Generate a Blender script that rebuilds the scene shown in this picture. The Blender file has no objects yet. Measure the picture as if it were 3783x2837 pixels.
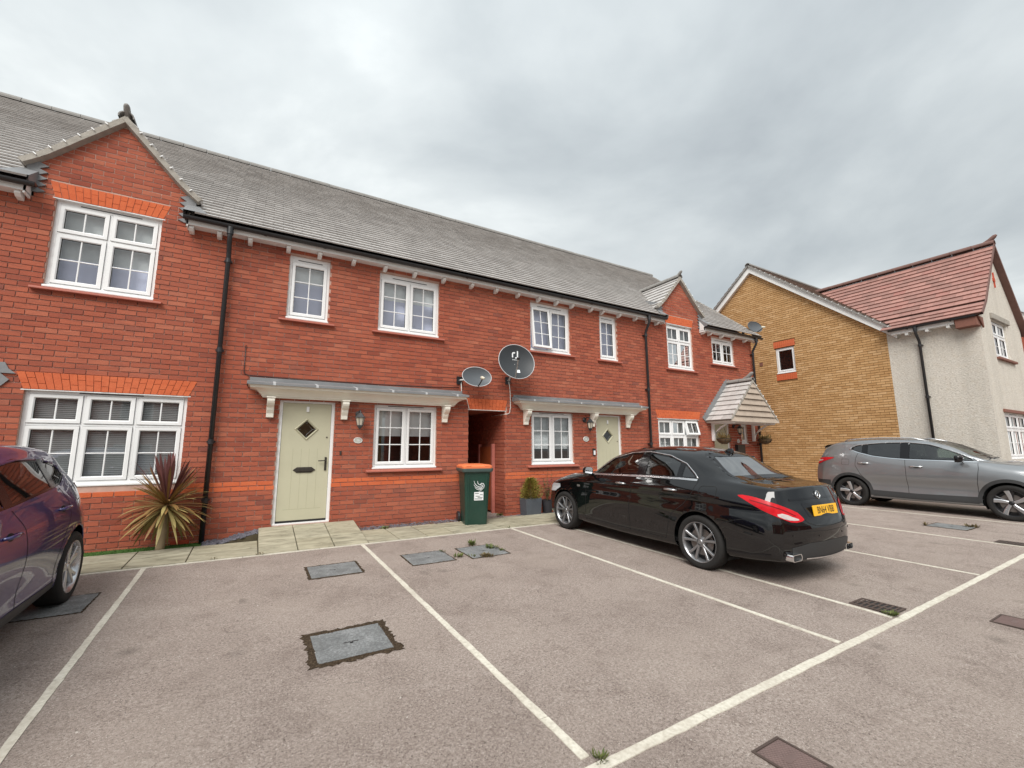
import bpy, math, random
import numpy as np
from mathutils import Vector, Matrix
random.seed(7)
rng = np.random.default_rng(11)
SC = bpy.context.scene
COL = SC.collection
R = math.radians

# ------------------------------------------------------------------ camera
CAM_POS = np.array([0.0, -8.0436, 1.3628])
YAW, PITCH, ROLL, FPX = 0.53153, 0.148535, -0.004576, 1620.0
cd = bpy.data.cameras.new('camera')
cam = bpy.data.objects.new('camera', cd)
COL.objects.link(cam)
SC.camera = cam
cd.sensor_width = 36.0
cd.lens = 36.0 * FPX / 3783.0
cd.clip_start = 0.05
cd.clip_end = 2000.0
_f = np.array([math.sin(YAW) * math.cos(PITCH), math.cos(YAW) * math.cos(PITCH), math.sin(PITCH)])
_r0 = np.array([math.cos(YAW), -math.sin(YAW), 0.0])
_u0 = np.cross(_r0, _f)
_r = math.cos(ROLL) * _r0 + math.sin(ROLL) * _u0
_u = -math.sin(ROLL) * _r0 + math.cos(ROLL) * _u0
cam.matrix_world = Matrix(((_r[0], _u[0], -_f[0], CAM_POS[0]), (_r[1], _u[1], -_f[1], CAM_POS[1]),
                           (_r[2], _u[2], -_f[2], CAM_POS[2]), (0, 0, 0, 1)))

def in_view(p, m=0.03):
    q = np.asarray(p, float) - CAM_POS
    d = q @ _f
    if d < 0.1:
        return False
    return abs(q @ _r / d) < (1891.5 / FPX) + m and abs(q @ _u / d) < (1418.5 / FPX) + m

# ------------------------------------------------------------------ world
SUN_TO = np.array([-0.50, -0.52, 0.80]); SUN_TO /= np.linalg.norm(SUN_TO)
w = bpy.data.worlds.new('World')
SC.world = w
w.use_nodes = True
wt = w.node_tree
wt.nodes.clear()
def wn(t, **k):
    n = wt.nodes.new(t)
    for a, b in k.items():
        setattr(n, a, b)
    return n
def wl(a, b):
    wt.links.new(a, b)
def wmath(op, a, b=None, c=None):
    n = wn('ShaderNodeMath', operation=op)
    for i, v in enumerate((a, b, c)):
        if v is None: continue
        if isinstance(v, (int, float)): n.inputs[i].default_value = v
        else: wl(v, n.inputs[i])
    return n.outputs[0]
wo = wn('ShaderNodeOutputWorld')
sky = wn('ShaderNodeTexSky', sky_type='NISHITA')
sky.sun_disc = False
sky.sun_elevation = math.asin(SUN_TO[2])
sky.sun_rotation = math.atan2(SUN_TO[0], SUN_TO[1])
bg1 = wn('ShaderNodeBackground'); bg1.inputs[1].default_value = 0.06
wl(sky.outputs[0], bg1.inputs[0])
tc = wn('ShaderNodeTexCoord')
sx = wn('ShaderNodeSeparateXYZ'); wl(tc.outputs['Generated'], sx.inputs[0])
zz = wmath('ADD', wmath('MAXIMUM', sx.outputs[2], 0.0), 0.22)
cb = wn('ShaderNodeCombineXYZ')
wl(wmath('DIVIDE', sx.outputs[0], zz), cb.inputs[0]); wl(wmath('DIVIDE', sx.outputs[1], zz), cb.inputs[1])
mp = wn('ShaderNodeMapping'); wl(cb.outputs[0], mp.inputs[0])
SKY_OFF = (5.8, 15.2, 0.0)
mp.inputs['Location'].default_value = SKY_OFF
mp.inputs['Rotation'].default_value = (0, 0, 0.5)
n1 = wn('ShaderNodeTexNoise'); n1.inputs['Scale'].default_value = 1.15; n1.inputs['Detail'].default_value = 7; n1.inputs['Roughness'].default_value = 0.52
n1.inputs['Distortion'].default_value = 0.25
wl(mp.outputs[0], n1.inputs['Vector'])
n2 = wn('ShaderNodeTexNoise'); n2.inputs['Scale'].default_value = 0.55; n2.inputs['Detail'].default_value = 3; n2.inputs['Roughness'].default_value = 0.4
wl(mp.outputs[0], n2.inputs['Vector'])
nm = wmath('ADD', wmath('MULTIPLY', n1.outputs[0], 0.55), wmath('MULTIPLY', n2.outputs[0], 0.45))
cr = wn('ShaderNodeValToRGB')
e = cr.color_ramp.elements
e[0].position = 0.35; e[0].color = (0.46, 0.505, 0.54, 1)
e[1].position = 0.70; e[1].color = (1.45, 1.47, 1.46, 1)
k = cr.color_ramp.elements.new(0.44); k.color = (0.64, 0.695, 0.72, 1)
k = cr.color_ramp.elements.new(0.53); k.color = (0.86, 0.915, 0.925, 1)
k = cr.color_ramp.elements.new(0.60); k.color = (1.16, 1.21, 1.20, 1)
wl(nm, cr.inputs[0])
bg2 = wn('ShaderNodeBackground')
wl(cr.outputs[0], bg2.inputs[0])
# CIE-overcast style rise of brightness with elevation
wl(wmath('ADD', wmath('MULTIPLY', wmath('MAXIMUM', sx.outputs[2], 0.0), 0.34), 0.32), bg2.inputs[1])
ad = wn('ShaderNodeMixShader'); ad.inputs[0].default_value = 0.93
wl(bg1.outputs[0], ad.inputs[1]); wl(bg2.outputs[0], ad.inputs[2])
wl(ad.outputs[0], wo.inputs[0])

sl = bpy.data.lights.new('sun', 'SUN')
sl.energy = 2.0
sl.angle = R(38)
sl.color = (1.0, 0.965, 0.92)
sun = bpy.data.objects.new('sun', sl)
COL.objects.link(sun)
sun.rotation_euler = Vector(SUN_TO).to_track_quat('Z', 'Y').to_euler()
sun.location = (0, 0, 30)

SC.view_settings.view_transform = 'Standard'
SC.view_settings.look = 'None'
SC.view_settings.exposure = 0.96
SC.view_settings.gamma = 1.0
SC.view_settings.use_curve_mapping = False
SC.render.engine = 'CYCLES'
SC.render.resolution_x = 1024
SC.render.resolution_y = 768

# ------------------------------------------------------------------ mesh helpers
class MB:
    def __init__(s):
        s.v = []; s.f = []
    def add(s, vs, fs):
        o = len(s.v)
        s.v += [tuple(map(float, p)) for p in vs]
        s.f += [tuple(i + o for i in q) for q in fs]
        return s
    def box(s, a, b):
        x0, y0, z0 = a; x1, y1, z1 = b
        if x0 > x1: x0, x1 = x1, x0
        if y0 > y1: y0, y1 = y1, y0
        if z0 > z1: z0, z1 = z1, z0
        return s.add([(x0, y0, z0), (x1, y0, z0), (x1, y1, z0), (x0, y1, z0), (x0, y0, z1), (x1, y0, z1), (x1, y1, z1), (x0, y1, z1)],
                     [(0, 3, 2, 1), (4, 5, 6, 7), (0, 1, 5, 4), (1, 2, 6, 5), (2, 3, 7, 6), (3, 0, 4, 7)])
    def quad(s, a, b, c, d):
        return s.add([a, b, c, d], [(0, 1, 2, 3)])
    def grid(s, P, flip=False, closed_u=False):
        P = np.asarray(P, float)
        n, m = P.shape[:2]
        fs = []
        for i in range(n - (0 if closed_u else 1)):
            for j in range(m - 1):
                i2 = (i + 1) % n
                q = (i * m + j, i2 * m + j, i2 * m + j + 1, i * m + j + 1)
                fs.append(q[::-1] if flip else q)
        return s.add(P.reshape(-1, 3), fs)
    def tube(s, pts, r, n=8, caps=True):
        pts = [np.asarray(p, float) for p in pts]
        m = len(pts)
        rr = r if isinstance(r, (list, tuple, np.ndarray)) else [r] * m
        rings = []
        up = None
        for i in range(m):
            t = pts[min(i + 1, m - 1)] - pts[max(i - 1, 0)]
            t = t / (np.linalg.norm(t) + 1e-12)
            if up is None:
                up = np.array([0, 0, 1.0]) if abs(t[2]) < .9 else np.array([1.0, 0, 0])
            a = np.cross(t, up); a /= np.linalg.norm(a) + 1e-12
            up = np.cross(a, t)
            rings.append([pts[i] + rr[i] * (math.cos(2 * math.pi * k / n) * a + math.sin(2 * math.pi * k / n) * up) for k in range(n)])
        o = len(s.v)
        for g in rings: s.v += [tuple(map(float, p)) for p in g]
        for i in range(m - 1):
            for k in range(n):
                s.f.append((o + i * n + k, o + i * n + (k + 1) % n, o + (i + 1) * n + (k + 1) % n, o + (i + 1) * n + k))
        if caps:
            s.f.append(tuple(o + k for k in range(n))[::-1])
            s.f.append(tuple(o + (m - 1) * n + k for k in range(n)))
        return s
    def lathe(s, prof, c=(0, 0, 0), axis='z', n=24, M=None, caps=True):
        # prof list of (r, h); axis z
        o = len(s.v)
        for r, h in prof:
            for k in range(n):
                a = 2 * math.pi * k / n
                p = np.array([r * math.cos(a), r * math.sin(a), h])
                if axis == 'y': p = np.array([p[0], p[2], p[1]])
                if axis == 'x': p = np.array([p[2], p[0], p[1]])
                if M is not None: p = np.asarray(M) @ p
                s.v.append(tuple(map(float, p + np.asarray(c, float))))
        m = len(prof)
        for i in range(m - 1):
            for k in range(n):
                s.f.append((o + i * n + k, o + i * n + (k + 1) % n, o + (i + 1) * n + (k + 1) % n, o + (i + 1) * n + k))
        if caps and prof[0][0] > 1e-6: s.f.append(tuple(o + k for k in range(n))[::-1])
        if caps and prof[-1][0] > 1e-6: s.f.append(tuple(o + (m - 1) * n + k for k in range(n)))
        return s
    def prism(s, poly, d0, d1, axis='y'):
        # poly in 2D; extruded along axis from d0 to d1
        def P(a, b, d):
            return {'y': (a, d, b), 'x': (d, a, b), 'z': (a, b, d)}[axis]
        n = len(poly)
        vs = [P(a, b, d0) for a, b in poly] + [P(a, b, d1) for a, b in poly]
        fs = [tuple(range(n)), tuple(range(n, 2 * n))[::-1]] + [(i, i + n, (i + 1) % n + n, (i + 1) % n) for i in range(n)]
        return s.add(vs, fs)
    def mesh(s, name, mat=None, smooth=False):
        me = bpy.data.meshes.new(name)
        me.from_pydata(s.v, [], s.f)
        if mat is not None: me.materials.append(mat)
        if smooth:
            me.polygons.foreach_set('use_smooth', [True] * len(me.polygons))
        me.update()
        return me
    def build(s, name, mat, parent=None, smooth=False, recalc=True, loc=None):
        me = s.mesh(name, mat, smooth)
        if recalc:
            import bmesh
            bm = bmesh.new(); bm.from_mesh(me)
            bmesh.ops.recalc_face_normals(bm, faces=bm.faces)
            bm.to_mesh(me); bm.free()
        return link(name, me, parent, loc)

def link(name, me, parent=None, loc=None):
    o = bpy.data.objects.new(name, me)
    COL.objects.link(o)
    if parent is not None: o.parent = parent
    if loc is not None: o.location = loc
    return o
def tag(o, label, cat, group=None):
    o['label'] = label; o['category'] = cat
    if group: o['group'] = group
    return o
def thing(name, label, cat, loc=(0, 0, 0), rz=0.0, group=None):
    o = bpy.data.objects.new(name, None)
    COL.objects.link(o)
    o.empty_display_size = 0.2
    o.location = loc; o.rotation_euler = (0, 0, rz)
    return tag(o, label, cat, group)
def struct(o):
    o['kind'] = 'structure'; return o
def stuff(o):
    o['kind'] = 'stuff'; return o
def bevel(o, wdt=0.005, seg=2, ang=35):
    m = o.modifiers.new('bevel', 'BEVEL'); m.width = wdt; m.segments = seg; m.limit_method = 'ANGLE'; m.angle_limit = R(ang)
    return o

# ------------------------------------------------------------------ materials
class NT:
    def __init__(s, name):
        s.m = bpy.data.materials.new(name); s.m.use_nodes = True
        s.t = s.m.node_tree; s.t.nodes.clear()
        s.out = s.n('ShaderNodeOutputMaterial')
        s.b = s.n('ShaderNodeBsdfPrincipled')
        s.l(s.b.outputs[0], s.out.inputs[0])
    def n(s, t, **k):
        x = s.t.nodes.new(t)
        for a, b in k.items(): setattr(x, a, b)
        return x
    def l(s, a, b): s.t.links.new(a, b)
    def set(s, sock, v):
        if isinstance(v, (int, float)): sock.default_value = v
        elif isinstance(v, (tuple, list)): sock.default_value = (*v, 1.0) if len(v) == 3 and sock.type == 'RGBA' else v
        else: s.l(v, sock)
    def math(s, op, a, b=None, c=None, clamp=False):
        x = s.n('ShaderNodeMath', operation=op); x.use_clamp = clamp
        for i, v in enumerate((a, b, c)):
            if v is not None: s.set(x.inputs[i], v)
        return x.outputs[0]
    def mix(s, f, a, b, mode='MIX'):
        x = s.n('ShaderNodeMix', data_type='RGBA', blend_type=mode)
        s.set(x.inputs[0], f); s.set(x.inputs[6], a); s.set(x.inputs[7], b)
        return x.outputs[2]
    def ramp(s, f, stops, interp='LINEAR'):
        x = s.n('ShaderNodeValToRGB'); cr = x.color_ramp; cr.interpolation = interp
        while len(cr.elements) < len(stops): cr.elements.new(0.5)
        for el, (p, c) in zip(cr.elements, stops):
            el.position = p; el.color = (*c, 1) if len(c) == 3 else c
        s.set(x.inputs[0], f); return x.outputs[0]
    def noise(s, vec, scale, detail=4, rough=0.5, dist=0.0, dim='3D'):
        x = s.n('ShaderNodeTexNoise'); x.noise_dimensions = dim
        x.inputs['Scale'].default_value = scale; x.inputs['Detail'].default_value = detail
        x.inputs['Roughness'].default_value = rough; x.inputs['Distortion'].default_value = dist
        if vec is not None: s.l(vec, x.inputs['Vector'])
        return x.outputs[0]
    def pos(s):
        return s.n('ShaderNodeNewGeometry').outputs['Position']
    def obj(s):
        return s.n('ShaderNodeTexCoord').outputs['Object']
    def vmul(s, v, k):
        x = s.n('ShaderNodeVectorMath', operation='MULTIPLY'); s.l(v, x.inputs[0]); x.inputs[1].default_value = k
        return x.outputs[0]
    def bump(s, h, strength=0.3, dist=0.01):
        x = s.n('ShaderNodeBump'); x.inputs['Strength'].default_value = strength; x.inputs['Distance'].default_value = dist
        s.l(h, x.inputs['Height']); s.l(x.outputs[0], s.b.inputs['Normal'])
    def col(s, c): s.set(s.b.inputs['Base Color'], c)
    def rough(s, r): s.set(s.b.inputs['Roughness'], r)
    def spec(s, v): s.b.inputs['Specular IOR Level'].default_value = v

MATS = {}
def simple(name, col, rough=0.5, metal=0.0, var=0.08, vscale=6.0, bump=0.0, bscale=60.0, spec=0.5, coat=0.0, dirt=0.0, coatr=0.03):
    t = NT(name)
    p = t.obj()
    nz = t.noise(p, vscale, 5, 0.6)
    c = t.mix(t.math('MULTIPLY', nz, 1.0), tuple(max(0, x * (1 - var * 1.6)) for x in col), tuple(min(1, x * (1 + var * 1.6)) for x in col))
    if dirt:
        d = t.ramp(t.noise(t.pos(), 2.3, 8, 0.65), [(0.42, (0, 0, 0)), (0.75, (1, 1, 1))])
        c = t.mix(t.math('MULTIPLY', d, dirt), c, (0.10, 0.085, 0.065))
    t.col(c)
    t.rough(t.math('ADD', rough - 0.06, t.math('MULTIPLY', nz, 0.12)))
    t.b.inputs['Metallic'].default_value = metal
    t.spec(spec)
    if coat:
        t.b.inputs['Coat Weight'].default_value = coat; t.b.inputs['Coat Roughness'].default_value = coatr
    if bump: t.bump(t.noise(p, bscale, 4, 0.6), bump, 0.01)
    MATS[name] = t.m
    return t.m

def brick_mat(name, tones, plane='x', mottle=(0.16, 0.055, 0.045), mott=0.5):
    t = NT(name)
    p = t.pos()
    s3 = t.n('ShaderNodeSeparateXYZ'); t.l(p, s3.inputs[0])
    row = t.math('FLOOR', t.math('DIVIDE', t.math('ADD', s3.outputs[2], 0.005), 0.075))
    par = t.math('MODULO', t.math('ABSOLUTE', row), 2.0)
    hor = s3.outputs[0] if plane == 'x' else s3.outputs[1]
    u = t.math('FLOOR', t.math('DIVIDE', t.math('ADD', hor, t.math('ADD', t.math('MULTIPLY', par, 0.1125), 0.005)), 0.225))
    cb = t.n('ShaderNodeCombineXYZ'); t.l(u, cb.inputs[0]); t.l(row, cb.inputs[1])
    wn_ = t.n('ShaderNodeTexWhiteNoise'); wn_.noise_dimensions = '3D'; t.l(cb.outputs[0], wn_.inputs['Vector'])
    c = t.ramp(wn_.outputs[0], tones)
    st = t.noise(t.vmul(p, (5.0, 5.0, 26.0) if plane == 'x' else (5.0, 5.0, 26.0)), 1.0, 5, 0.6)
    m = t.math('MULTIPLY', t.ramp(st, [(0.46, (0, 0, 0)), (0.70, (1, 1, 1))]), mott)
    c = t.mix(m, c, mottle)
    big = t.noise(p, 0.55, 4, 0.55)
    c = t.mix(t.math('MULTIPLY', t.ramp(big, [(0.35, (0, 0, 0)), (0.7, (1, 1, 1))]), 0.22), c, (0.50, 0.20, 0.13) if plane == 'x' else (0.55, 0.33, 0.15))
    fine = t.noise(p, 90.0, 4, 0.65)
    c = t.mix(0.22, c, t.ramp(fine, [(0.3, (0, 0, 0)), (0.7, (1, 1, 1))]), 'SOFT_LIGHT')
    t.col(c); t.rough(0.88); t.spec(0.25)
    t.bump(t.math('ADD', fine, t.math('MULTIPLY', st, 0.8)), 0.45, 0.006)
    MATS[name] = t.m
    return t.m

RED = [(0.0, (0.25, 0.062, 0.038)), (0.15, (0.32, 0.078, 0.045)), (0.5, (0.36, 0.092, 0.051)), (0.85, (0.40, 0.108, 0.060)), (0.97, (0.43, 0.135, 0.078)), (1.0, (0.21, 0.062, 0.046))]
YEL = [(0.0, (0.44, 0.25, 0.105)), (0.3, (0.50, 0.295, 0.130)), (0.7, (0.55, 0.335, 0.155)), (1.0, (0.62, 0.40, 0.205))]
brick_mat('red_brick', RED)
brick_mat('yellow_brick', YEL, 'y', (0.30, 0.16, 0.06), 0.35)
brick_mat('orange_brick', [(0.0, (0.56, 0.120, 0.045)), (0.5, (0.59, 0.130, 0.048)), (1.0, (0.62, 0.145, 0.055))], 'x', (0.46, 0.095, 0.038), 0.3)
simple('mortar', (0.54, 0.36, 0.295), 0.95, var=0.15, vscale=9, bump=0.5, bscale=120, spec=0.1)
simple('dark_mortar', (0.22, 0.125, 0.055), 0.95, var=0.12, vscale=9, spec=0.1)
simple('upvc', (0.82, 0.825, 0.82), 0.28, var=0.02, spec=0.5, dirt=0.05)
simple('cream_paint', (0.88, 0.845, 0.745), 0.35, var=0.03, dirt=0.08)
simple('black_plastic', (0.022, 0.022, 0.024), 0.35, var=0.1)
simple('dark_seal', (0.012, 0.012, 0.013), 0.6)
simple('sill_tile', (0.42, 0.125, 0.085), 0.6, var=0.12, vscale=14, dirt=0.15)
simple('terracotta', (0.48, 0.07, 0.03), 0.75, var=0.1)
simple('soffit_white', (0.80, 0.80, 0.78), 0.45, var=0.03, dirt=0.1)
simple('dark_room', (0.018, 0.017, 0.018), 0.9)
simple('lead', (0.20, 0.205, 0.21), 0.55, metal=0.0, var=0.2, vscale=5, bump=0.2, bscale=18, spec=0.5)
simple('sage_paint', (0.51, 0.49, 0.355), 0.42, var=0.03, vscale=3, bump=0.08, bscale=140, dirt=0.07)
simple('blind_white', (0.86, 0.88, 0.88), 0.6, var=0.03)
simple('sky_reflection_lilac', (0.66, 0.68, 0.86), 0.6, var=0.05, vscale=2)  # lilac colour stands in for sky reflected in the upstairs panes
simple('curtain_grey', (0.62, 0.64, 0.64), 0.8, var=0.15, vscale=4)
simple('antique_iron', (0.05, 0.043, 0.036), 0.5, metal=0.4, var=0.2, vscale=30)
simple('wood_grey', (0.42, 0.35, 0.285), 0.8, var=0.18, vscale=4, bump=0.3, bscale=40, spec=0.2)
simple('verge_mortar', (0.36, 0.335, 0.295), 0.9, var=0.25, vscale=9, bump=0.6, bscale=45, spec=0.1, dirt=0.3)
simple('white_cable', (0.75, 0.74, 0.70), 0.5, var=0.05)
simple('ridge_grey', (0.24, 0.23, 0.215), 0.75, var=0.2, vscale=8, bump=0.3, bscale=60)
simple('ridge_brown', (0.16, 0.085, 0.07), 0.75, var=0.2, vscale=8, bump=0.3, bscale=60)

def tile_mat(name, tones, rough=0.6):
    t = NT(name)
    p = t.pos()
    at = t.n('ShaderNodeAttribute'); at.attribute_name = 'rnd'
    oi = t.n('ShaderNodeObjectInfo')
    f = t.math('FRACT', t.math('ADD', at.outputs['Fac'], oi.outputs['Random']))
    c = t.ramp(f, tones)
    nz = t.noise(p, 7.0, 6, 0.65)
    c = t.mix(t.math('MULTIPLY', t.ramp(nz, [(0.5, (0, 0, 0)), (0.72, (1, 1, 1))]), 0.45), c, tuple(x * 0.62 for x in tones[0][1]))
    t.col(c); t.rough(rough); t.spec(0.5)
    t.bump(t.noise(p, 55.0, 5, 0.65), 0.35, 0.006)
    MATS[name] = t.m
tile_mat('grey_tile', [(0.0, (0.42, 0.40, 0.382)), (0.5, (0.475, 0.455, 0.435)), (1.0, (0.53, 0.51, 0.49))], 0.46)
tile_mat('red_tile', [(0.0, (0.27, 0.145, 0.12)), (0.4, (0.34, 0.175, 0.145)), (0.8, (0.38, 0.20, 0.165)), (1.0, (0.33, 0.145, 0.12))], 0.55)
tile_mat('brown_tile', [(0.0, (0.18, 0.135, 0.11)), (1.0, (0.25, 0.19, 0.155))])

def glass_mat(name, tint=(0.86, 0.9, 0.9), refl=0.10, f90=0.75, blend=0.32):
    t = NT(name)
    t.t.nodes.remove(t.b)
    tr = t.n('ShaderNodeBsdfTransparent'); tr.inputs[0].default_value = (*tint, 1)
    gl = t.n('ShaderNodeBsdfGlossy'); gl.inputs['Roughness'].default_value = 0.015
    lw = t.n('ShaderNodeLayerWeight'); lw.inputs[0].default_value = blend
    f = t.math('ADD', t.math('MULTIPLY', lw.outputs['Fresnel'], f90), refl, clamp=True)
    mx = t.n('ShaderNodeMixShader'); t.l(f, mx.inputs[0]); t.l(tr.outputs[0], mx.inputs[1]); t.l(gl.outputs[0], mx.inputs[2])
    t.l(mx.outputs[0], t.out.inputs[0])
    MATS[name] = t.m
glass_mat('window_glass', (0.95, 0.97, 0.97), 0.10)
glass_mat('car_glass', (0.42, 0.50, 0.47), 0.10)
glass_mat('privacy_glass', (0.06, 0.065, 0.07), 0.12)
glass_mat('car_glass_dark', (0.05, 0.055, 0.06), 0.30, 0.9, 0.5)
glass_mat('car_glass_mid', (0.22, 0.2, 0.2), 0.16)
glass_mat('clear_lens', (0.92, 0.93, 0.95), 0.06)
M = MATS
# ------------------------------------------------------------------ ground
def gz(x, y):
    t = min(max((x - 5) / 8, 0), 1)
    yy = min(y, 0.4)
    return (.045 * (1 - t) - .003 * t) + (.029 * (1 - t) + .011 * t) * max(yy, -40)

def tarmac():
    t = NT('tarmac')
    p = t.pos()
    f1 = t.noise(p, 260.0, 3, 0.7)
    f2 = t.noise(p, 62.0, 5, 0.75)
    vo = t.n('ShaderNodeTexVoronoi'); vo.inputs['Scale'].default_value = 120.0; t.l(p, vo.inputs['Vector'])
    base = t.ramp(t.math('ADD', t.math('MULTIPLY', f1, 0.5), t.math('MULTIPLY', f2, 0.5)),
                  [(0.36, (0.120, 0.092, 0.078)), (0.45, (0.270, 0.219, 0.190)), (0.52, (0.380, 0.320, 0.282)), (0.62, (0.53, 0.465, 0.42))])
    # pale stone chips
    ch = t.n('ShaderNodeTexWhiteNoise'); ch.noise_dimensions = '3D'; t.l(vo.outputs['Position'], ch.inputs['Vector'])
    chip = t.math('MULTIPLY', t.math('GREATER_THAN', ch.outputs[0], 0.955), t.math('LESS_THAN', vo.outputs['Distance'], 0.42))
    base = t.mix(t.math('MULTIPLY', chip, 0.75), base, (0.62, 0.56, 0.50))
    dk = t.math('MULTIPLY', t.math('LESS_THAN', ch.outputs[0], 0.06), t.math('LESS_THAN', vo.outputs['Distance'], 0.45))
    base = t.mix(t.math('MULTIPLY', dk, 0.6), base, (0.05, 0.04, 0.035))
    # wear: broad paler and darker areas
    b1 = t.ramp(t.noise(p, 0.75, 5, 0.6, 0.4), [(0.36, (0, 0, 0)), (0.62, (1, 1, 1))])
    base = t.mix(t.math('MULTIPLY', b1, 0.42), base, t.mix(1.0, base, (0.66, 0.63, 0.62), 'MULTIPLY'))
    b2 = t.ramp(t.noise(p, 2.6, 6, 0.68, 0.6), [(0.50, (0, 0, 0)), (0.70, (1, 1, 1))])
    base = t.mix(t.math('MULTIPLY', b2, 0.46), base, t.mix(1.0, base, (0.55, 0.51, 0.50), 'MULTIPLY'))
    b3 = t.ramp(t.noise(p, 1.15, 4, 0.55), [(0.48, (0, 0, 0)), (0.72, (1, 1, 1))])
    base = t.mix(t.math('MULTIPLY', b3, 0.28), base, (0.43, 0.365, 0.315))
    # oil drips: sparse soft round stains
    vs_ = t.n('ShaderNodeTexVoronoi'); vs_.inputs['Scale'].default_value = 1.6; t.l(p, vs_.inputs['Vector'])
    wv_ = t.n('ShaderNodeTexWhiteNoise'); wv_.noise_dimensions = '3D'; t.l(vs_.outputs['Position'], wv_.inputs['Vector'])
    sp_ = t.math('MULTIPLY', t.math('GREATER_THAN', wv_.outputs[0], 0.72), t.ramp(t.math('ADD', vs_.outputs['Distance'], t.math('MULTIPLY', t.noise(p, 9.0, 5, .7), .16)), [(0.10, (1, 1, 1)), (0.24, (0, 0, 0))]))
    base = t.mix(t.math('MULTIPLY', sp_, 0.42), base, (0.09, 0.075, 0.065))
    # hairline cracks
    vc_ = t.n('ShaderNodeTexVoronoi'); vc_.feature = 'DISTANCE_TO_EDGE'; vc_.inputs['Scale'].default_value = 0.55
    dv_ = t.n('ShaderNodeVectorMath', operation='ADD'); t.l(p, dv_.inputs[0])
    nz_ = t.n('ShaderNodeTexNoise'); nz_.inputs['Scale'].default_value = 5.0; nz_.inputs['Detail'].default_value = 6; t.l(p, nz_.inputs['Vector'])
    ms_ = t.n('ShaderNodeVectorMath', operation='SCALE'); t.l(nz_.outputs['Color'], ms_.inputs[0]); ms_.inputs['Scale'].default_value = .35; t.l(ms_.outputs[0], dv_.inputs[1]); t.l(dv_.outputs[0], vc_.inputs['Vector'])
    ck_ = t.math('MULTIPLY', t.math('LESS_THAN', vc_.outputs['Distance'], .0022), t.math('GREATER_THAN', t.noise(p, .9, 2), .58))
    base = t.mix(t.math('MULTIPLY', ck_, 0.30), base, (0.06, 0.05, 0.045))
    t.col(base); t.rough(0.93); t.spec(0.2)
    t.bump(t.math('ADD', f1, t.math('MULTIPLY', f2, 1.4)), 0.9, 0.006)
    MATS['tarmac'] = t.m
tarmac()

gx = [-400, -120, -40, -15] + list(np.arange(-9, 26.01, 0.5)) + [32, 50, 120, 400]
gy = [-400, -120, -40, -20] + list(np.arange(-12, -1.29, 0.5)) + [-1.24, -1.1, -0.5, 0.4, 3, 10, 40, 120, 400]
g = MB()
g.grid([[(x, y, gz(x, y) - (0.02 if y > -1.2 else 0.0)) for y in gy] for x in gx])
o = g.build('ground', M['tarmac'], smooth=True)
struct(o)
if o.data.polygons[0].normal.z < 0: o.data.flip_normals()

# concrete edging strips that mark the bays
def concrete():
    t = NT('concrete_edging')
    p = t.pos()
    n1_ = t.noise(p, 38.0, 5, 0.65); n2_ = t.noise(p, 3.0, 5, 0.65)
    c = t.ramp(n1_, [(0.30, (0.46, 0.425, 0.35)), (0.55, (0.62, 0.59, 0.505)), (0.8, (0.70, 0.67, 0.60))])
    c = t.mix(t.math('MULTIPLY', t.ramp(n2_, [(0.45, (0, 0, 0)), (0.72, (1, 1, 1))]), 0.45), c, (0.34, 0.29, 0.235))
    t.col(c); t.rough(0.9); t.spec(0.2); t.bump(n1_, 0.5, 0.006)
    MATS['concrete_edging'] = t.m
concrete()
kerb = bpy.data.objects.new('kerb', None); COL.objects.link(kerb); struct(kerb)
def edging(a, b, wdt, L=0.914):
    a = np.array(a, float); b = np.array(b, float)
    d = b - a; n = np.linalg.norm(d); d /= n; q = np.array([-d[1], d[0]])
    s = 0.0
    while s < n - 0.02:
        e_ = min(s + L, n)
        w2 = wdt / 2
        J = lambda: random.uniform(-.0035, .0035)
        mb = MB()
        k = max(2, int((e_ - s) / 0.09))
        top = []; bot = []
        for i in range(k + 1):
            c = a + d * (s + .003 + (e_ - s - .006) * i / k)
            rw = [c + q * (w2 + J()), c - q * (w2 + J())]
            top.append([(r[0], r[1], gz(*r) + 0.005) for r in rw])
            bot.append([(r[0], r[1], gz(*r) - 0.03) for r in rw])
        P = [[bt[0], tp[0], tp[1], bt[1]] for tp, bt in zip(top, bot)]
        mb.grid(P)
        mb.add(P[0], [(0, 1, 2, 3)]); mb.add(P[-1], [(3, 2, 1, 0)])
        mb.build('edging_strip', M['concrete_edging'], kerb)
        s = e_
FRONT_Y = -6.21
edging((1.40, FRONT_Y - .03), (16.0, FRONT_Y + .09), 0.060)
for x0, x1, y1 in ((-.985, -.925, -6.16), (1.48, 1.515, -6.16), (3.98, 4.045, -6.17), (4.93, 5.03, -6.16), (7.37, 7.44, -6.15), (9.75, 9.93, -6.12), (12.30, 12.62, -6.10)):
    edging((x0, -1.235), (x1, y1), 0.050 if x0 < 4.5 else 0.046)
edging((-6.4, -1.205), (12.6, -1.19), 0.045)

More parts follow.
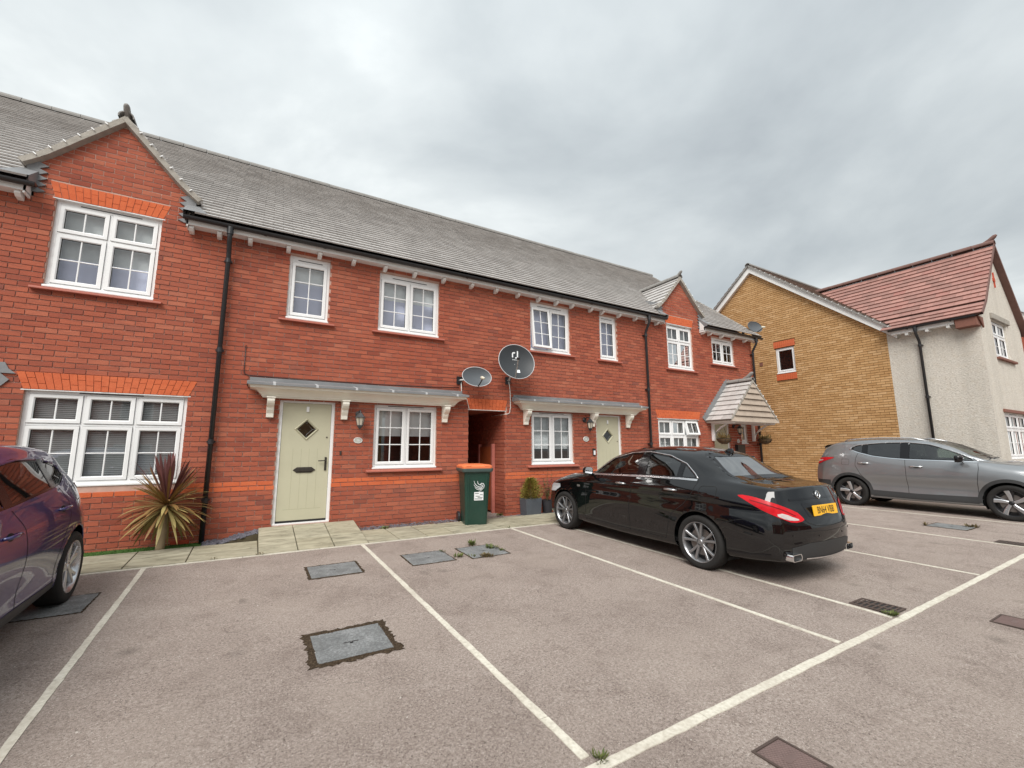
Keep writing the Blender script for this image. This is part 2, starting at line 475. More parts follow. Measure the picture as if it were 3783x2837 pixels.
# ------------------------------------------------------------------ footpath
def slabmat():
    t = NT('sandstone_slab')
    p = t.pos()
    oi = t.n('ShaderNodeObjectInfo')
    n1_ = t.noise(t.vmul(p, (2.2, 7.0, 4.0)), 1.3, 7, 0.62, 0.8)
    c = t.ramp(n1_, [(0.30, (0.17, 0.158, 0.115)), (0.45, (0.295, 0.275, 0.205)), (0.58, (0.385, 0.358, 0.268)), (0.78, (0.48, 0.445, 0.335))])
    c = t.mix(t.math('MULTIPLY', oi.outputs['Random'], 0.22), c, (0.36, 0.31, 0.19))
    sp = t.ramp(t.noise(p, 9.0, 7, 0.72), [(0.55, (0, 0, 0)), (0.72, (1, 1, 1))])
    c = t.mix(t.math('MULTIPLY', sp, 0.5), c, (0.13, 0.115, 0.07))
    t.col(c); t.rough(0.82); t.spec(0.3); t.bump(t.noise(p, 22.0, 6, 0.65), 0.5, 0.01)
    MATS['sandstone_slab'] = t.m
slabmat()
simple('joint_dirt', (0.085, 0.07, 0.045), 0.95, var=0.3, vscale=12, spec=0.1)
path = MB()
path.grid([[(x, y, gz(x, y) + .003) for y in (-1.18, -.7, -.26)] for x in np.arange(-6.4, 9.01, 0.7)])
path = struct(path.build('footpath', M['joint_dirt']))
def slab(x0, x1, y0, y1, zf, th=0.045, name='paving_slab'):
    gp = 0.006
    x0 += gp; x1 -= gp; y0 += gp; y1 -= gp
    jz = [random.uniform(-.002, .002) for _ in range(4)]
    cs = [(x0, y0), (x1, y0), (x1, y1), (x0, y1)]
    mb = MB()
    top = [(x, y, zf(x, y) + j) for (x, y), j in zip(cs, jz)]
    ins = .006
    cx, cy = (x0 + x1) / 2, (y0 + y1) / 2
    top2 = [(x + (ins if x < cx else -ins), y + (ins if y < cy else -ins), z + .004) for x, y, z in top]
    bot = [(x, y, z - th) for x, y, z in top]
    mb.add(bot + top + top2, [(0, 1, 5, 4), (1, 2, 6, 5), (2, 3, 7, 6), (3, 0, 4, 7), (4, 5, 9, 8), (5, 6, 10, 9), (6, 7, 11, 10), (7, 4, 8, 11), (8, 9, 10, 11)])
    return mb.build(name, M['sandstone_slab'], path)
pf = lambda x, y: gz(x, y) + .010
xs = -6.0
while xs < 0.16:
    x1 = min(xs + .60, 0.17)
    if 0.17 - x1 < .25: x1 = 0.17
    slab(xs, x1, -1.175, -.72, pf); slab(xs, x1, -.72, -.30 if xs < -.6 else -.26, pf)
    xs = x1
xs = 1.585
while xs < 9.0:
    slab(xs, xs + .455, -1.175, -.72, pf); slab(xs, xs + .455, -.72, -.27, pf)
    xs += .455
RAMP = lambda x, y: 0.018 + (0.185 - 0.018) * min(1, max(0, (y + 1.175) / 1.10))
xb = [0.17, 0.645, 1.115, 1.585]
for i in range(3):
    for ya, yb in ((-1.175, -.70), (-.70, -.015)):
        slab(xb[i], xb[i + 1], ya, yb, RAMP, 0.05 if ya < -1 else 0.19)

# loose slate, litter and artificial turf along the wall
simple('slate_chip', (0.13, 0.125, 0.15), 0.6, var=0.5, vscale=18)
simple('leaf_litter', (0.13, 0.065, 0.04), 0.9, var=0.6, vscale=25)
simple('turf', (0.035, 0.10, 0.012), 0.8, var=0.4, vscale=40)
def chips(name, mat, n, xr, yr, zf, s0, s1, label, cat, flat=.35):
    mb = MB()
    for _ in range(n):
        x = random.uniform(*xr); y = random.uniform(*yr); s = random.uniform(s0, s1)
        a = random.uniform(0, 6.28); z = zf(x, y) + random.uniform(0, .012)
        tl = random.uniform(-.5, .5)
        pts = []
        m = random.choice((4, 5))
        for k in range(m):
            b = a + 2 * math.pi * k / m + random.uniform(-.3, .3); r = s * random.uniform(.55, 1)
            pts.append((x + r * math.cos(b), y + .7 * r * math.sin(b), z + tl * r * math.cos(b)))
        h = s * flat
        tp = [(p[0] * .8 + x * .2, p[1] * .8 + y * .2, p[2] + h) for p in pts]
        mb.add(pts + tp, [tuple(range(m, 2 * m))] + [(i, (i + 1) % m, (i + 1) % m + m, i + m) for i in range(m)])
    o = mb.build(name, M[mat]); stuff(o); tag(o, label, cat)
    return o
zl = lambda x, y: gz(x, y) - .01 + max(0, (x + .35)) * .22
bed_ = MB(); bed_.grid([[(x, y, zl(x, y) + .004) for y in (-.275, -.14, 0.0)] for x in np.linspace(-.52, .17, 8)]); bed_.grid([[(x, -.275, zl(x, -.275) + .004), (x, -.275, -.02)] for x in np.linspace(-.52, .17, 8)]); bed_.grid([[(x, y, gz(x, y) + .002) for y in (-.275, -.14, 0.0)] for x in np.linspace(1.585, 3.6, 8)]); struct(bed_.build('gravel_bed', M['joint_dirt']))
chips('slate_chippings', 'slate_chip', 260, (-.50, .165), (-.27, -.02), zl, .03, .065, 'purple grey slate chippings heaped beside the door slabs', 'slate')
chips('slate_litter', 'slate_chip', 420, (1.62, 3.45), (-.27, -.015), lambda x, y: gz(x, y) - .004, .02, .045, 'dark slate chips mixed with litter under the ground floor window', 'slate')
chips('leaf_litter', 'leaf_litter', 700, (1.60, 3.5), (-.30, -.01), lambda x, y: gz(x, y) + .004, .014, .034, 'brown dead leaves and soil along the wall foot', 'leaves', .1)
chips('slate_edge', 'slate_chip', 160, (4.62, 6.5), (-.2, -.015), lambda x, y: gz(x, y) - .02, .015, .03, 'thin line of slate chips behind the square planter', 'slate')
simple('grit_stone', (0.50, 0.46, 0.42), .8, var=.4, vscale=30)
chips('grit', 'grit_stone', 260, (-3.5, 7.5), (-7.3, -1.3), lambda x, y: gz(x, y) - .003, .003, .0075, 'loose pale grit scattered over the tarmac', 'grit', .6)
tb = MB()
for _ in range(5200):
    x = random.uniform(-5.0, -.53); y = random.uniform(-.31, -.005); z = gz(x, y) - .01
    a = random.uniform(0, 3.14); h = random.uniform(.02, .035); b = random.uniform(-.012, .012); c_ = random.uniform(-.012, .012)
    dx, dy = .004 * math.cos(a), .004 * math.sin(a)
    tb.add([(x - dx, y - dy, z), (x + dx, y + dy, z), (x + b, y + c_, z + h)], [(0, 1, 2)])
tb.grid([[(x, y, gz(x, y) + .001) for y in (-.31, -.005)] for x in (-5.0, -3, -1.5, -.53)])
o = stuff(tb.build('artificial_turf', M['turf'], recalc=False)); tag(o, 'narrow strip of green artificial turf along the brick wall', 'turf')

# ------------------------------------------------------------------ brickwork
CO = 0.075
def brick_verts(x0, x1, z0, z1, y0, y1, jit=0.0018, plane='x'):
    J = lambda s=1.0: random.uniform(-jit, jit) * s
    d = J(1.0)
    pts = [(x0 + J(), y0 + d + J(.5), z0 + J()), (x1 + J(), y0 + d + J(.5), z0 + J()), (x1 + J(), y0 + d + J(.5), z1 + J()), (x0 + J(), y0 + d + J(.5), z1 + J()),
           (x0, y1, z0), (x1, y1, z0), (x1, y1, z1), (x0, y1, z1)]
    if plane == 'y':   # wall in plane X=const facing -X : (h,depth,z) -> (depth, h, z)
        pts = [(p[1], p[0], p[2]) for p in pts]
        return pts, [(3, 2, 1, 0), (0, 1, 5, 4), (3, 7, 6, 2), (1, 2, 6, 5), (0, 4, 7, 3)]
    return pts, [(0, 1, 2, 3), (0, 4, 5, 1), (3, 2, 6, 7), (1, 5, 6, 2), (0, 3, 7, 4)]

def lay(h0, h1, r0, r1, holes, clip=None, phase=0.0):
    """returns list of (a,b,row). holes: (a,b,z0,z1[,f]) ; clip(row)->(a,b)"""
    out = []
    for r in range(r0, r1):
        zc = (r + .5) * CO
        lo, hi = h0, h1
        if clip:
            q = clip(zc)
            if q is None: continue
            lo, hi = max(lo, q[0]), min(hi, q[1])
        segs = [(lo, hi)]
        for ho in holes:
            a, b, z0, z1 = ho[:4]
            if not (z0 - .042 < zc < z1): continue
            if len(ho) > 4:
                k = ho[4] * (zc - z0) / (z1 - z0); a -= k; b += k
            ns = []
            for s0, s1 in segs:
                if b <= s0 or a >= s1: ns.append((s0, s1)); continue
                if a > s0: ns.append((s0, a))
                if b < s1: ns.append((b, s1))
            segs = ns
        off = -(abs(r) % 2) * .1125
        for s0, s1 in segs:
            k = math.floor((s0 - off) / .225)
            while True:
                a = off + k * .225; b = a + .215
                if a >= s1: break
                x0 = max(a, s0); x1 = min(b, s1)
                if x1 - x0 > .025: out.append((x0, x1, r))
                k += 1
    return out

def build_bricks(bricks, parent, matname, plane='x', base=0.0, nind=300, alt=None):
    """nearest visible ones as objects, rest joined as stuff"""
    def ctr(b):
        h = (b[0] + b[1]) / 2; z = (b[2] + .5) * CO
        return np.array([h, base, z]) if plane == 'x' else np.array([base, h, z])
    info = []
    for b in bricks:
        c = ctr(b)
        vis = in_view(c, -0.01)
        d = c - CAM_POS
        size = (b[1] - b[0]) * abs(d[1] if plane == 'x' else d[0]) / (np.linalg.norm(d) ** 2)
        info.append((not vis, -size, b))
    info.sort(key=lambda q: (q[0], q[1]))
    ind = [q[2] for q in info[:nind] if not q[0]]
    rest = [q[2] for q in info[len(ind):]]
    cache = {}
    for a, b, r in ind:
        L = b - a
        mname = alt(r) if alt else matname
        key = (round(L, 3), mname, random.randrange(4))
        if key not in cache:
            mb = MB(); mb.add(*brick_verts(0, L, 0.0065, .0685, 0, .03, plane=plane)); cache[key] = mb.mesh('brick', M[mname])
        loc = (a, base, r * CO) if plane == 'x' else (base, a, r * CO)
        link('brick', cache[key], parent, loc)
    groups = {}
    for q in rest: groups.setdefault(alt(q[2]) if alt else matname, []).append(q)
    for mname, lst in groups.items():
        mb = MB()
        for a, b, r in lst:
            vs, fs = brick_verts(a, b, r * CO + .0065, r * CO + .0685, 0, .03, plane=plane)
            vs = [(x, y + base, z) for x, y, z in vs] if plane == 'x' else [(x + base, y, z) for x, y, z in vs]
            mb.add(vs, fs)
        stuff(mb.build('brickwork', M[mname], parent, recalc=False))

def wall_sheet(parent, h0, h1, z0, z1, holes, matname, plane='x', base=0.0, clip=None, name='wall', off=0.014, depth=0.13):
    """mortar-faced wall with real openings and reveals; clip gives extra gable polygon points"""
    hs = sorted({h0, h1, *[q for o_ in holes for q in o_[:2] if h0 < q < h1]})
    zs = sorted({z0, z1, *[q for o_ in holes for q in o_[2:4] if z0 < q < z1]})
    P = (lambda h, d, z: (h, base + d, z)) if plane == 'x' else (lambda h, d, z: (base + d, h, z))
    mb = MB()
    for i in range(len(hs) - 1):
        for j in range(len(zs) - 1):
            hc, zc = (hs[i] + hs[i + 1]) / 2, (zs[j] + zs[j + 1]) / 2
            if any(o_[0] < hc < o_[1] and o_[2] < zc < o_[3] for o_ in holes): continue
            mb.quad(P(hs[i], off, zs[j]), P(hs[i + 1], off, zs[j]), P(hs[i + 1], off, zs[j + 1]), P(hs[i], off, zs[j + 1]))
    for a, b, c, d in [o_[:4] for o_ in holes]:
        a = max(a, h0); b = min(b, h1)
        for (p, q) in (((a, c), (a, d)), ((a, d), (b, d)), ((b, d), (b, c)), ((b, c), (a, c))):
            mb.quad(P(p[0], off, p[1]), P(q[0], off, q[1]), P(q[0], depth, q[1]), P(p[0], depth, p[1]))
    if clip:
        mb.add([P(h, off, z) for h, z in clip], [tuple(range(len(clip)))])
    return mb.build(name, M[matname], parent, recalc=False)

# ------------------------------------------------------------------ roof tiles
def tile_plane(parent, O3, a, s, U, V, gauge, width, mat, keep=None, nind=300, thick=0.040, name='roof_tile', umin=None, umax=None):
    O3 = np.array(O3, float); a = np.array(a, float); s = np.array(s, float)
    n = np.cross(a, s); n /= np.linalg.norm(n)
    if n[2] < 0: n = -n
    rows = int(math.floor(V / gauge))
    tiles = []
    for i in range(rows):
        v0 = i * gauge
        k0 = -1
        offs = (i % 2) * width / 2
        j = -1
        while True:
            u0 = j * width + offs; u1 = u0 + width - .004
            j += 1
            if u0 > U: break
            lo = 0 if umin is None else umin(v0 + gauge / 2); hi = U if umax is None else umax(v0 + gauge / 2)
            u0c, u1c = max(u0, lo), min(u1, hi)
            if u1c - u0c < .03: continue
            c = O3 + a * (u0c + u1c) / 2 + s * (v0 + gauge / 2)
            if keep and not keep(c): continue
            tiles.append((u0c, u1c, v0, c))
    info = []
    for t_ in tiles:
        d = t_[3] - CAM_POS
        info.append((not in_view(t_[3], 0.0), np.linalg.norm(d), t_))
    info.sort(key=lambda q: (q[0], q[1]))
    ind = [q[2] for q in info[:nind] if not q[0]]
    rest = [q[2] for q in info[len(ind):]]
    def tv(u0, u1, v0, o_):
        j = lambda: random.uniform(-.0012, .0012)
        h = thick + j()
        g2 = gauge + .035
        L = [(u0, v0 + j(), h), (u1, v0 + j(), h + j() * .5), (u1, v0 + g2, .004), (u0, v0 + g2, .004), (u0, v0, .016), (u1, v0, .016)]
        vs = [o_ + a * u + s * v + n * hh for u, v, hh in L]
        return vs, [(0, 1, 2, 3), (4, 5, 1, 0), (4, 0, 3), (1, 5, 2), (5, 4, 3, 2)]
    cache = {}
    Z = np.zeros(3)
    for u0, u1, v0, c in ind:
        key = (round(u1 - u0, 3), random.randrange(6))
        if key not in cache:
            mb = MB(); mb.add(*tv(0, u1 - u0, 0, Z)); cache[key] = mb.mesh(name, M[mat])
        link(name, cache[key], parent, tuple(O3 + a * u0 + s * v0))
    if rest:
        mb = MB(); rn = []
        for u0, u1, v0, c in rest:
            vs, fs = tv(u0, u1, v0, O3); mb.add(vs, fs); rn += [random.random()] * len(fs)
        ob = mb.build('roof_tiling', M[mat], parent, recalc=False)
        at = ob.data.attributes.new('rnd', 'FLOAT', 'FACE'); at.data.foreach_set('value', rn)
        stuff(ob)
def ridge_tiles(parent, p0, p1, r=0.11, L=0.45, mat='ridge_grey', n=9, name='ridge_tile', half=True):
    p0 = np.array(p0, float); p1 = np.array(p1, float); d = p1 - p0; D = np.linalg.norm(d); d /= D
    q = np.cross(d, [0, 0, 1.0]); q /= np.linalg.norm(q)
    k = max(1, round(D / L))
    up = np.cross(q, d)
    for i in range(k):
        a_ = p0 + d * (D * i / k + .004); b_ = p0 + d * (D * (i + 1) / k - .004)
        rr = r + random.uniform(-.004, .004)
        mb = MB()
        ang = [math.pi * (-.08 + 1.16 * j / n) for j in range(n + 1)]
        mb.grid([[e_ + q * rr * math.cos(t_) + up * rr * .85 * math.sin(t_) for t_ in ang] for e_ in (a_, b_)])
        mb.grid([[e_ + q * (rr - .018) * math.cos(t_) + up * (rr - .018) * .85 * math.sin(t_) for t_ in ang] for e_ in (b_, a_)])
        for e_ in (a_, b_):
            mb.grid([[e_ + q * x * math.cos(t_) + up * x * .85 * math.sin(t_) for t_ in ang] for x in (rr, rr - .018)])
        mb.build(name, M[mat], parent, smooth=False)
def finial(parent, p, mat='ridge_grey', s=1.0, dirx=(0, -1)):
    # curled "bird head" end ridge
    p = np.array(p, float); dx = np.array([dirx[0], dirx[1], 0.0])
    pts = []; rr = []
    for i, (f, z, r_) in enumerate(((-.30, -.02, .05), (-.18, .02, .075), (-.06, .08, .075), (.03, .15, .07), (.09, .20, .065), (.13, .215, .05), (.155, .205, .02))):
        pts.append(p + dx * f * s + np.array([0, 0, z * s])); rr.append(r_ * s)
    MB().tube(pts, rr, 10).build('finial', M[mat], parent, smooth=True)
# ------------------------------------------------------------------ windows and doors
def mapper(plane, base):
    return (lambda h, d, z: (h, base + d, z)) if plane == 'x' else (lambda h, d, z: (base + d, h, z))
def bxm(mb, Pm, a, b):
    return mb.box(Pm(*a), Pm(*b))
def ring(mb, Pm, x0, x1, z0, z1, wdt, d0, d1, ch=0.012):
    """rectangular frame ring with an inner chamfer; d0 front, d1 back"""
    o_ = [(x0, z0), (x1, z0), (x1, z1), (x0, z1)]
    i1 = [(x0 + wdt - ch, z0 + wdt - ch), (x1 - wdt + ch, z0 + wdt - ch), (x1 - wdt + ch, z1 - wdt + ch), (x0 + wdt - ch, z1 - wdt + ch)]
    i2 = [(x0 + wdt, z0 + wdt), (x1 - wdt, z0 + wdt), (x1 - wdt, z1 - wdt), (x0 + wdt, z1 - wdt)]
    vs = [Pm(a, d1, b) for a, b in o_] + [Pm(a, d0, b) for a, b in o_] + [Pm(a, d0, b) for a, b in i1] + [Pm(a, d0 + ch, b) for a, b in i2] + [Pm(a, d1, b) for a, b in i2]
    fs = []
    for L in range(4):
        for k in range(4):
            a, b = L * 4 + k, L * 4 + (k + 1) % 4
            fs.append((a, b, b + 4, a + 4))
    for k in range(4):
        a, b = 16 + k, 16 + (k + 1) % 4
        fs.append((a, b, (k + 1) % 4, k))
    mb.add(vs, fs)

def window(parent, x0, x1, z0, z1, cols, plane='x', base=0.0, transom=None, bars=(2, 3), tbars=(2, 1), head=0.05, sill=True, blind_or_backing=None, rec=0.055, open_light=None, sillw=0.11, name='window', vent=True, slats=None, white_sill=True, label=None, privacy=False):
    Pm = mapper(plane, base)
    w_ = bpy.data.objects.new(name, None); COL.objects.link(w_); w_.parent = parent
    if label: w_['label'] = label
    fw = 0.045
    # outer frame
    mb = MB()
    zb = z0 + .03 if white_sill else z0
    d0, d1 = rec, rec + .07
    bxm(mb, Pm, (x0, d0, zb), (x0 + fw, d1, z1)); bxm(mb, Pm, (x1 - fw, d0, zb), (x1, d1, z1))
    bxm(mb, Pm, (x0 + fw, d0, zb), (x1 - fw, d1, zb + fw)); bxm(mb, Pm, (x0 + fw, d0, z1 - head), (x1 - fw, d1, z1))
    n = cols
    zt = z1 - head
    mull = []
    iw = (x1 - x0 - 2 * fw - (n - 1) * .03) / n
    ws = [iw] * n
    xs = x0 + fw
    cells = []
    for i in range(n):
        cells.append((xs, xs + ws[i])); xs += ws[i]
        if i < n - 1:
            bxm(mb, Pm, (xs, d0 + .004, zb + fw), (xs + .03, d1, zt)); xs += .03
    if transom:
        for a, b in cells: bxm(mb, Pm, (a, d0 + .004, transom - .016), (b, d1, transom + .016))
    bevel(mb.build('frame', M['upvc'], w_), .004, 2)
    if vent:
        q = MB(); c = (x0 + x1) / 2; vw = min(.34, (x1 - x0) * .3)
        bxm(q, Pm, (c - vw, d0 - .004, z1 - head * .62), (c + vw, d0 + .01, z1 - head * .62 + .012))
        q.build('trickle_vent', M['black_plastic'], w_)
    if white_sill:
        q = MB(); bxm(q, Pm, (x0 - .01, .0, z0), (x1 + .01, d1, z0 + .032))
        bevel(q.build('window_sill', M['upvc'], w_), .008, 2)
    if sill:
        q = MB()
        a, b = x0 - sillw, x1 + sillw
        pr = [(.02, z0 - .004), (-.06, z0 - .022), (-.062, z0 - .052), (.02, z0 - .052)]
        vs = [Pm(a, d, z) for d, z in pr] + [Pm(b, d, z) for d, z in pr]
        q.add(vs, [(0, 1, 2, 3), (7, 6, 5, 4)] + [(k, k + 4, (k + 1) % 4 + 4, (k + 1) % 4) for k in range(4)])
        bevel(q.build('sill', M['sill_tile'], w_), .006, 2)
    # sashes
    def sash(a, b, c, d, nb, tilt=False):
        sw = 0.052
        s_ = MB(); ring(s_, Pm, a + .004, b - .004, c + .004, d - .004, sw, d0 - .012, d1 - .01)
        so = s_.build('sash', M['upvc'], w_)
        gl = (a + sw, b - sw, c + sw, d - sw)
        se = MB(); ring(se, Pm, gl[0] - .006, gl[1] + .006, gl[2] - .006, gl[3] + .006, .014, d0 + .006, d0 + .03, .002)
        ob = [so, se.build('glazing_seal', M['dark_seal'], w_)]
        bw = .018
        cx = [gl[0] + (gl[1] - gl[0]) * i / nb[0] for i in range(nb[0] + 1)]
        cz = [gl[2] + (gl[3] - gl[2]) * i / nb[1] for i in range(nb[1] + 1)]
        for x in cx[1:-1]:
            q = MB(); bxm(q, Pm, (x - bw / 2, d0 + .004, gl[2]), (x + bw / 2, d0 + .026, gl[3])); ob.append(bevel(q.build('glazing_bar', M['upvc'], w_), .004, 1))
        for z in cz[1:-1]:
            q = MB(); bxm(q, Pm, (gl[0], d0 + .0055, z - bw / 2), (gl[1], d0 + .0245, z + bw / 2)); ob.append(bevel(q.build('glazing_bar', M['upvc'], w_), .004, 1))
        for i in range(nb[0]):
            for j in range(nb[1]):
                e_ = .002
                q = MB(); q.quad(Pm(cx[i] + e_, d0 + .016, cz[j] + e_), Pm(cx[i + 1] - e_, d0 + .016, cz[j] + e_), Pm(cx[i + 1] - e_, d0 + .016, cz[j + 1] - e_), Pm(cx[i] + e_, d0 + .016, cz[j + 1] - e_))
                ob.append(q.build('pane', M['window_glass'], w_))
        if tilt:
            ang = R(-tilt); zt_ = d; yt = base + d0
            for o_ in ob:
                for v in o_.data.vertices:
                    dy, dz = v.co.y - yt, v.co.z - zt_
                    v.co.y = yt - .02 + dy * math.cos(ang) - dz * math.sin(ang); v.co.z = zt_ + dy * math.sin(ang) + dz * math.cos(ang)
    for ci, (a, b) in enumerate(cells):
        if transom:
            sash(a, b, zb + fw, transom - .016, bars)
            sash(a, b, transom + .016, zt, tbars, 14 if open_light == ci else False)
        else:
            sash(a, b, zb + fw, zt, bars, 6 if open_light == ci else False)
    # room behind the glass
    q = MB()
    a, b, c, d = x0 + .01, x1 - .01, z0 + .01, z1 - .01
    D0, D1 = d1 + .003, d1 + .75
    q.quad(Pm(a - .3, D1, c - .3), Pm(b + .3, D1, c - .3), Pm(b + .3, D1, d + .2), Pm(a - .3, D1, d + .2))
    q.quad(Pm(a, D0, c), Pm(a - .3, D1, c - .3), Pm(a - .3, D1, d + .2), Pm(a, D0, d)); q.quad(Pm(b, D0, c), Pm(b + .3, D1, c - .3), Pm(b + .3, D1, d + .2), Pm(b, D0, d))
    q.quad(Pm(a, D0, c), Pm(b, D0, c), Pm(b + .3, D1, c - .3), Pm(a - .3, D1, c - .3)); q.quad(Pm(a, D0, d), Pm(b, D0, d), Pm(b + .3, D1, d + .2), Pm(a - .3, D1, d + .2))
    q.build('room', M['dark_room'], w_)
    if blind_or_backing:
        for kind, za, zb_ in blind_or_backing:  # real blinds and curtains, plus lilac sheets coloured as reflected sky
            q = MB()
            bxm(q, Pm, (x0 + .03, d1 + .045, za), (x1 - .03, d1 + .05, zb_)); q.build('blind_or_backing', M[kind], w_)
    if slats:
        za, zb_, st, mt = slats
        q = MB(); z = za
        while z < zb_:
            sh = st * .86
            vs = [Pm(x0 + .04, d1 + .02, z), Pm(x1 - .04, d1 + .02, z), Pm(x1 - .04, d1 + .036, z + sh), Pm(x0 + .04, d1 + .036, z + sh)]
            q.quad(*vs); z += st
        o_ = stuff(q.build('blind_slats', M[mt], w_))
    return w_

def lintel(parent, x0, x1, z0, z1, skew=0.07, base=0.0, matname='orange_brick', plane='x'):
    Pm = mapper(plane, base)
    n = max(3, round((x1 - x0) / 0.075))
    for i in range(n):
        a0 = x0 + (x1 - x0) * i / n + .003; b0 = x0 + (x1 - x0) * (i + 1) / n - .003
        t0, t1 = x0 - skew, x1 + skew
        a1 = t0 + (t1 - t0) * i / n + .003; b1 = t0 + (t1 - t0) * (i + 1) / n - .003
        cut = (.34, .66)[i % 2] if random.random() < .85 else None
        parts = [(0, 1)] if cut is None else [(0, cut - .012), (cut + .012, 1)]
        for f0, f1 in parts:
            L = lambda p, q, f: p + (q - p) * f
            j = random.uniform(-.0015, .002)
            y = -.004 + j
            q = [(L(a0, a1, f0), L(z0, z1, f0)), (L(b0, b1, f0), L(z0, z1, f0)), (L(b0, b1, f1), L(z0, z1, f1)), (L(a0, a1, f1), L(z0, z1, f1))]
            mb = MB(); mb.add([Pm(h, y, z) for h, z in q] + [Pm(h, .03, z) for h, z in q], [(0, 1, 2, 3), (4, 7, 6, 5), (0, 4, 5, 1), (1, 5, 6, 2), (2, 6, 7, 3), (3, 7, 4, 0)])
            mb.build('soldier_brick', M[matname], parent)
    mb = MB(); bxm(mb, Pm, (x0 - .02, .0, z0 - .016), (x1 + .02, .06, z0 - .004)); mb.build('lintel_plate', M['upvc'], parent)

def stone_row(parent, x0, x1, z0, base=0.0):
    pass

def downpipe(parent, x, ztop, zbot, yg=-.30, yw=-.075, plane='x', base=0.0, r=.034):
    Pm = mapper(plane, base)
    mb = MB()
    pts = [Pm(x, yg, ztop), Pm(x, yg, ztop - .16), Pm(x, yg + .03, ztop - .22), Pm(x, yw - .03, ztop - .36), Pm(x, yw, ztop - .42), Pm(x, yw, zbot)]
    mb.tube(pts, r, 12)
    p = mb.build('downpipe', M['black_plastic'], parent, smooth=True)
    zc = [ztop - .5, ztop - 1.95, ztop - 3.35, ztop - 4.2]
    for z in zc:
        if z < zbot + .1: continue
        q = MB(); q.tube([Pm(x, yw, z - .035), Pm(x, yw, z + .035)], r * 1.22, 12); bxm(q, Pm, (x - .055, yw + .02, z - .012), (x + .055, .0, z + .012))
        q.build('pipe_bracket', M['black_plastic'], p, smooth=False)
    q = MB(); q.tube([Pm(x, yg, ztop + .0), Pm(x, yg, ztop - .12)], r * 1.35, 12); q.build('gutter_outlet', M['black_plastic'], p)
    return p
def gutter(parent, h0, h1, z, yg=-.30, plane='x', base=0.0, r=.050):
    Pm = mapper(plane, base)
    mb = MB()
    n = 8
    hs = (h0, h1)
    P = [[Pm(h, yg + rr * math.cos(math.pi + math.pi * k / n), z + rr * math.sin(math.pi + math.pi * k / n)) for k in range(n + 1)] for h in hs for rr in (r,)]
    Q = [[Pm(h, yg + (r - .006) * math.cos(math.pi + math.pi * k / n), z + (r - .006) * math.sin(math.pi + math.pi * k / n)) for k in range(n + 1)] for h in hs]
    mb.grid(P); mb.grid(Q)
    for a, b in ((P[0], Q[0]), (P[1], Q[1])): mb.grid([a, b])
    for j in (0, n): mb.grid([[P[0][j], P[1][j]], [Q[0][j], Q[1][j]]])
    for e_ in P: mb.add(e_, [tuple(range(n + 1))])
    g_ = mb.build('gutter', M['black_plastic'], parent)
    x = h0 + .5
    while x < h1 - .2:
        q = MB(); q.add([], [])
        for rr in (r + .007,):
            S_ = [[Pm(h, yg + rr * math.cos(math.pi + math.pi * k / n), z + rr * math.sin(math.pi + math.pi * k / n)) for k in range(n + 1)] for h in (x - .02, x + .02)]
            q.grid(S_)
        bxm(q, Pm, (x - .014, yg + r, z - .055), (x + .014, yg + r + .03, z + .012))
        q.build('gutter_bracket', M['black_plastic'], g_, recalc=False)
        x += .9
    return g_
def eaves(parent, h0, h1, brs, zf=4.782, d=-.155, plane='x', base=0.0, ends=(False, False)):
    Pm = mapper(plane, base)
    q = MB(); bxm(q, Pm, (h0, d - .018, zf), (h1, d, zf + .11)); bxm(q, Pm, (h0, d, zf + .004), (h1, .02, zf + .016))
    q.build('fascia', M['soffit_white'], parent)
    for x in brs:
        q = MB(); wd = .032
        pr = [(.0, zf - .0), (d + .015, zf), (d + .015, zf - .035), (d + .06, zf - .072), (.0, zf - .085)]
        vs = [Pm(x - wd, a, b) for a, b in pr] + [Pm(x + wd, a, b) for a, b in pr]
        n = len(pr)
        q.add(vs, [tuple(range(n)), tuple(range(n, 2 * n))[::-1]] + [(k, k + n, (k + 1) % n + n, (k + 1) % n) for k in range(n)])
        bevel(q.build('eaves_bracket', M['soffit_white'], parent), .006, 2)
    for e_, x in zip(ends, (h0, h1)):
        if e_:
            s_ = .02 if x == h0 else -.02
            pr = [(.005, zf - .03), (d - .018, zf - .03), (d - .018, zf + .11), (.005, zf + .34)]
            q = MB(); vs = [Pm(x, a, b) for a, b in pr] + [Pm(x + s_, a, b) for a, b in pr]
            q.add(vs, [(0, 1, 2, 3), (7, 6, 5, 4)] + [(k, k + 4, (k + 1) % 4 + 4, (k + 1) % 4) for k in range(4)])
            q.build('box_end', M['soffit_white'], parent)

def corbel(parent, x, z1, base=0.0, wdt=.105, h=.30, proj=.20):
    pr = [(0, z1), (-proj, z1), (-proj, z1 - .045), (-proj + .015, z1 - .075), (-proj + .045, z1 - .11), (-proj + .085, z1 - .14), (-proj + .10, z1 - .18), (-.065, z1 - .235), (-.055, z1 - h), (0, z1 - h)]
    mb = MB()
    n = len(pr)
    vs = [(x, base + a, b) for a, b in pr] + [(x + wdt, base + a, b) for a, b in pr]
    mb.add(vs, [tuple(range(n)), tuple(range(n, 2 * n))[::-1]] + [(k, k + n, (k + 1) % n + n, (k + 1) % n) for k in range(n)])
    mb.box((x - .012, base - proj - .012, z1 + .0), (x + wdt + .012, base, z1 + .02))
    return bevel(mb.build('corbel', M['cream_paint'], parent), .006, 2)

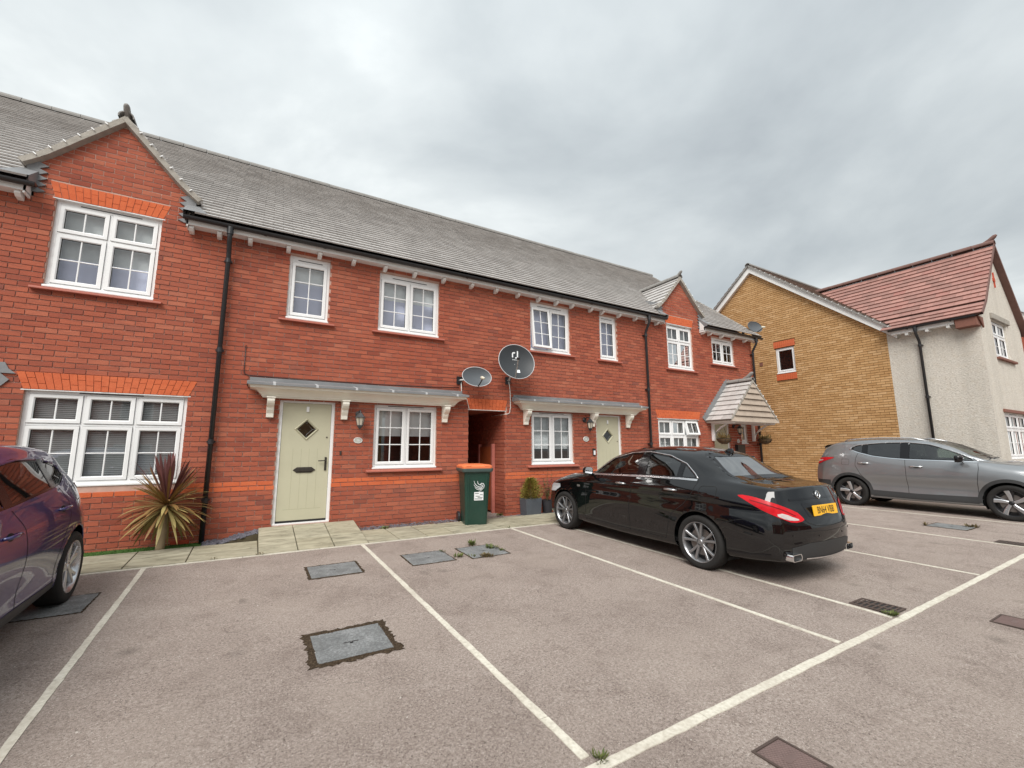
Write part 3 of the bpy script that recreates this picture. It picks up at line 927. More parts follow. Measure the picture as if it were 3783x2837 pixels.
def canopy(house, xl, xr, corbels, zb=2.205):
    c = bpy.data.objects.new('canopy', None); COL.objects.link(c); c.parent = house
    prof = [(zb, .02), (zb, .085), (zb + .022, .085), (zb + .022, .10), (zb + .045, .105), (zb + .05, .118), (zb + .075, .135), (zb + .10, .165), (zb + .118, .205), (zb + .13, .25), (zb + .135, .262), (zb + .165, .262), (zb + .165, .285), (zb + .195, .285)]
    rings_ = [[(xl - p, 0, z), (xl - p, -p, z), (xr + p, -p, z), (xr + p, 0, z)] for z, p in prof]
    mb = MB(); mb.grid(rings_)
    mb.add(rings_[0], [(0, 1, 2, 3)])
    mb.build('moulding', M['cream_paint'], c)
    zt = zb + .195
    lp = .305
    top = MB()
    A = [(xl - lp, 0.0, zt + .075), (xl - lp, -lp, zt + .012), (xr + lp, -lp, zt + .012), (xr + lp, 0.0, zt + .075)]
    B = [(x, y, z) for x, y, z in A]
    top.add(A, [(0, 1, 2, 3)])
    low = [(xl - lp, 0, zt - .02), (xl - lp, -lp, zt - .022), (xr + lp, -lp, zt - .022), (xr + lp, 0, zt - .02)]
    top.add(A + low, [(0, 4, 5, 1), (1, 5, 6, 2), (2, 6, 7, 3)])
    top.box((xl - lp + .03, -.03, zt + .07), (xr + lp - .03, .0, zt + .125))
    ld = top.build('lead_cover', M['lead'], c)
    n = 6
    for i in range(n):
        x = xl - lp + (xr - xl + 2 * lp) * (i + .6) / n
        q = MB(); q.add([(x - .02, -.012, zt + .076), (x + .02, -.012, zt + .076), (x + .02, -lp - .006, zt + .016), (x - .02, -lp - .006, zt + .016), (x + .02, -lp - .006, zt - .024), (x - .02, -lp - .006, zt - .024)], [(0, 1, 2, 3), (3, 2, 4, 5)])
        q.build('lead_clip', M['lead_pale'], ld)
    for x in corbels: corbel(c, x, zb - .016)
simple('lead_pale', (0.5, 0.51, 0.52), 0.5, var=0.15)

def door(house, x0, x1, z0, z1, handle_right=True, base=0.0, letter=True):
    d = bpy.data.objects.new('door', None); COL.objects.link(d); d.parent = house
    fy = .045
    f = MB(); fw = .05
    f.box((x0, fy, z0), (x0 + fw, fy + .07, z1)); f.box((x1 - fw, fy, z0), (x1, fy + .07, z1)); f.box((x0 + fw, fy, z1 - fw), (x1 - fw, fy + .07, z1))
    f.box((x0, fy - .01, z0), (x1, fy + .07, z0 + .028))
    bevel(f.build('frame', M['upvc'], d), .005, 2)
    a, b, c, e_ = x0 + fw + .004, x1 - fw - .004, z0 + .062, z1 - fw - .004
    cx, cz = (a + b) / 2, c + (e_ - c) * .772
    w_ = .145
    k = .195
    # leaf with a diamond hole
    lf = MB()
    y = fy + .012
    dia = [(cx, cz - w_), (cx + w_, cz), (cx, cz + w_), (cx - w_, cz)]
    out = [(a, c), (b, c), (b, e_), (a, e_)]
    mid = [(cx, c), (b, cz), (cx, e_), (a, cz)]
    V = [(p[0], y, p[1]) for p in out + mid + dia]
    lf.add(V, [(0, 4, 8, 11, 7), (4, 1, 5, 9, 8), (5, 2, 6, 10, 9), (6, 3, 7, 11, 10)])
    for i in range(4):
        p, q = dia[i], dia[(i + 1) % 4]
        lf.quad((p[0], y, p[1]), (q[0], y, q[1]), (q[0], y + .04, q[1]), (p[0], y + .04, p[1]))
    lf.build('door_leaf', M['sage_paint'], d, recalc=False)
    # planked grooves
    g_ = MB()
    for zz_ in (c + .17,):
        g_.box((a + .09, y - .0006, zz_), (b - .09, y + .01, zz_ + .004))
    for t_ in (.25, .42, .58, .75):
        x = a + (b - a) * t_
        g_.box((x, y - .0006, c + .18), (x + .003, y + .01, cz - .32))
    g_.build('door_groove', M['sage_groove'], d)
    r_ = MB()
    for s0, s1, dd in ((w_ + .045, w_ + .0, 0),):
        o1 = [(cx, cz - s0), (cx + s0, cz), (cx, cz + s0), (cx - s0, cz)]; i1 = [(cx, cz - s1), (cx + s1, cz), (cx, cz + s1), (cx - s1, cz)]
        m1 = [((p[0] + q[0]) / 2, (p[1] + q[1]) / 2) for p, q in zip(o1, i1)]
        L = [[(p[0], y, p[1]) for p in o1], [(p[0], y - .018, p[1]) for p in m1], [(p[0], y + .006, p[1]) for p in i1]]
        for i in range(2):
            for k_ in range(4):
                r_.quad(L[i][k_], L[i][(k_ + 1) % 4], L[i + 1][(k_ + 1) % 4], L[i + 1][k_])
    r_.build('diamond_frame', M['sage_paint'], d)
    q = MB(); q.add([(p[0], y + .022, p[1]) for p in dia], [(0, 1, 2, 3)]); q.build('vision_pane', M['window_glass'], d)
    for s_ in (.62,):
        q = MB()
        dd = [(cx, cz - w_ * s_), (cx + w_ * s_, cz), (cx, cz + w_ * s_), (cx - w_ * s_, cz)]
        q.tube([(p[0], y + .019, p[1]) for p in dd + dd[:1]], .004, 5); 
        for p, r2 in zip(dia, dd): q.tube([(p[0], y + .019, p[1]), (r2[0], y + .019, r2[1])], .003, 5)
        q.build('lead_came', M['lead'], d)
    q = MB(); q.box((a, y + .12, c), (b, y + .13, e_)); q.build('hall_dark', M['dark_room'], d)
    q = MB(); q.box((a, fy + .004, z0 + .028), (b, fy + .05, z0 + .06)); q.build('weather_bar', M['black_plastic'], d)
    if letter:
        lz = c + (e_ - c) * .42
        q = MB(); pr = [(cx - .17, lz), (cx - .11, lz + .045), (cx + .11, lz + .045), (cx + .17, lz), (cx + .11, lz - .045), (cx - .11, lz - .045)]
        q.prism(pr, y - .012, y, 'y'); q.box((cx - .105, y - .02, lz - .025), (cx + .105, y - .011, lz + .025))
        bevel(q.build('letterbox', M['antique_iron'], d), .003, 1)
    hx = b - .05 if handle_right else a + .05
    hz = c + (e_ - c) * .47
    q = MB(); q.box((hx - .016, y - .012, hz - .11), (hx + .016, y, hz + .11)); s_ = -1 if handle_right else 1
    q.tube([(hx, y - .02, hz + .05), (hx, y - .045, hz + .05), (hx + s_ * .03, y - .05, hz + .052), (hx + s_ * .12, y - .05, hz + .05)], .009, 8)
    q.build('handle', M['antique_iron'], d)
    q = MB(); q.lathe([(.012, 0), (.012, -.008), (.005, -.01)], (b - .05 if handle_right else a + .05, y, cz - .13), 'y', 12); q.build('spyhole', M['antique_iron'], d)
    q = MB(); q.box((cx - .022, y - .022, cz + .29), (cx + .022, y, cz + .38)); bevel(q.build('knocker', M['upvc'], d), .006, 2)
    return d
simple('sage_groove', (0.33, 0.32, 0.195), 0.6)

# ------------------------------------------------------------------ terrace
EAVE_Z, EAVE_Y, RIDGE_Y, RIDGE_Z = 4.922, -0.255, 4.10, 8.52
SL = np.array([0, RIDGE_Y - EAVE_Y, RIDGE_Z - EAVE_Z]); SLEN = np.linalg.norm(SL); SL = SL / SLEN
GAUGE = SLEN / 33.0
def zmain(y): return EAVE_Z + (y - EAVE_Y) * SL[2] / SL[1]
GABS = {'A': -1.965, 'D': 10.35}
GH, GAPEX, GEAVE = .84, 6.24, 5.33   # half width of brick, apex of brick, height of brick at sides
def zdorm(x, xc): return GAPEX + .04 - abs(x - xc) * (GAPEX - GEAVE) / GH
LAB = {'A': ('red brick terraced house with gabled dormer and three-light window behind the spiky palm', None),
       'B': ('red brick terraced house with sage door and lantern left of the covered passage', None),
       'C': ('red brick terraced house behind the black saloon, with canopy over window and door', None),
       'D': ('red brick end terrace with tiled gable porch next to the yellow brick house', None)}
houses = {}
def terrace(key, x0, x1, holes, wallholes, gab=None, zbot=-2):
    h = thing('terraced_house', LAB[key][0], 'house', (0, 0, 0), 0, 'red brick terrace')
    houses[key] = h
    band = lambda r: 'orange_brick' if r in (10, 11) else 'red_brick'
    top_row = 64
    br = lay(x0, x1, zbot, top_row, holes)
    if gab is not None:
        def clip(z):
            hw = GH if z < GEAVE else GH * (GAPEX - z) / (GAPEX - GEAVE)
            return None if hw < .06 else (gab - hw, gab + hw)
        br += lay(gab - GH, gab + GH, top_row, 83, holes, clip)
    build_bricks(br, h, 'red_brick', 'x', 0.0, 300, band)
    wall_sheet(h, x0, x1, zbot * CO, 4.81, wallholes, 'mortar')
    if gab is not None:
        # gable: mortar face with the window hole already below 4.9
        g_ = MB()
        wt_ = 4.81
        hl = [o_ for o_ in wallholes if o_[3] > 4.81]
        a, b = gab - GH, gab + GH
        if hl:
            wx0, wx1, _, wz1 = hl[0][:4]
            g_.quad((a, .007, wt_), (wx0, .007, wt_), (wx0, .007, wz1), (a, .007, wz1)); g_.quad((wx1, .007, wt_), (b, .007, wt_), (b, .007, wz1), (wx1, .007, wz1))
            wt_ = wz1
        g_.add([(a, .007, wt_), (b, .007, wt_), (b, .007, GEAVE), (gab, .007, GAPEX), (a, .007, GEAVE)], [(0, 1, 2, 3, 4)])
        g_.build('gable_wall', M['mortar'], h, recalc=False)
    # shell
    s_ = MB(); s_.quad((x0, 8.2, -.2), (x1, 8.2, -.2), (x1, 8.2, 4.9), (x0, 8.2, 4.9))
    for x in (x0, x1):
        s_.add([(x + (.001 if x == x0 else -.001), .02, -.2), (x + (.001 if x == x0 else -.001), 8.2, -.2), (x + (.001 if x == x0 else -.001), 8.2, 4.9), (x + (.001 if x == x0 else -.001), RIDGE_Y, RIDGE_Z - .1), (x + (.001 if x == x0 else -.001), .02, 4.9)], [(0, 1, 2, 3, 4)])
    s_.build('rear_wall', M['red_brick'], h, recalc=False)
    return h
def roof(h, x0, x1, gab=None, verge=False, nind=300):
    r_ = bpy.data.objects.new('roof', None); COL.objects.link(r_); r_.parent = h
    def keep(c):
        if gab is not None:
            dx = abs(c[0] - gab)
            if dx < 1.02 and c[2] < zdorm(c[0], gab) - .06 and (dx < GH + .02 or c[1] > .02): return False
        return True
    tile_plane(r_, (x0, EAVE_Y, EAVE_Z), (1, 0, 0), SL, x1 - x0, SLEN, GAUGE, .30, 'grey_tile', keep, nind)
    b_ = MB(); n_ = np.array([0, -SL[2], SL[1]])
    o0 = np.array([0, EAVE_Y, EAVE_Z]) + SL * .1 - n_ * .012
    e0 = np.array([0, RIDGE_Y, RIDGE_Z]) - n_ * .012
    if gab is None:
        b_.quad((x0, o0[1], o0[2]), (x1, o0[1], o0[2]), (x1, e0[1], e0[2]), (x0, e0[1], e0[2]))
    else:
        ym = 1.55
        zz_ = zmain(ym) - .015
        for a, b in ((x0, gab - GH - .03), (gab + GH + .03, x1)):
            b_.quad((a, o0[1], o0[2]), (b, o0[1], o0[2]), (b, ym, zz_), (a, ym, zz_))
        b_.quad((x0, ym, zz_), (x1, ym, zz_), (x1, e0[1], e0[2]), (x0, e0[1], e0[2]))
    b_.quad((x0, RIDGE_Y, RIDGE_Z), (x1, RIDGE_Y, RIDGE_Z), (x1, 8.6, 4.8), (x0, 8.6, 4.8))
    b_.build('underlay', M['ridge_grey'], r_, recalc=False)
    ridge_tiles(r_, (x0, RIDGE_Y, RIDGE_Z - .005), (x1, RIDGE_Y, RIDGE_Z - .005), .115, .45)
    if gab is not None:
        # little dormer roof
        sg = (GAPEX - GEAVE) / GH
        for sgn in (-1, 1):
            up = np.array([-sgn * 1.0, 0, sg]); up /= np.linalg.norm(up)
            hw = .985
            O3 = np.array([gab + sgn * hw, -.075, GAPEX + .045 - hw * sg])
            V_ = hw * math.hypot(1, sg)
            nrow = 8; g8 = V_ / nrow
            def um(v, O3=O3, up=up):
                z = (O3 + up * v)[2]
                return (EAVE_Y + (z - EAVE_Z) * SL[1] / SL[2]) - O3[1] + .10
            tile_plane(r_, O3, (0, 1, 0), up, 3.0, V_ + .01, g8, .30, 'grey_tile', None, 60, umax=um)
            # bedded verge with clips
            vb = MB()
            pts = []
            nrm = np.array([sgn * sg, 0, 1.0]); nrm /= np.linalg.norm(nrm)
            K = 14
            for i in range(K + 1):
                f = i / K
                p = O3 + up * V_ * f
                flare = .035 * max(0, 1 - f * 3.2) ** 2
                p = p + np.array([sgn * flare * .6, 0, flare])
                pts.append(p)
            rows_ = []
            for p in pts:
                j = random.uniform(-.004, .004)
                rows_.append([p + np.array([0, -.012 + j, 0]) + nrm * .02, p + np.array([0, -.016 + j, 0]) - nrm * .055, p + np.array([0, .09, 0]) - nrm * .075, p + np.array([0, .09, 0]) + nrm * .012])
            vb.grid([[*r4, r4[0]] for r4 in rows_]); vb.add(rows_[0], [(0, 1, 2, 3)]); vb.add(rows_[-1], [(3, 2, 1, 0)])
            vb.build('verge', M['verge_mortar'], r_)
            for i in range(1, 7):
                p = O3 + up * (V_ * i / 7.4)
                q = MB(); q.tube([p + np.array([0, -.028, 0]) - nrm * .01, p + np.array([0, -.022, 0]) + nrm * .035, p + np.array([0, .03, 0]) + nrm * .042], .008, 6)
                q.build('verge_clip', M['upvc'], r_)
            # stepped lead at the foot of the gable and soaker on the eaves
            xw = gab + sgn * GH
            q = MB()
            poly = [(xw + sgn * .075, 4.87)]
            zz_ = 4.86
            poly.append((xw - sgn * .03, 4.86))
            for st in range(5):
                poly += [(xw - sgn * .11, zz_ + .035), (xw - sgn * .02, zz_ + .075)]
                zz_ += .092
            poly += [(xw + sgn * .11, 5.31)]
            q.prism(poly, -.022, .005, 'y'); q.build('lead_flashing', M['lead'], r_)
            q = MB(); q.add([(xw - sgn * .02, -.02, 5.16), (xw + sgn * .14, -.02, 5.17), (xw + sgn * .28, -.265, 4.965), (xw - sgn * .02, -.265, 4.965)], [(0, 1, 2, 3)])
            q.add([(xw - sgn * .02, -.02, 5.16), (xw - sgn * .02, -.265, 4.965), (xw - sgn * .02, -.265, 4.90), (xw - sgn * .02, .0, 4.90)], [(0, 1, 2, 3)])
            q.add([(xw, 0.01, 5.05), (xw, 0.5, 5.45), (xw, .5, 5.6), (xw, .01, 5.4)], [(0, 1, 2, 3)])
            q.build('lead_soaker', M['lead'], r_)
        yb = EAVE_Y + (GAPEX + .04 - EAVE_Z) * SL[1] / SL[2]
        ridge_tiles(r_, (gab, -.09, GAPEX + .06), (gab, yb + .1, GAPEX + .06), .10, .42)
        finial(r_, (gab, -.06, GAPEX + .07), s=.62)
    if verge:
        xv = x1
        vb = MB(); rows_ = []
        K = 34
        for i in range(K + 1):
            p = np.array([xv, EAVE_Y, EAVE_Z]) + SL * SLEN * i / K
            n_ = np.array([0, -SL[2], SL[1]])
            rows_.append([p + n_ * .025, p - n_ * .06, p - n_ * .06 - np.array([.15, 0, 0]), p + n_ * .01 - np.array([.15, 0, 0])])
        vb.grid([[*q, q[0]] for q in rows_]); vb.build('verge', M['verge_mortar'], r_)
    return r_

# openings: (x0,x1,z0,z1)
U1 = (-2.585, -1.415, 3.565, 4.855); G1 = (-2.597, -.875, .900, 2.175)
U2 = (.338, .987, 3.565, 4.70); U3 = (1.855, 3.042, 3.560, 4.70); G2 = (1.857, 3.045, 1.030, 2.20); DR1 = (.345, 1.195, .19, 2.20)
PAS = (3.712, 4.560, -.2, 2.175)
U4 = (5.218, 6.340, 3.560, 4.70); U5 = (7.270, 7.848, 3.560, 4.70); G3 = (5.215, 6.370, 1.030, 2.20); DR2 = (7.055, 7.872, .05, 2.20)
U6 = (9.728, 10.815, 3.565, 4.855); U7 = (11.702, 12.785, 3.880, 4.70); G4 = (9.200, 10.862, .900, 2.175); DR3 = (11.50, 12.255, .05, 2.15); W8 = (12.83, 13.16, 1.50, 2.15)
def LH(o_, ext=.07): return (o_[0] - .012, o_[1] + .012, o_[3], o_[3] + .225, ext)
hA = terrace('A', -6.4, -.55, [U1, G1, LH(U1), LH(G1, .085)], [U1, G1], GABS['A'])
hB = terrace('B', -.55, 4.56, [U2, U3, G2, DR1, PAS, (3.70, 4.56, 2.175, 2.40)], [U2, U3, G2, DR1, (3.712, 4.56, -.2, 2.175)])
hC = terrace('C', 4.56, 8.80, [U4, U5, G3, DR2, (4.5, 4.60, 2.175, 2.40)], [U4, U5, G3, DR2])
hD = terrace('D', 8.80, 13.735, [U6, U7, G4, DR3, W8, LH(U6), LH(G4, .085)], [U6, U7, G4, DR3, W8], GABS['D'])
roof(hA, -6.4, -.55, GABS['A']); roof(hB, -.55, 4.56); roof(hC, 4.56, 8.80); roof(hD, 8.80, 13.93, GABS['D'], verge=True)

window(hA, *U1, 2, transom=4.365, bars=(2, 2), tbars=(2, 1), head=.085, blind_or_backing=[('sky_reflection_lilac', 3.6, 4.05), ('curtain_grey', 4.05, 4.8)])
window(hA, *G1, 3, transom=1.72, bars=(2, 2), tbars=(2, 1), head=.055, sill=False, slats=(.95, 2.14, .0255, 'blind_white'))
window(hB, *U2, 1, bars=(2, 3), head=.12, blind_or_backing=[('sky_reflection_lilac', 3.6, 4.26), ('blind_white', 4.26, 4.66)])
window(hB, *U3, 2, bars=(2, 3), head=.12, blind_or_backing=[('sky_reflection_lilac', 3.6, 4.22), ('blind_white', 4.22, 4.66)])
window(hB, *G2, 2, bars=(2, 3), head=.07, blind_or_backing=[('blind_white', 1.62, 2.16)])
window(hC, *U4, 2, bars=(2, 3), head=.12, blind_or_backing=[('sky_reflection_lilac', 3.6, 4.66)], open_light=0)
window(hC, *U5, 1, bars=(2, 3), head=.12, blind_or_backing=[('sky_reflection_lilac', 3.6, 4.66)])
window(hC, *G3, 2, bars=(2, 3), head=.07, slats=(1.38, 2.16, .028, 'blind_white'))
window(hD, *U6, 2, transom=4.365, bars=(2, 2), tbars=(2, 1), head=.085, blind_or_backing=[('curtain_grey', 3.9, 4.8)])
window(hD, *U7, 2, bars=(2, 2), head=.12, sillw=.13)
window(hD, *G4, 3, transom=1.72, bars=(2, 2), tbars=(2, 1), head=.055, sill=False, blind_or_backing=[('curtain_grey', 1.0, 2.1)], open_light=2)
window(hD, *W8, 1, bars=(1, 1), head=.06, vent=False, sillw=.04)
lintel(hA, U1[0] - .012, U1[1] + .012, U1[3], U1[3] + .222); lintel(hA, G1[0] - .012, G1[1] + .012, G1[3], G1[3] + .222, .085)
lintel(hD, U6[0] - .012, U6[1] + .012, U6[3], U6[3] + .222); lintel(hD, G4[0] - .012, G4[1] + .012, G4[3], G4[3] + .222, .085)
lintel(hB, 3.715, 4.557, 2.175, 2.397, .055)
door(hB, *DR1); door(hC, *DR2); door(hD, *DR3)
canopy(hB, .17, 3.28, (.157, 1.286, 3.137)); canopy(hC, 5.03, 8.23, (5.004, 6.87, 8.02))
eaves(hA, -6.4, -2.83, (-4.5, -3.9, -3.35, -2.91), ends=(False, True)); eaves(hA, -1.10, -.55, (-1.04, -.68), ends=(True, False))
eaves(hB, -.55, 4.56, (-.26, .3, .79, 1.36, 1.93, 2.5, 3.1, 3.72, 4.30)); eaves(hC, 4.56, 8.80, (4.85, 5.4, 5.9, 6.36, 6.94, 7.31, 7.88, 8.46))
eaves(hD, 8.80, 9.49, (8.93, 9.27), ends=(False, True)); eaves(hD, 11.16, 13.86, (11.23, 11.54, 12.11, 12.68, 13.29), ends=(True, True))
gutter(hA, -6.4, -2.72, 4.885, -.222); gutter(hA, -1.14, -.55, 4.885, -.222); gutter(hB, -.55, 4.56, 4.885, -.222); gutter(hC, 4.56, 8.8, 4.885, -.222)
gutter(hD, 8.8, 9.50, 4.885, -.222); gutter(hD, 11.17, 14.0, 4.885, -.222)
downpipe(hB, -.535, 4.85, .03, -.222); downpipe(hD, 8.815, 4.85, 0.0, -.222); downpipe(hD, 13.66, 4.85, -.02, -.222)
# passage lining, soffit and far darkness
ps = MB(); ps.quad((4.56, .03, -.2), (4.56, 8.0, -.2), (4.56, 8.0, 2.175), (4.56, .03, 2.175)); ps.quad((3.712, .03, -.2), (3.712, 8, -.2), (3.712, 8, 2.175), (3.712, .03, 2.175))
ps.quad((3.712, .02, 2.175), (4.56, .02, 2.175), (4.56, 8, 2.175), (3.712, 8, 2.175)); ps.quad((3.712, 8, -.2), (4.56, 8, -.2), (4.56, 8, 2.175), (3.712, 8, 2.175))
ps.build('passage_lining', M['red_brick'], hB, recalc=False)
mb = MB()
for r_ in range(-2, 29):
    k = 0
    for k in range(0, 12):
        a = .03 + k * .225 - (r_ % 2) * .1125
        if a + .215 < .04: continue
        vs, fs = brick_verts(max(a, .0), a + .215, r_ * CO + .005, r_ * CO + .07, 4.552, 4.58, plane='y')
        mb.add(vs, fs)
stuff(mb.build('passage_brickwork', M['passage_brick'] if 'passage_brick' in M else M['red_brick'], hB, recalc=False))
q = MB(); q.box((-.905, -.008, .030), (-.685, .02, .098))
for i in range(5): q.box((-.9, -.012, .036 + i * .013), (-.69, -.006, .042 + i * .013))
q.build('air_brick', M['terracotta'], hA)
q = MB(); q.box((3.2, -.008, .0), (3.42, .02, .068)); q.build('air_brick', M['terracotta'], hB)
# lead of the neighbour's porch just entering the frame
q = MB(); q.prism([(-3.6, 2.5), (-2.80, 2.50), (-2.76, 2.42), (-2.69, 2.36), (-2.83, 2.36), (-2.74, 2.28), (-2.80, 2.20), (-3.6, 1.6)], -.02, .004, 'y'); q.build('lead_flashing', M['lead'], hA)
# porch on house D
pc, pw, pz, pr_, pd_ = 12.315, 1.155, 2.14, 3.30, -.76
pch = bpy.data.objects.new('porch', None); COL.objects.link(pch); pch.parent = hD
slp = (pr_ - pz) / pw
for sgn in (-1, 1):
    up = np.array([-sgn, 0, slp]); up /= np.linalg.norm(up)
    O3 = np.array([pc + sgn * pw, pd_ - .03, pz])
    tile_plane(pch, O3, (0, 1, 0), up, -pd_ + .03, pw * math.hypot(1, slp) + .01, pw * math.hypot(1, slp) / 8, .30, 'porch_tile' if 'porch_tile' in M else 'grey_tile', None, 60)
    nrm = np.array([sgn * slp, 0, 1.0]); nrm /= np.linalg.norm(nrm)
    V_ = pw * math.hypot(1, slp)
    vb = MB(); rows_ = []
    for i in range(11):
        p = O3 + up * V_ * i / 10
        rows_.append([p + nrm * .024 + np.array([0, -.006, 0]), p - nrm * .03 + np.array([0, -.008, 0]), p - nrm * .045 + np.array([0, .06, 0]), p + nrm * .01 + np.array([0, .06, 0])])
    vb.grid([[*q4, q4[0]] for q4 in rows_]); vb.build('verge', M['verge_mortar'], pch)
    for i in range(1, 8):
        p = O3 + up * (V_ * i / 8)
        q = MB(); q.tube([p + np.array([0, -.014, 0]), p + np.array([0, -.012, 0]) + nrm * .038], .009, 6); q.build('verge_clip', M['upvc'], pch)
    q = MB(); q.add([O3 + np.array([0, .03, -.03]), O3 + np.array([0, .79, -.03]), np.array([pc, .02, pr_ - .03]), np.array([pc, pd_, pr_ - .03])], [(0, 1, 2, 3)]); q.build('underlay', M['wood_grey'], pch)
    # stepped flashing on the wall
    q = MB(); inner = []; outer = []
    K = 14
    poly = []
    for i in range(K + 1):
        f = i / K
        x = pc + sgn * (pw + .02) * (1 - f); z = pz + (pr_ - pz) * f
        poly.append((x + sgn * .11, z + .085))
        poly.append((x + sgn * .085, z + .16) if i < K else (x + sgn * .05, z + .15))
    poly += [(pc - sgn * .0, pr_ + .02), (pc + sgn * pw, pz - .02)]
    q.prism(poly, -.02, .003, 'y'); q.build('lead_flashing', M['lead'], pch)
    # gallows bracket
    xb_ = 11.385 if sgn < 0 else 13.36
    q = MB(); wd = .075
    q.box((xb_, -.075, 1.585), (xb_ + wd, .0, pz - .01)); q.box((xb_ + .004, pd_ + .06, pz - .085), (xb_ + wd - .004, -.075, pz - .012))
    bevel(q.build('bracket_post', M['upvc'], pch), .006, 1)
    q = MB(); K = 10
    a_ = []; b_ = []
    for i in range(K + 1):
        t_ = i / K * math.pi / 2
        a_.append((-.075 - .50 * (1 - math.cos(t_)), 1.62 + (pz - .085 - 1.62) * math.sin(t_)))
        f = i / K
        b_.append((-.075 - .42 * f ** 1.05, 1.78 + (pz - .085 - 1.78) * f))
    vs = []
    for (ya, za), (yb, zb_) in zip(a_, b_): vs.append([(xb_ + .008, ya, za), (xb_ + wd - .008, ya, za), (xb_ + wd - .008, yb, zb_), (xb_ + .008, yb, zb_), (xb_ + .008, ya, za)])
    q.grid(vs); q.build('bracket_brace', M['upvc'], pch)
q = MB(); q.box((pc - pw + .04, pd_ + .03, pz - .05), (pc + pw - .04, .0, pz - .02)); q.build('soffit', M['soffit_white'], pch)
for i in range(7):
    f0, f1 = i / 7, (i + 1) / 7
    z0_, z1_ = pz - .04 + (pr_ - pz) * f0, pz - .04 + (pr_ - pz) * f1 + .02
    h0_, h1_ = pw * (1 - f0) - .03, max(pw * (1 - f1) - .03, .01)
    y0_, y1_ = pd_ - .05, pd_ + .0
    if i == 0: h0_ = pw + .02
    q = MB(); q.add([(pc - h0_, y0_, z0_), (pc + h0_, y0_, z0_), (pc + h1_, y1_, z1_), (pc - h1_, y1_, z1_), (pc - h0_, y0_ + .022, z0_), (pc + h0_, y0_ + .022, z0_), (pc + h1_, y1_ + .022, z1_), (pc - h1_, y1_ + .022, z1_)],
        [(0, 1, 2, 3), (4, 7, 6, 5), (0, 4, 5, 1), (1, 5, 6, 2), (2, 6, 7, 3), (3, 7, 4, 0)]); q.build('weatherboard', M['wood_grey'], pch)
ridge_tiles(pch, (pc, pd_ - .05, pr_ + .025), (pc, -.02, pr_ + .025), .09, .40); finial(pch, (pc, pd_ + .06, pr_ + .05), s=.8)
# ------------------------------------------------------------------ yellow brick house with rendered wing
def roughcast():
    t = NT('roughcast')
    p = t.pos()
    a = t.noise(t.vmul(p, (1, 1, 1.7)), 26.0, 5, 0.62, 0.6); b = t.noise(p, 7.0, 4, 0.6)
    c = t.ramp(a, [(0.32, (0.46, 0.425, 0.37)), (0.5, (0.64, 0.60, 0.53)), (0.7, (0.74, 0.70, 0.63))])
    s3 = t.n('ShaderNodeSeparateXYZ'); t.l(p, s3.inputs[0])
    st = t.ramp(t.noise(t.vmul(p, (2.2, 2.2, .28)), 1.0, 5, 0.6), [(0.45, (0, 0, 0)), (0.7, (1, 1, 1))])
    c = t.mix(t.math('MULTIPLY', st, 0.36), c, (0.40, 0.375, 0.33))
    c = t.mix(t.math('MULTIPLY', t.ramp(b, [(0.5, (0, 0, 0)), (0.75, (1, 1, 1))]), 0.3), c, (0.52, 0.43, 0.32))
    t.col(c); t.rough(0.95); t.spec(0.15); t.bump(a, 0.8, 0.03)
    MATS['roughcast'] = t.m
roughcast()
simple('brown_stone', (0.20, 0.085, 0.06), 0.8, var=0.2, vscale=8, bump=0.3)
XW = 16.0
yh = thing('detached_house', 'yellow brick house with cream rendered wing and red tiled gable roof', 'house')
YA, ZA, YS = 1.09, 8.02, 0.852
YB = -2.765
def yclip(z):
    hw = (ZA - z) / YS
    return None if hw < .08 else (YA - hw, YA + hw)
WY = (-.172, .470, 3.98, 4.90)   # small window (y0,y1,z0,z1)
br = lay(YB, 5.2, -2, 107, [WY, (-.21, .51, 4.90, 5.15), (-.19, .50, 3.74, 3.98)], yclip)
build_bricks(br, yh, 'yellow_brick', 'y', XW, 300)
wall_sheet(yh, YB, 5.2, -.3, 4.9, [(WY[0], WY[1], WY[2], 4.9)], 'dark_mortar', 'y', XW, clip=[(YB, 4.9), (5.0, 4.9), (YA, ZA), ], name='wall')
window(yh, WY[0], WY[1], WY[2], WY[3], 1, plane='y', base=XW, bars=(1, 1), head=.05, vent=False, sill=False, rec=.05, blind_or_backing=[('dark_room', 4.0, 4.85)])
def soldiers(parent, h0, h1, z0, z1, plane, base, mat='orange_brick'):
    Pm = mapper(plane, base); n = round((h1 - h0) / .075)
    for i in range(n):
        q = MB(); bxm(q, Pm, (h0 + (h1 - h0) * i / n + .003, -.003, z0 + .003), (h0 + (h1 - h0) * (i + 1) / n - .003, .03, z1 - .003)); q.build('soldier_brick', M[mat], parent)
soldiers(yh, -.21, .51, 4.915, 5.145, 'y', XW); soldiers(yh, -.19, .50, 3.745, 3.965, 'y', XW)
q = MB(); q.box((XW - .012, .945, 4.37), (XW + .02, 1.06, 4.49)); q.build('vent', M['brown_stone'], yh)
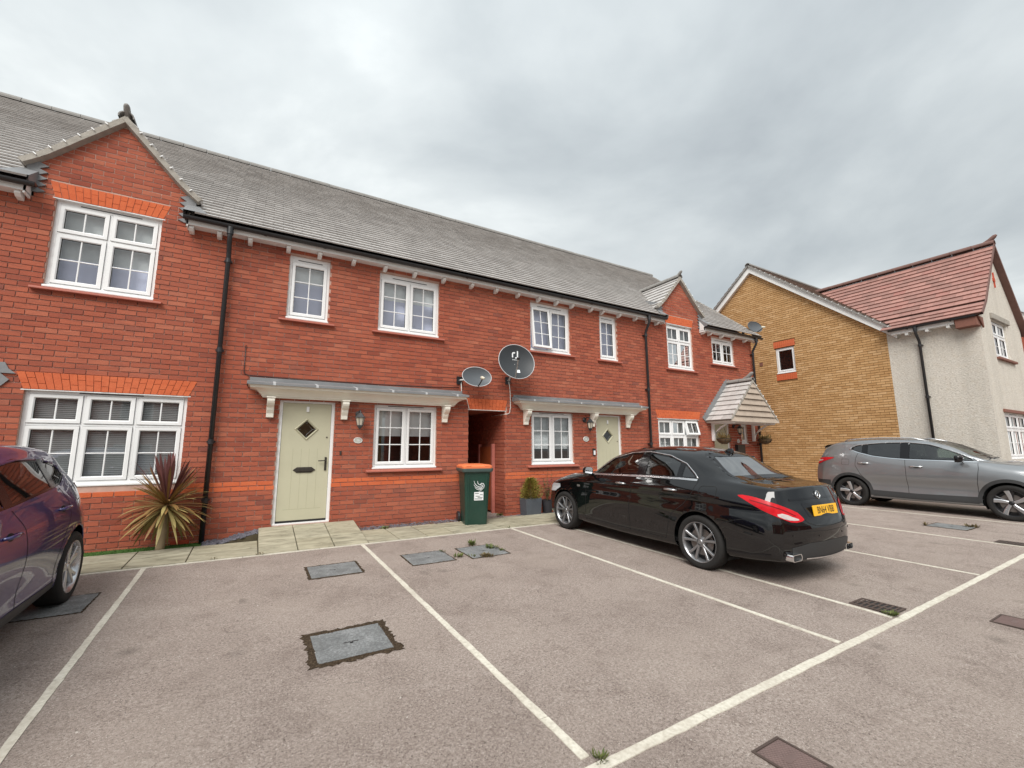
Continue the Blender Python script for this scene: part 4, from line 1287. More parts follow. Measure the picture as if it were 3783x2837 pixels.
# gable roof of the main part: bargeboards, soffit, verge tiles
ZR = ZA + .26
for sgn in (-1, 1):
    end = YA + sgn * (4.13 if sgn < 0 else 4.4)
    ze = ZR - abs(end - YA) * YS
    q = MB()
    xo = XW - .13
    poly = [(YA, ZR - .015), (end, ze - .015), (end, ze - .26), (YA, ZR - .285)]
    q.prism(poly, xo, xo + .022, 'x'); q.build('bargeboard', M['soffit_white'], yh)
    q = MB(); q.add([(xo, YA, ZR - .27), (xo, end, ze - .27), (XW + .05, end, ze - .27), (XW + .05, YA, ZR - .27)], [(0, 1, 2, 3)]); q.build('soffit', M['soffit_white'], yh)
rf = bpy.data.objects.new('roof', None); COL.objects.link(rf); rf.parent = yh
up = np.array([0, -0.0, 0])
for sgn in (-1, 1):
    u_ = np.array([0, -sgn * 1.0, YS]); u_ /= np.linalg.norm(u_)
    L_ = 4.2 * math.hypot(1, YS)
    O3 = np.array([XW - .19, YA + sgn * 4.2, ZR - 4.2 * YS])
    keep = (lambda c: c[0] < 17.0) if sgn < 0 else (lambda c: True)
    tile_plane(rf, O3, (1, 0, 0), u_, 8.0 if sgn < 0 else 3.0, L_, L_ / 25, .30, 'brown_tile', None if sgn > 0 else (lambda c: c[1] > YA - (ZR - c[2]) / YS - .2 and (c[2] > 7.05 or c[0] < 15.75 + (c[2] - 4.74) * .98)), 60)
    for i in range(24):
        p = O3 + u_ * (L_ * (i + .3) / 25)
        nrm = np.array([0, sgn * YS, 1.0]); nrm /= np.linalg.norm(nrm)
        if sgn < 0:
            q = MB(); q.tube([p + np.array([-.008, 0, 0]) - nrm * .02, p + np.array([-.006, 0, 0]) + nrm * .03], .010, 5); q.build('verge_clip', M['upvc'], rf)
    vb = MB(); rows_ = []
    for i in range(26):
        p = O3 + u_ * L_ * i / 25
        rows_.append([p + nrm * .02, p - nrm * .045, p - nrm * .045 + np.array([.12, 0, 0]), p + nrm * .008 + np.array([.12, 0, 0])])
    vb.grid([[*q4, q4[0]] for q4 in rows_]); vb.build('verge', M['brown_verge'] if 'brown_verge' in M else M['ridge_grey'], rf)
    q = MB(); e1 = O3 + u_ * L_
    q.quad(O3 + np.array([.02, 0, -.02]), O3 + np.array([9.0, 0, -.02]), e1 + np.array([9.0, 0, -.02]), e1 + np.array([.02, 0, -.02])); q.build('underlay', M['brown_tile'], rf)
ridge_tiles(rf, (XW - .2, YA, ZR + .0), (XW + 9.0, YA, ZR + .0), .10, .45)
# rendered wing
YC = -4.70; XE = 19.92; XM = (XW + XE) / 2
WZ = 4.72
wv = MB()
wv.quad((XW, YB, -.3), (XW, YC, -.3), (XW, YC, WZ), (XW, YB, WZ))
wv.build('rendered_wall', M['roughcast'], yh)
UW = (17.05, 18.42, 3.77, 4.83); LW = (16.82, 18.95, 1.05, 2.27)
AP = 6.98
gw = MB()
P3 = lambda x, z: (x, YC, z)
hs = sorted({XW, XE, *UW[:2], *LW[:2]}); zs = sorted({-.3, WZ, LW[2], LW[3], UW[2], UW[3]})
zs = [-.3, LW[2], LW[3], UW[2], UW[3]]
for i in range(len(hs) - 1):
    for j in range(len(zs) - 1):
        hc, zc = (hs[i] + hs[i + 1]) / 2, (zs[j] + zs[j + 1]) / 2
        if any(w_[0] < hc < w_[1] and w_[2] < zc < w_[3] for w_ in (UW, LW)): continue
        gw.quad(P3(hs[i], zs[j]), P3(hs[i + 1], zs[j]), P3(hs[i + 1], zs[j + 1]), P3(hs[i], zs[j + 1]))
for a, b, c, d in (UW, LW):
    for (p, q_) in (((a, c), (a, d)), ((a, d), (b, d)), ((b, d), (b, c)), ((b, c), (a, c))):
        gw.quad(P3(*p), P3(*q_), (q_[0], YC + .13, q_[1]), (p[0], YC + .13, p[1]))
gw.add([P3(XW, UW[3]), P3(XE, UW[3]), P3(XM + .55 * (XE - XM) / 1.0, 5.95 - .14), P3(XM, AP), P3(XM - .55 * (XE - XM), 5.81)], [(0, 1, 2, 3, 4)])
gw.quad((XE, YC, -.3), (XE, 0, -.3), (XE, 0, WZ), (XE, YC, WZ))
gw.build('rendered_gable', M['roughcast'], yh, recalc=False)
window(yh, *UW, 2, base=YC, transom=4.42, bars=(2, 2), tbars=(2, 1), sill=False, blind_or_backing=[('sky_reflection_lilac', 3.8, 4.8)], rec=.06)
window(yh, *LW, 3, base=YC, transom=1.85, bars=(2, 2), tbars=(2, 1), sill=False, blind_or_backing=[('curtain_grey', 1.1, 2.2)], rec=.06)
for a, b, z, mt, h_, pr2 in ((UW[0] - .04, UW[1] + .22, UW[3], 'verge_mortar', .15, .05), (UW[0] - .03, UW[1] + .25, UW[2] - .07, 'brown_stone', .065, .07), (LW[0] - .05, LW[1] + .1, LW[3], 'brown_stone', .085, .04)):
    q = MB(); q.box((a, YC - pr2, z), (b, YC + .02, z + h_)); bevel(q.build('sill' if z < UW[2] else 'lintel', M[mt], yh), .01, 2)
q = MB(); q.prism([(XM - .012, 6.32), (XM + .012, 6.32), (XM + .02, 6.17), (XM + .07, 6.14), (XM + .07, 6.06), (XM + .02, 6.03), (XM + .012, 5.87), (XM - .012, 5.87), (XM - .02, 6.03), (XM - .07, 6.06), (XM - .07, 6.14), (XM - .02, 6.17)], YC - .03, YC + .01, 'y')
q.build('gable_ornament', M['terracotta'], yh)
# wing roof, slightly bell-cast at the eaves
wr = bpy.data.objects.new('roof', None); COL.objects.link(wr); wr.parent = yh
R0 = np.array([15.70, YC - .13, 4.74]); R1 = np.array([16.22, YC - .13, 5.16]); R2 = np.array([XM, YC - .13, 7.13])
def valley(c): return c[1] < YA - (ZR - c[2]) / YS + .12
for sgn in (-1, 1):
    A_, B_, C_ = [np.array([XM + sgn * (XM - p[0]), p[1], p[2]]) for p in (R0, R1, R2)]
    l1 = np.linalg.norm(B_ - A_); l2 = np.linalg.norm(C_ - B_)
    tile_plane(wr, A_, (0, 1, 0), (B_ - A_) / l1, 4.6, l1, l1 / 3.5, .30, 'red_tile', valley, 120 if sgn < 0 else 0)
    tile_plane(wr, B_, (0, 1, 0), (C_ - B_) / l2, 5.0, l2 + .02, l2 / 13.5, .30, 'red_tile', valley, 170 if sgn < 0 else 0)
    q = MB()
    for a_, b_ in ((A_, B_), (B_, C_)):
        ya_, yb_ = [YA - (ZR - p_[2]) / YS - p_[1] for p_ in (a_, b_)]
        q.quad(a_ + [0, .03, -.02], b_ + [0, .03, -.02], b_ + [0, yb_, -.02], a_ + [0, ya_, -.02])
    q.build('underlay', M['ridge_brown'], wr)
    vb = MB(); rows_ = []
    for p, n_ in ((A_, (B_ - A_)), ((A_ + B_) / 2, B_ - A_), (B_, C_ - A_), ((B_ + C_) / 2, C_ - B_), (C_, C_ - B_)):
        nn = np.array([-n_[2], 0, n_[0]]) if sgn < 0 else np.array([n_[2] * 1.0, 0, -n_[0]])
        nn = nn / np.linalg.norm(nn)
        if nn[2] < 0: nn = -nn
        rows_.append([p + nn * .03, p + nn * .03 + [0, -.02, 0], p - nn * .05 + [0, -.02, 0], p - nn * .06 + [0, .13, 0]])
    vb.grid(rows_); vb.build('verge', M['ridge_brown'], wr)
ridge_tiles(wr, (XM, YC - .16, 7.17), (XM, -.2, 7.17), .11, .45, 'ridge_brown'); finial(wr, (XM, YC - .1, 7.20), 'ridge_brown', .8)
# wing eaves
q = MB(); q.box((15.79, YC + .42, 4.60), (15.815, -2.95, 4.71)); q.box((15.80, YC + .42, 4.605), (XW + .01, -2.95, 4.62)); q.build('fascia', M['soffit_white'], yh)
q = MB(); q.box((15.74, YC - .02, 4.46), (16.02, YC + .40, 4.70)); q.prism([(15.74, 4.70), (16.1, 4.70), (16.1, 4.42)], YC - .06, YC - .02, 'y'); bevel(q.build('eaves_corbel', M['brown_stone'], yh), .01, 1)
for y in (-3.28, -3.72, -4.15):
    q = MB(); q.box((15.80, y - .035, 4.53), (XW, y + .035, 4.60)); q.build('eaves_bracket', M['soffit_white'], yh)
gutter(yh, YC - .02, -2.90, 4.735, -.27, 'y', XW); downpipe(yh, -3.50, 4.70, -.05, -.27, plane='y', base=XW)
q = MB(); q.quad((XW, 5.2, -.3), (XW + 4.5, 5.2, -.3), (XW + 4.5, 5.2, 4.9), (XW, 5.2, 4.9)); q.quad((XW + 4.5, 5.2, -.3), (XW + 4.5, -2.7, -.3), (XW + 4.5, -2.7, 4.9), (XW + 4.5, 5.2, 4.9)); q.build('rear_wall', M['yellow_brick'], yh)
# next house along, only its gable edge shows
nh = thing('neighbour_house', 'distant brick gable with white bargeboard beyond the rendered wing', 'house')
X2, Y2, Z2 = 23.0, -1.7, 8.25
q = MB(); q.add([(X2, -5.6, -.3), (X2, 2.2, -.3), (X2, 2.2, 4.9), (X2, Y2, Z2 - .2), (X2, -5.6, 4.9)], [(0, 1, 2, 3, 4)]); q.quad((X2, -5.6, -.3), (X2 + 7, -5.6, -.3), (X2 + 7, -5.6, 4.9), (X2, -5.6, 4.9)); q.build('wall', M['red_brick'], nh)
for sgn in (-1, 1):
    e_ = Y2 + sgn * 4.1; ze = Z2 - 4.1 * .85
    q = MB(); q.prism([(Y2, Z2), (e_, ze), (e_, ze - .24), (Y2, Z2 - .28)], X2 - .14, X2 - .11, 'x'); q.build('bargeboard', M['soffit_white'], nh)
    q = MB(); q.add([(X2 - .2, Y2, Z2 + .03), (X2 - .2, e_, ze + .03), (X2 + 7, e_, ze + .03), (X2 + 7, Y2, Z2 + .03)], [(0, 1, 2, 3)]); q.build('roof', M['red_tile'], nh)
# ------------------------------------------------------------------ props
def text_mesh(s, size, name='text', extrude=0.001, sx=1.0):
    cu = bpy.data.curves.new(name, 'FONT'); cu.body = s; cu.size = size; cu.extrude = extrude; cu.align_x = 'CENTER'; cu.align_y = 'CENTER'
    ob = bpy.data.objects.new(name, cu); COL.objects.link(ob)
    dg = bpy.context.evaluated_depsgraph_get(); dg.update()
    me = bpy.data.meshes.new_from_object(ob.evaluated_get(dg))
    bpy.data.objects.remove(ob); bpy.data.curves.remove(cu)
    for v in me.vertices: v.co.x *= sx
    return me
def rotm(me_or_mb, Mx, t): pass

simple('dish_grey', (0.085, 0.095, 0.105), 0.45, var=0.08, spec=0.5)
simple('dish_dark', (0.030, 0.034, 0.038), 0.45, var=0.08)
simple('dish_pale', (0.55, 0.56, 0.57), 0.4, var=0.08)
simple('galv', (0.48, 0.48, 0.46), 0.45, metal=0.6, var=0.15)
simple('white_print', (0.80, 0.82, 0.83), 0.5, var=0.03)
simple('lnb_white', (0.66, 0.62, 0.50), 0.5, var=0.1)

def dish(label, C, wdt, hgt, face, mount, mat, logo=False, lnb_off=(0, -1), lnb_l=.33, rimmat='dish_grey'):
    """C centre, face = unit normal of the bowl"""
    d = thing('satellite_dish', label, 'dish', tuple(mount))
    o = np.array(mount, float)
    f = np.array(face, float); f /= np.linalg.norm(f)
    r_ = np.cross(f, [0, 0, 1.0]); r_ /= np.linalg.norm(r_)
    u_ = np.cross(r_, f)
    C = np.array(C, float) - o
    mb = MB(); n, m = 40, 8
    dp = .14 * max(wdt, hgt)
    def pt(rad, k, back=0):
        a = 2 * math.pi * k / n
        return C + r_ * (wdt / 2 * rad * math.cos(a)) + u_ * (hgt / 2 * rad * math.sin(a)) + f * (dp * (rad * rad - 1) * .7 - back)
    mb.grid([[pt(i / m, k) for i in range(m + 1)] for k in range(n)], closed_u=True)
    mb.grid([[pt(i / m, k, .008) for i in range(m + 1)] for k in range(n)], closed_u=True, flip=True)
    mb.build('reflector', M[mat], d, smooth=True, recalc=False)
    rm = MB(); rm.tube([pt(1.0, k) for k in range(n)] + [pt(1.0, 0)], .007, 6, caps=False); rm.build('rim', M[rimmat], d, smooth=True)
    bk = C - f * (dp * .75)
    MB().tube([bk, bk - f * .05, np.array([0, -.06, 0]), np.zeros(3)], .02, 8).build('mount_arm', M['galv'], d)
    q = MB(); q.box((-.06, -.02, -.08), (.06, .0, .08)); q.build('wall_plate', M['black_plastic'], d)
    lo = np.array([lnb_off[0], lnb_off[1]])
    base = C + r_ * (wdt / 2 * .15 * lo[0]) - u_ * hgt / 2 * .97
    tip = C + r_ * lo[0] * .12 + u_ * (lo[1] * .12) + f * lnb_l
    MB().tube([base - f * .02, base * .55 + tip * .45 + u_ * -.01, tip], .013, 6).build('feed_arm', M['galv'] if logo else M['black_plastic'], d)
    q = MB(); dv = (C - tip) / np.linalg.norm(C - tip)
    q.tube([tip - dv * .05, tip + dv * .0, tip + dv * .02, tip + dv * .06], [.022, .026, .032, .034], 10); q.build('lnb', M['black_plastic'] if logo else M['lnb_white'], d, smooth=True)
    if logo:
        # printed mark, name and sticker on the reflector
        def surf(px_, py_):
            rad2 = (px_ / (wdt / 2)) ** 2 + (py_ / (hgt / 2)) ** 2
            return C + r_ * px_ + u_ * py_ + f * (dp * (rad2 - 1) * .7 + .004)
        # camera-side x: r_ points to the viewer's right or left
        sgn = 1.0 if r_[0] > 0 else -1.0
        q = MB()
        def ribbon(pts, wd):
            L = []
            for i, p in enumerate(pts):
                p = np.array(p); t_ = np.array(pts[min(i + 1, len(pts) - 1)]) - np.array(pts[max(i - 1, 0)]); t_ = t_ / np.linalg.norm(t_); nn = np.array([-t_[1], t_[0]])
                L.append([surf(sgn * (p + nn * wd / 2)[0], (p + nn * wd / 2)[1]), surf(sgn * (p - nn * wd / 2)[0], (p - nn * wd / 2)[1])])
            q.grid(L)
        oy = .165
        arc = lambda cx, cy, r0, a0, a1: [(cx + r0 * math.cos(R(a)), cy + r0 * math.sin(R(a))) for a in np.linspace(a0, a1, 7)]
        ribbon([(-.058, oy - .05)] + arc(-.028, oy + .02, .030, 180, 90) + [(.0, oy + .05)], .028)
        ribbon([(.055, oy + .09)] + arc(.020, oy - .02, .035, 0, -90) + [(.005, oy - .055)], .028)
        q.build('logo_mark', M['white_print'], d)
        tm = text_mesh('inverto', .045)
        for v in tm.vertices:
            p = surf(sgn * v.co.x, oy - .098 + v.co.y); v.co = Vector(p + f * (.001 + v.co.z))
        tm.materials.append(M['white_print']); link('logo_text', tm, d)
        q = MB(); q.grid([[surf(sgn * x, y) for y in (-.23, -.16)] for x in (-.01, .075)]); q.build('sticker', M['white_print'], d)
        for x in (-.02, .045): 
            q = MB(); q.lathe([(.006, 0), (.006, .004)], surf(sgn * x, -.035), 'y', 8); q.build('bolt', M['white_print'], d)
    return d
dish('small oval grey satellite dish over the passage by the long canopy', (3.745, -.31, 2.795), .61, .415, (-.10, -.95, .26), (3.50, 0, 2.74), 'dish_grey', lnb_off=(-.15, -1.2), lnb_l=.26, rimmat='dish_pale')
dish('large round dark satellite dish with white logo above the passage', (4.60, -.42, 3.165), .80, .76, (-.13, -.96, .20), (4.62, 0, 2.82), 'dish_dark', logo=True, lnb_off=(1.05, -.75), lnb_l=.36, rimmat='dish_pale')
dish('small grey satellite dish at the gable end in front of yellow bricks', (14.02, -.02, 5.33), .56, .40, (-.25, -.93, .25), (13.76, .25, 5.15), 'dish_grey', lnb_off=(-.6, -1.2), lnb_l=.24)

def cable(pts, r, mat, label, name='cable'):
    o = MB().tube(pts, r, 6).build(name, M[mat], smooth=True); return tag(o, label, 'cable')
cable([(3.53, -.03, 2.70), (3.545, -.014, 2.55), (3.56, -.014, 2.44), (3.66, -.012, 2.38), (3.72, -.012, 2.17), (3.74, -.012, 2.166), (4.40, -.012, 2.166), (4.54, -.012, 2.168)], .0075, 'white_cable', 'white cable from the small oval dish down to the passage head')
cable([(4.63, -.03, 2.80), (4.66, -.015, 2.70), (4.675, -.014, 2.55), (4.68, -.014, 2.25), (4.66, -.013, 2.13), (4.60, -.012, 2.105), (4.555, .02, 2.10), (4.545, .6, 2.10)], .0075, 'white_cable', 'white cable running from the large round dish into the passage')
cable([(-.197, -.008, 3.035), (-.195, -.009, 2.62), (-.185, -.009, 2.575), (-.13, -.009, 2.55), (.6, -.009, 2.535), (1.8, -.009, 2.545), (3.0, -.009, 2.575), (3.5, -.009, 2.60)], .006, 'black_plastic', 'thin black cable clipped to the bricks above the long canopy')

def lamp(label, x, z, kind=0, Yo=-.155):
    d = thing('wall_lantern', label, 'lamp', (x, 0, z))
    col = 'lamp_grey' if kind == 0 else 'black_plastic'
    MB().lathe([(.058, 0), (.058, -.012), (.03, -.03), (.0, -.034)], (0, 0, .09), 'y', 16).build('backplate', M[col], d, smooth=False)
    MB().tube([(0, -.02, .09), (0, -.06, .135), (0, -.11, .15), (0, Yo, .13), (0, Yo, .085)], .012, 8).build('arm', M[col], d, smooth=True)
    zt = .08
    n = 6
    cap = MB(); cap.lathe([(.012, zt + .03), (.035, zt + .015), (.06, zt - .02), (.088, zt - .05), (.088, zt - .06)], (0, Yo, 0), 'z', n if kind else 6); cap.build('cap', M[col], d)
    MB().lathe([(.072, zt - .06), (.045, zt - .19)], (0, Yo, 0), 'z', n).build('lantern_glass', M['lamp_glass'], d)
    for k in range(n):
        a = 2 * math.pi * k / n
        MB().tube([(.074 * math.cos(a), Yo + .074 * math.sin(a), zt - .06), (.047 * math.cos(a), Yo + .047 * math.sin(a), zt - .19)], .005, 5).build('lantern_bar', M[col], d)
    MB().lathe([(.05, zt - .185), (.05, zt - .20), (.03, zt - .235), (.01, zt - .25), (.0, zt - .285)], (0, Yo, 0), 'z', n).build('base', M[col], d)
    return d
simple('lamp_grey', (0.06, 0.06, 0.062), 0.5, var=0.2)
simple('lamp_glass', (0.52, 0.47, 0.38), 0.3, var=0.1)
lamp('dark grey wall lantern between the sage door and the casement window', 1.585, 1.90, 0)
lamp('black wall lantern beside the sage door behind the saloon', 6.70, 1.95, 1, -.20)
lamp('black wall lantern under the tiled gable porch', 12.44, 1.93, 1, -.20)

def plaque(label, x, z, rw, rh, txt):
    d = thing('house_number_plaque', label, 'sign', (x, 0, z))
    prof = []
    mb = MB(); n = 28
    L = []
    for s_, y in ((1.0, 0.0), (1.0, -.010), (.92, -.014), (.86, -.010)):
        L.append([(rw * s_ * math.cos(2 * math.pi * k / n), y, rh * s_ * math.sin(2 * math.pi * k / n)) for k in range(n)])
    mb.grid([[l[k % n] for l in L] for k in range(n)], closed_u=True)
    mb.build('rim', M['white_print'], d)
    q = MB(); q.add([(rw * .87 * math.cos(2 * math.pi * k / n), -.0105, rh * .87 * math.sin(2 * math.pi * k / n)) for k in range(n)], [tuple(range(n))]); q.build('panel', M['plaque_grey'], d)
    if txt:
        tm = text_mesh(txt, rh * 1.1)
        for v in tm.vertices: v.co = Vector((v.co.x, -.012 - v.co.z, v.co.y))
        tm.materials.append(M['white_print']); link('number', tm, d)
simple('plaque_grey', (0.45, 0.45, 0.40), 0.4)
plaque('oval cream house number plaque under the dark grey lantern', 1.594, 1.535, .075, .052, '16')
plaque('oval house number plaque beside the sage door behind the saloon', 6.73, 1.60, .085, .06, '18')
plaque('round pale plaque below the lantern under the tiled porch', 12.64, 1.585, .06, .06, '')
def smallbox(name, label, cat, x, z, w_, h_, dpt, mat, extra=None):
    d = thing(name, label, cat, (x, 0, z))
    q = MB(); q.box((-w_ / 2, -dpt, -h_ / 2), (w_ / 2, 0, h_ / 2)); bevel(q.build('case', M[mat], d), .005, 2)
    if extra:
        q = MB(); q.box((-w_ * .36, -dpt - .004, -h_ * .42), (w_ * .36, -dpt - .0005, h_ * extra)); q.build('face', M['white_print'], d)
smallbox('doorbell', 'small dark doorbell button by the sage door with doorstep slabs', 'doorbell', 1.315, 1.32, .03, .065, .018, 'antique_iron')
smallbox('doorbell', 'black and white doorbell beside the sage door behind the saloon', 'doorbell', 6.955, 1.30, .075, .16, .03, 'black_plastic', .2)
smallbox('post_box', 'black wall letter box under the tiled porch', 'letter box', 12.63, 1.30, .36, .36, .10, 'black_plastic')

# hanging baskets on the porch brackets
simple('coir', (0.12, 0.075, 0.035), 0.95, var=0.4, vscale=30, bump=.6)
simple('dry_plant', (0.30, 0.22, 0.09), 0.85, var=0.4, vscale=20)
def basket(label, x, y, z):
    d = thing('hanging_basket', label, 'basket', (x, y, z))
    MB().lathe([(.0, -.15), (.07, -.14), (.14, -.10), (.18, -.03), (.19, .0), (.17, .0), (.10, -.02)], (0, 0, 0), 'z', 18).build('liner', M['coir'], d, smooth=True)
    q = MB()
    for zz_, rr in ((0, .195), (-.06, .175), (-.11, .13)):
        q.tube([(rr * math.cos(a), rr * math.sin(a), zz_) for a in np.linspace(0, 6.283, 19)], .005, 5, caps=False)
    for k in range(8):
        a = k * math.pi / 4
        q.tube([(.195 * math.cos(a), .195 * math.sin(a), 0), (.165 * math.cos(a), .165 * math.sin(a), -.08), (.06 * math.cos(a), .06 * math.sin(a), -.15)], .004, 5)
    q.build('wire_frame', M['antique_iron'], d)
    q = MB()
    for k in range(3):
        a = k * 2.094; q.tube([(.19 * math.cos(a), .19 * math.sin(a), 0), (0, 0, .38)], .003, 5)
    q.build('chain', M['antique_iron'], d)
    q = MB()
    for _ in range(90):
        a = random.uniform(0, 6.283); r0 = random.uniform(0, .15); L = random.uniform(.08, .2); a2 = a + random.uniform(-.6, .6)
        p = np.array([r0 * math.cos(a), r0 * math.sin(a), .0]); e_ = p + np.array([L * .5 * math.cos(a2), L * .5 * math.sin(a2), L * random.uniform(.2, 1)])
        w_ = np.array([-math.sin(a2), math.cos(a2), 0]) * .008
        q.add([p - w_, p + w_, e_ + w_ * 1.4, e_ - w_ * 1.4], [(0, 1, 2, 3)])
    q.build('dry_stems', M['dry_plant'], d, recalc=False)
basket('wire hanging basket with dry stems in front of the porch door', 11.42, -.36, 1.64)
basket('wire hanging basket on the porch bracket against the yellow wall', 13.42, -.36, 1.64)

# wheelie bin
simple('bin_green', (0.010, 0.046, 0.032), 0.42, var=0.15, vscale=4, bump=.06, bscale=200, dirt=.15)
simple('bin_orange', (0.78, 0.20, 0.075), 0.45, var=0.08, vscale=5)
simple('bin_rim', (0.055, 0.085, 0.08), 0.45, var=0.1)
bn = thing('wheelie_bin', 'dark green wheelie bin with orange lid at the passage', 'bin', (3.615, -.47, .03), R(-13))
def rrect(w_, d_, r_, n=4, cx=0, cy=0):
    P = []
    for (sx_, sy_), a0 in zip(((1, 1), (-1, 1), (-1, -1), (1, -1)), (0, 90, 180, 270)):
        for k in range(n + 1):
            a = R(a0 + 90 * k / n); P.append((cx + sx_ * (w_ / 2 - r_) + r_ * math.cos(a), cy + sy_ * (d_ / 2 - r_) + r_ * math.sin(a)))
    return P
def loft(levels, cap=True):
    mb = MB()
    L = [[(x, y, z) for x, y in P] for P, z in levels]
    n = len(L[0])
    mb.grid([[l[k] for l in L] for k in range(n)], closed_u=True)
    if cap: mb.add(L[0], [tuple(range(n))[::-1]]); mb.add(L[-1], [tuple(range(n))])
    return mb
bd = loft([(rrect(.40, .46, .035, cy=-.01), .0), (rrect(.405, .47, .04, cy=-.01), .05), (rrect(.45, .545, .045, cy=-.02), .60), (rrect(.485, .60, .05, cy=-.03), .93)])
bd.build('body', M['bin_green'], bn, smooth=False)
for sx_ in (-1, 1):
    q = MB()
    x0_, x1_ = sx_ * .135, sx_ * .165
    q.add([(x0_, -.236, .08), (x1_, -.236, .08), (x1_ * 1.08, -.322, .88), (x0_ * 1.08, -.322, .88), (x0_, -.25, .08), (x1_, -.25, .08), (x1_ * 1.08, -.337, .88), (x0_ * 1.08, -.337, .88)], [(4, 5, 6, 7), (0, 4, 7, 3), (1, 2, 6, 5), (0, 1, 5, 4), (3, 7, 6, 2)])
    bevel(q.build('body_rib', M['bin_green'], bn), .004, 2)
rm = loft([(rrect(.50, .62, .05, cy=-.03), .925), (rrect(.565, .685, .06, cy=-.03), .945), (rrect(.575, .695, .06, cy=-.03), .975), (rrect(.575, .695, .06, cy=-.03), 1.0)])
rm.build('rim', M['bin_rim'], bn)
ld = loft([(rrect(.555, .66, .06, cy=-.025), 1.0), (rrect(.56, .665, .06, cy=-.025), 1.035), (rrect(.50, .60, .08, cy=-.02), 1.062), (rrect(.30, .40, .08, cy=.0), 1.075)])
ldo = ld.build('lid', M['bin_orange'], bn, smooth=False)
for x in (-.17, .17):
    q = MB(); q.box((x - .05, -.36, 1.03), (x + .05, -.30, 1.062)); bevel(q.build('lid_grip', M['bin_orange'], ldo), .012, 2)
q = MB(); q.tube([(-.24, .31, .96), (-.24, .37, .985), (.24, .37, .985), (.24, .31, .96)], .018, 8); q.build('handle', M['bin_green'], bn)
for sx_ in (-1, 1):
    wq = MB(); wq.lathe([(.05, -.022), (.092, -.024), (.10, -.016), (.10, .016), (.092, .024), (.05, .022)], (sx_ * .245, .20, .10), 'x', 22); w1 = wq.build('wheel', M['black_plastic'], bn)
    wq = MB(); wq.lathe([(.0, -.02), (.052, -.018), (.052, .018), (.0, .02)], (sx_ * .245, .20, .10), 'x', 14); wq.build('hub', M['dish_grey'], w1)
q = MB(); q.tube([(-.25, .20, .10), (.25, .20, .10)], .012, 8); q.build('axle', M['galv'], bn)
# white winged emblem with lettered block
em = MB()
def fy(z): return float(np.interp(z, [0, .05, .60, .93], [-.24, -.245, -.2925, -.33])) - .001
def rib2(pts, w0, w1):
    L = []
    m = len(pts)
    for i, p in enumerate(pts):
        p = np.array(p, float); t_ = np.array(pts[min(i + 1, m - 1)]) - np.array(pts[max(i - 1, 0)]); t_ = t_ / np.linalg.norm(t_); nn = np.array([-t_[1], t_[0]]); w_ = w0 + (w1 - w0) * i / (m - 1)
        a, b = p + nn * w_ / 2, p - nn * w_ / 2
        L.append([(a[0], fy(a[1]) - .006, a[1]), (b[0], fy(b[1]) - .006, b[1])])
    em.grid(L)
ez, ex = .68, .03
sc = .10
T = lambda pts: [(ex + x * sc, ez + z * sc) for x, z in pts]
rib2(T([(-.95, 1.0), (-.8, .55), (-.45, .15), (.05, -.1), (.5, -.12), (.75, .0)]), .006, .016)
rib2(T([(-.95, .35), (-.7, .0), (-.3, -.25), (.2, -.38), (.62, -.3)]), .006, .014)
rib2(T([(-.75, -.15), (-.45, -.45), (0, -.6), (.45, -.55)]), .006, .012)
rib2(T([(-.3, .95), (-.25, .6), (.05, .32), (.45, .22), (.75, .2)]), .008, .014)
rib2(T([(.25, .35), (.45, .55), (.8, .5), (.95, .2), (.9, -.2), (.6, -.55), (.2, -.85), (-.1, -1.0)]), .014, .005)
em.build('emblem', M['white_print'], bn, recalc=False)
em = MB()
z0_, z1_ = ez - sc * 2.45, ez - sc * .98
em.add([(ex - .085, fy(z0_) - .005, z0_), (ex + .085, fy(z0_) - .005, z0_), (ex + .085, fy(z1_) - .005, z1_), (ex - .085, fy(z1_) - .005, z1_)], [(0, 1, 2, 3)])
em.build('emblem_block', M['white_print'], bn)
em = MB()
for i, (a, b) in enumerate(((-.07, .0), (.02, .075), (-.06, .02), (-.02, .07), (-.075, .06))):
    z = z1_ - .028 - i * .024
    em.add([(ex + a, fy(z) - .0065, z), (ex + b, fy(z) - .0065, z - .004), (ex + b, fy(z) - .0065, z + .005), (ex + a, fy(z) - .0065, z + .009)], [(0, 1, 2, 3)])
em.build('emblem_lines', M['bin_green'], bn)

# open gate inside the passage
simple('gate_panel', (0.34, 0.075, 0.02), 0.7, var=0.15, vscale=10)
simple('gate_post', (0.52, 0.17, 0.13), 0.7, var=0.12)
gt = thing('passage_gate', 'orange brown panel gate folded open inside the passage', 'gate', (4.50, .45, .03))
q = MB(); q.box((0, .03, .05), (.03, .62, 1.40)); q.build('panel', M['gate_panel'], gt)
for y in (-.03, .62):
    q = MB(); q.box((-.02, y, 0), (.045, y + .075, 1.46)); bevel(q.build('post', M['gate_post'], gt), .006, 1)

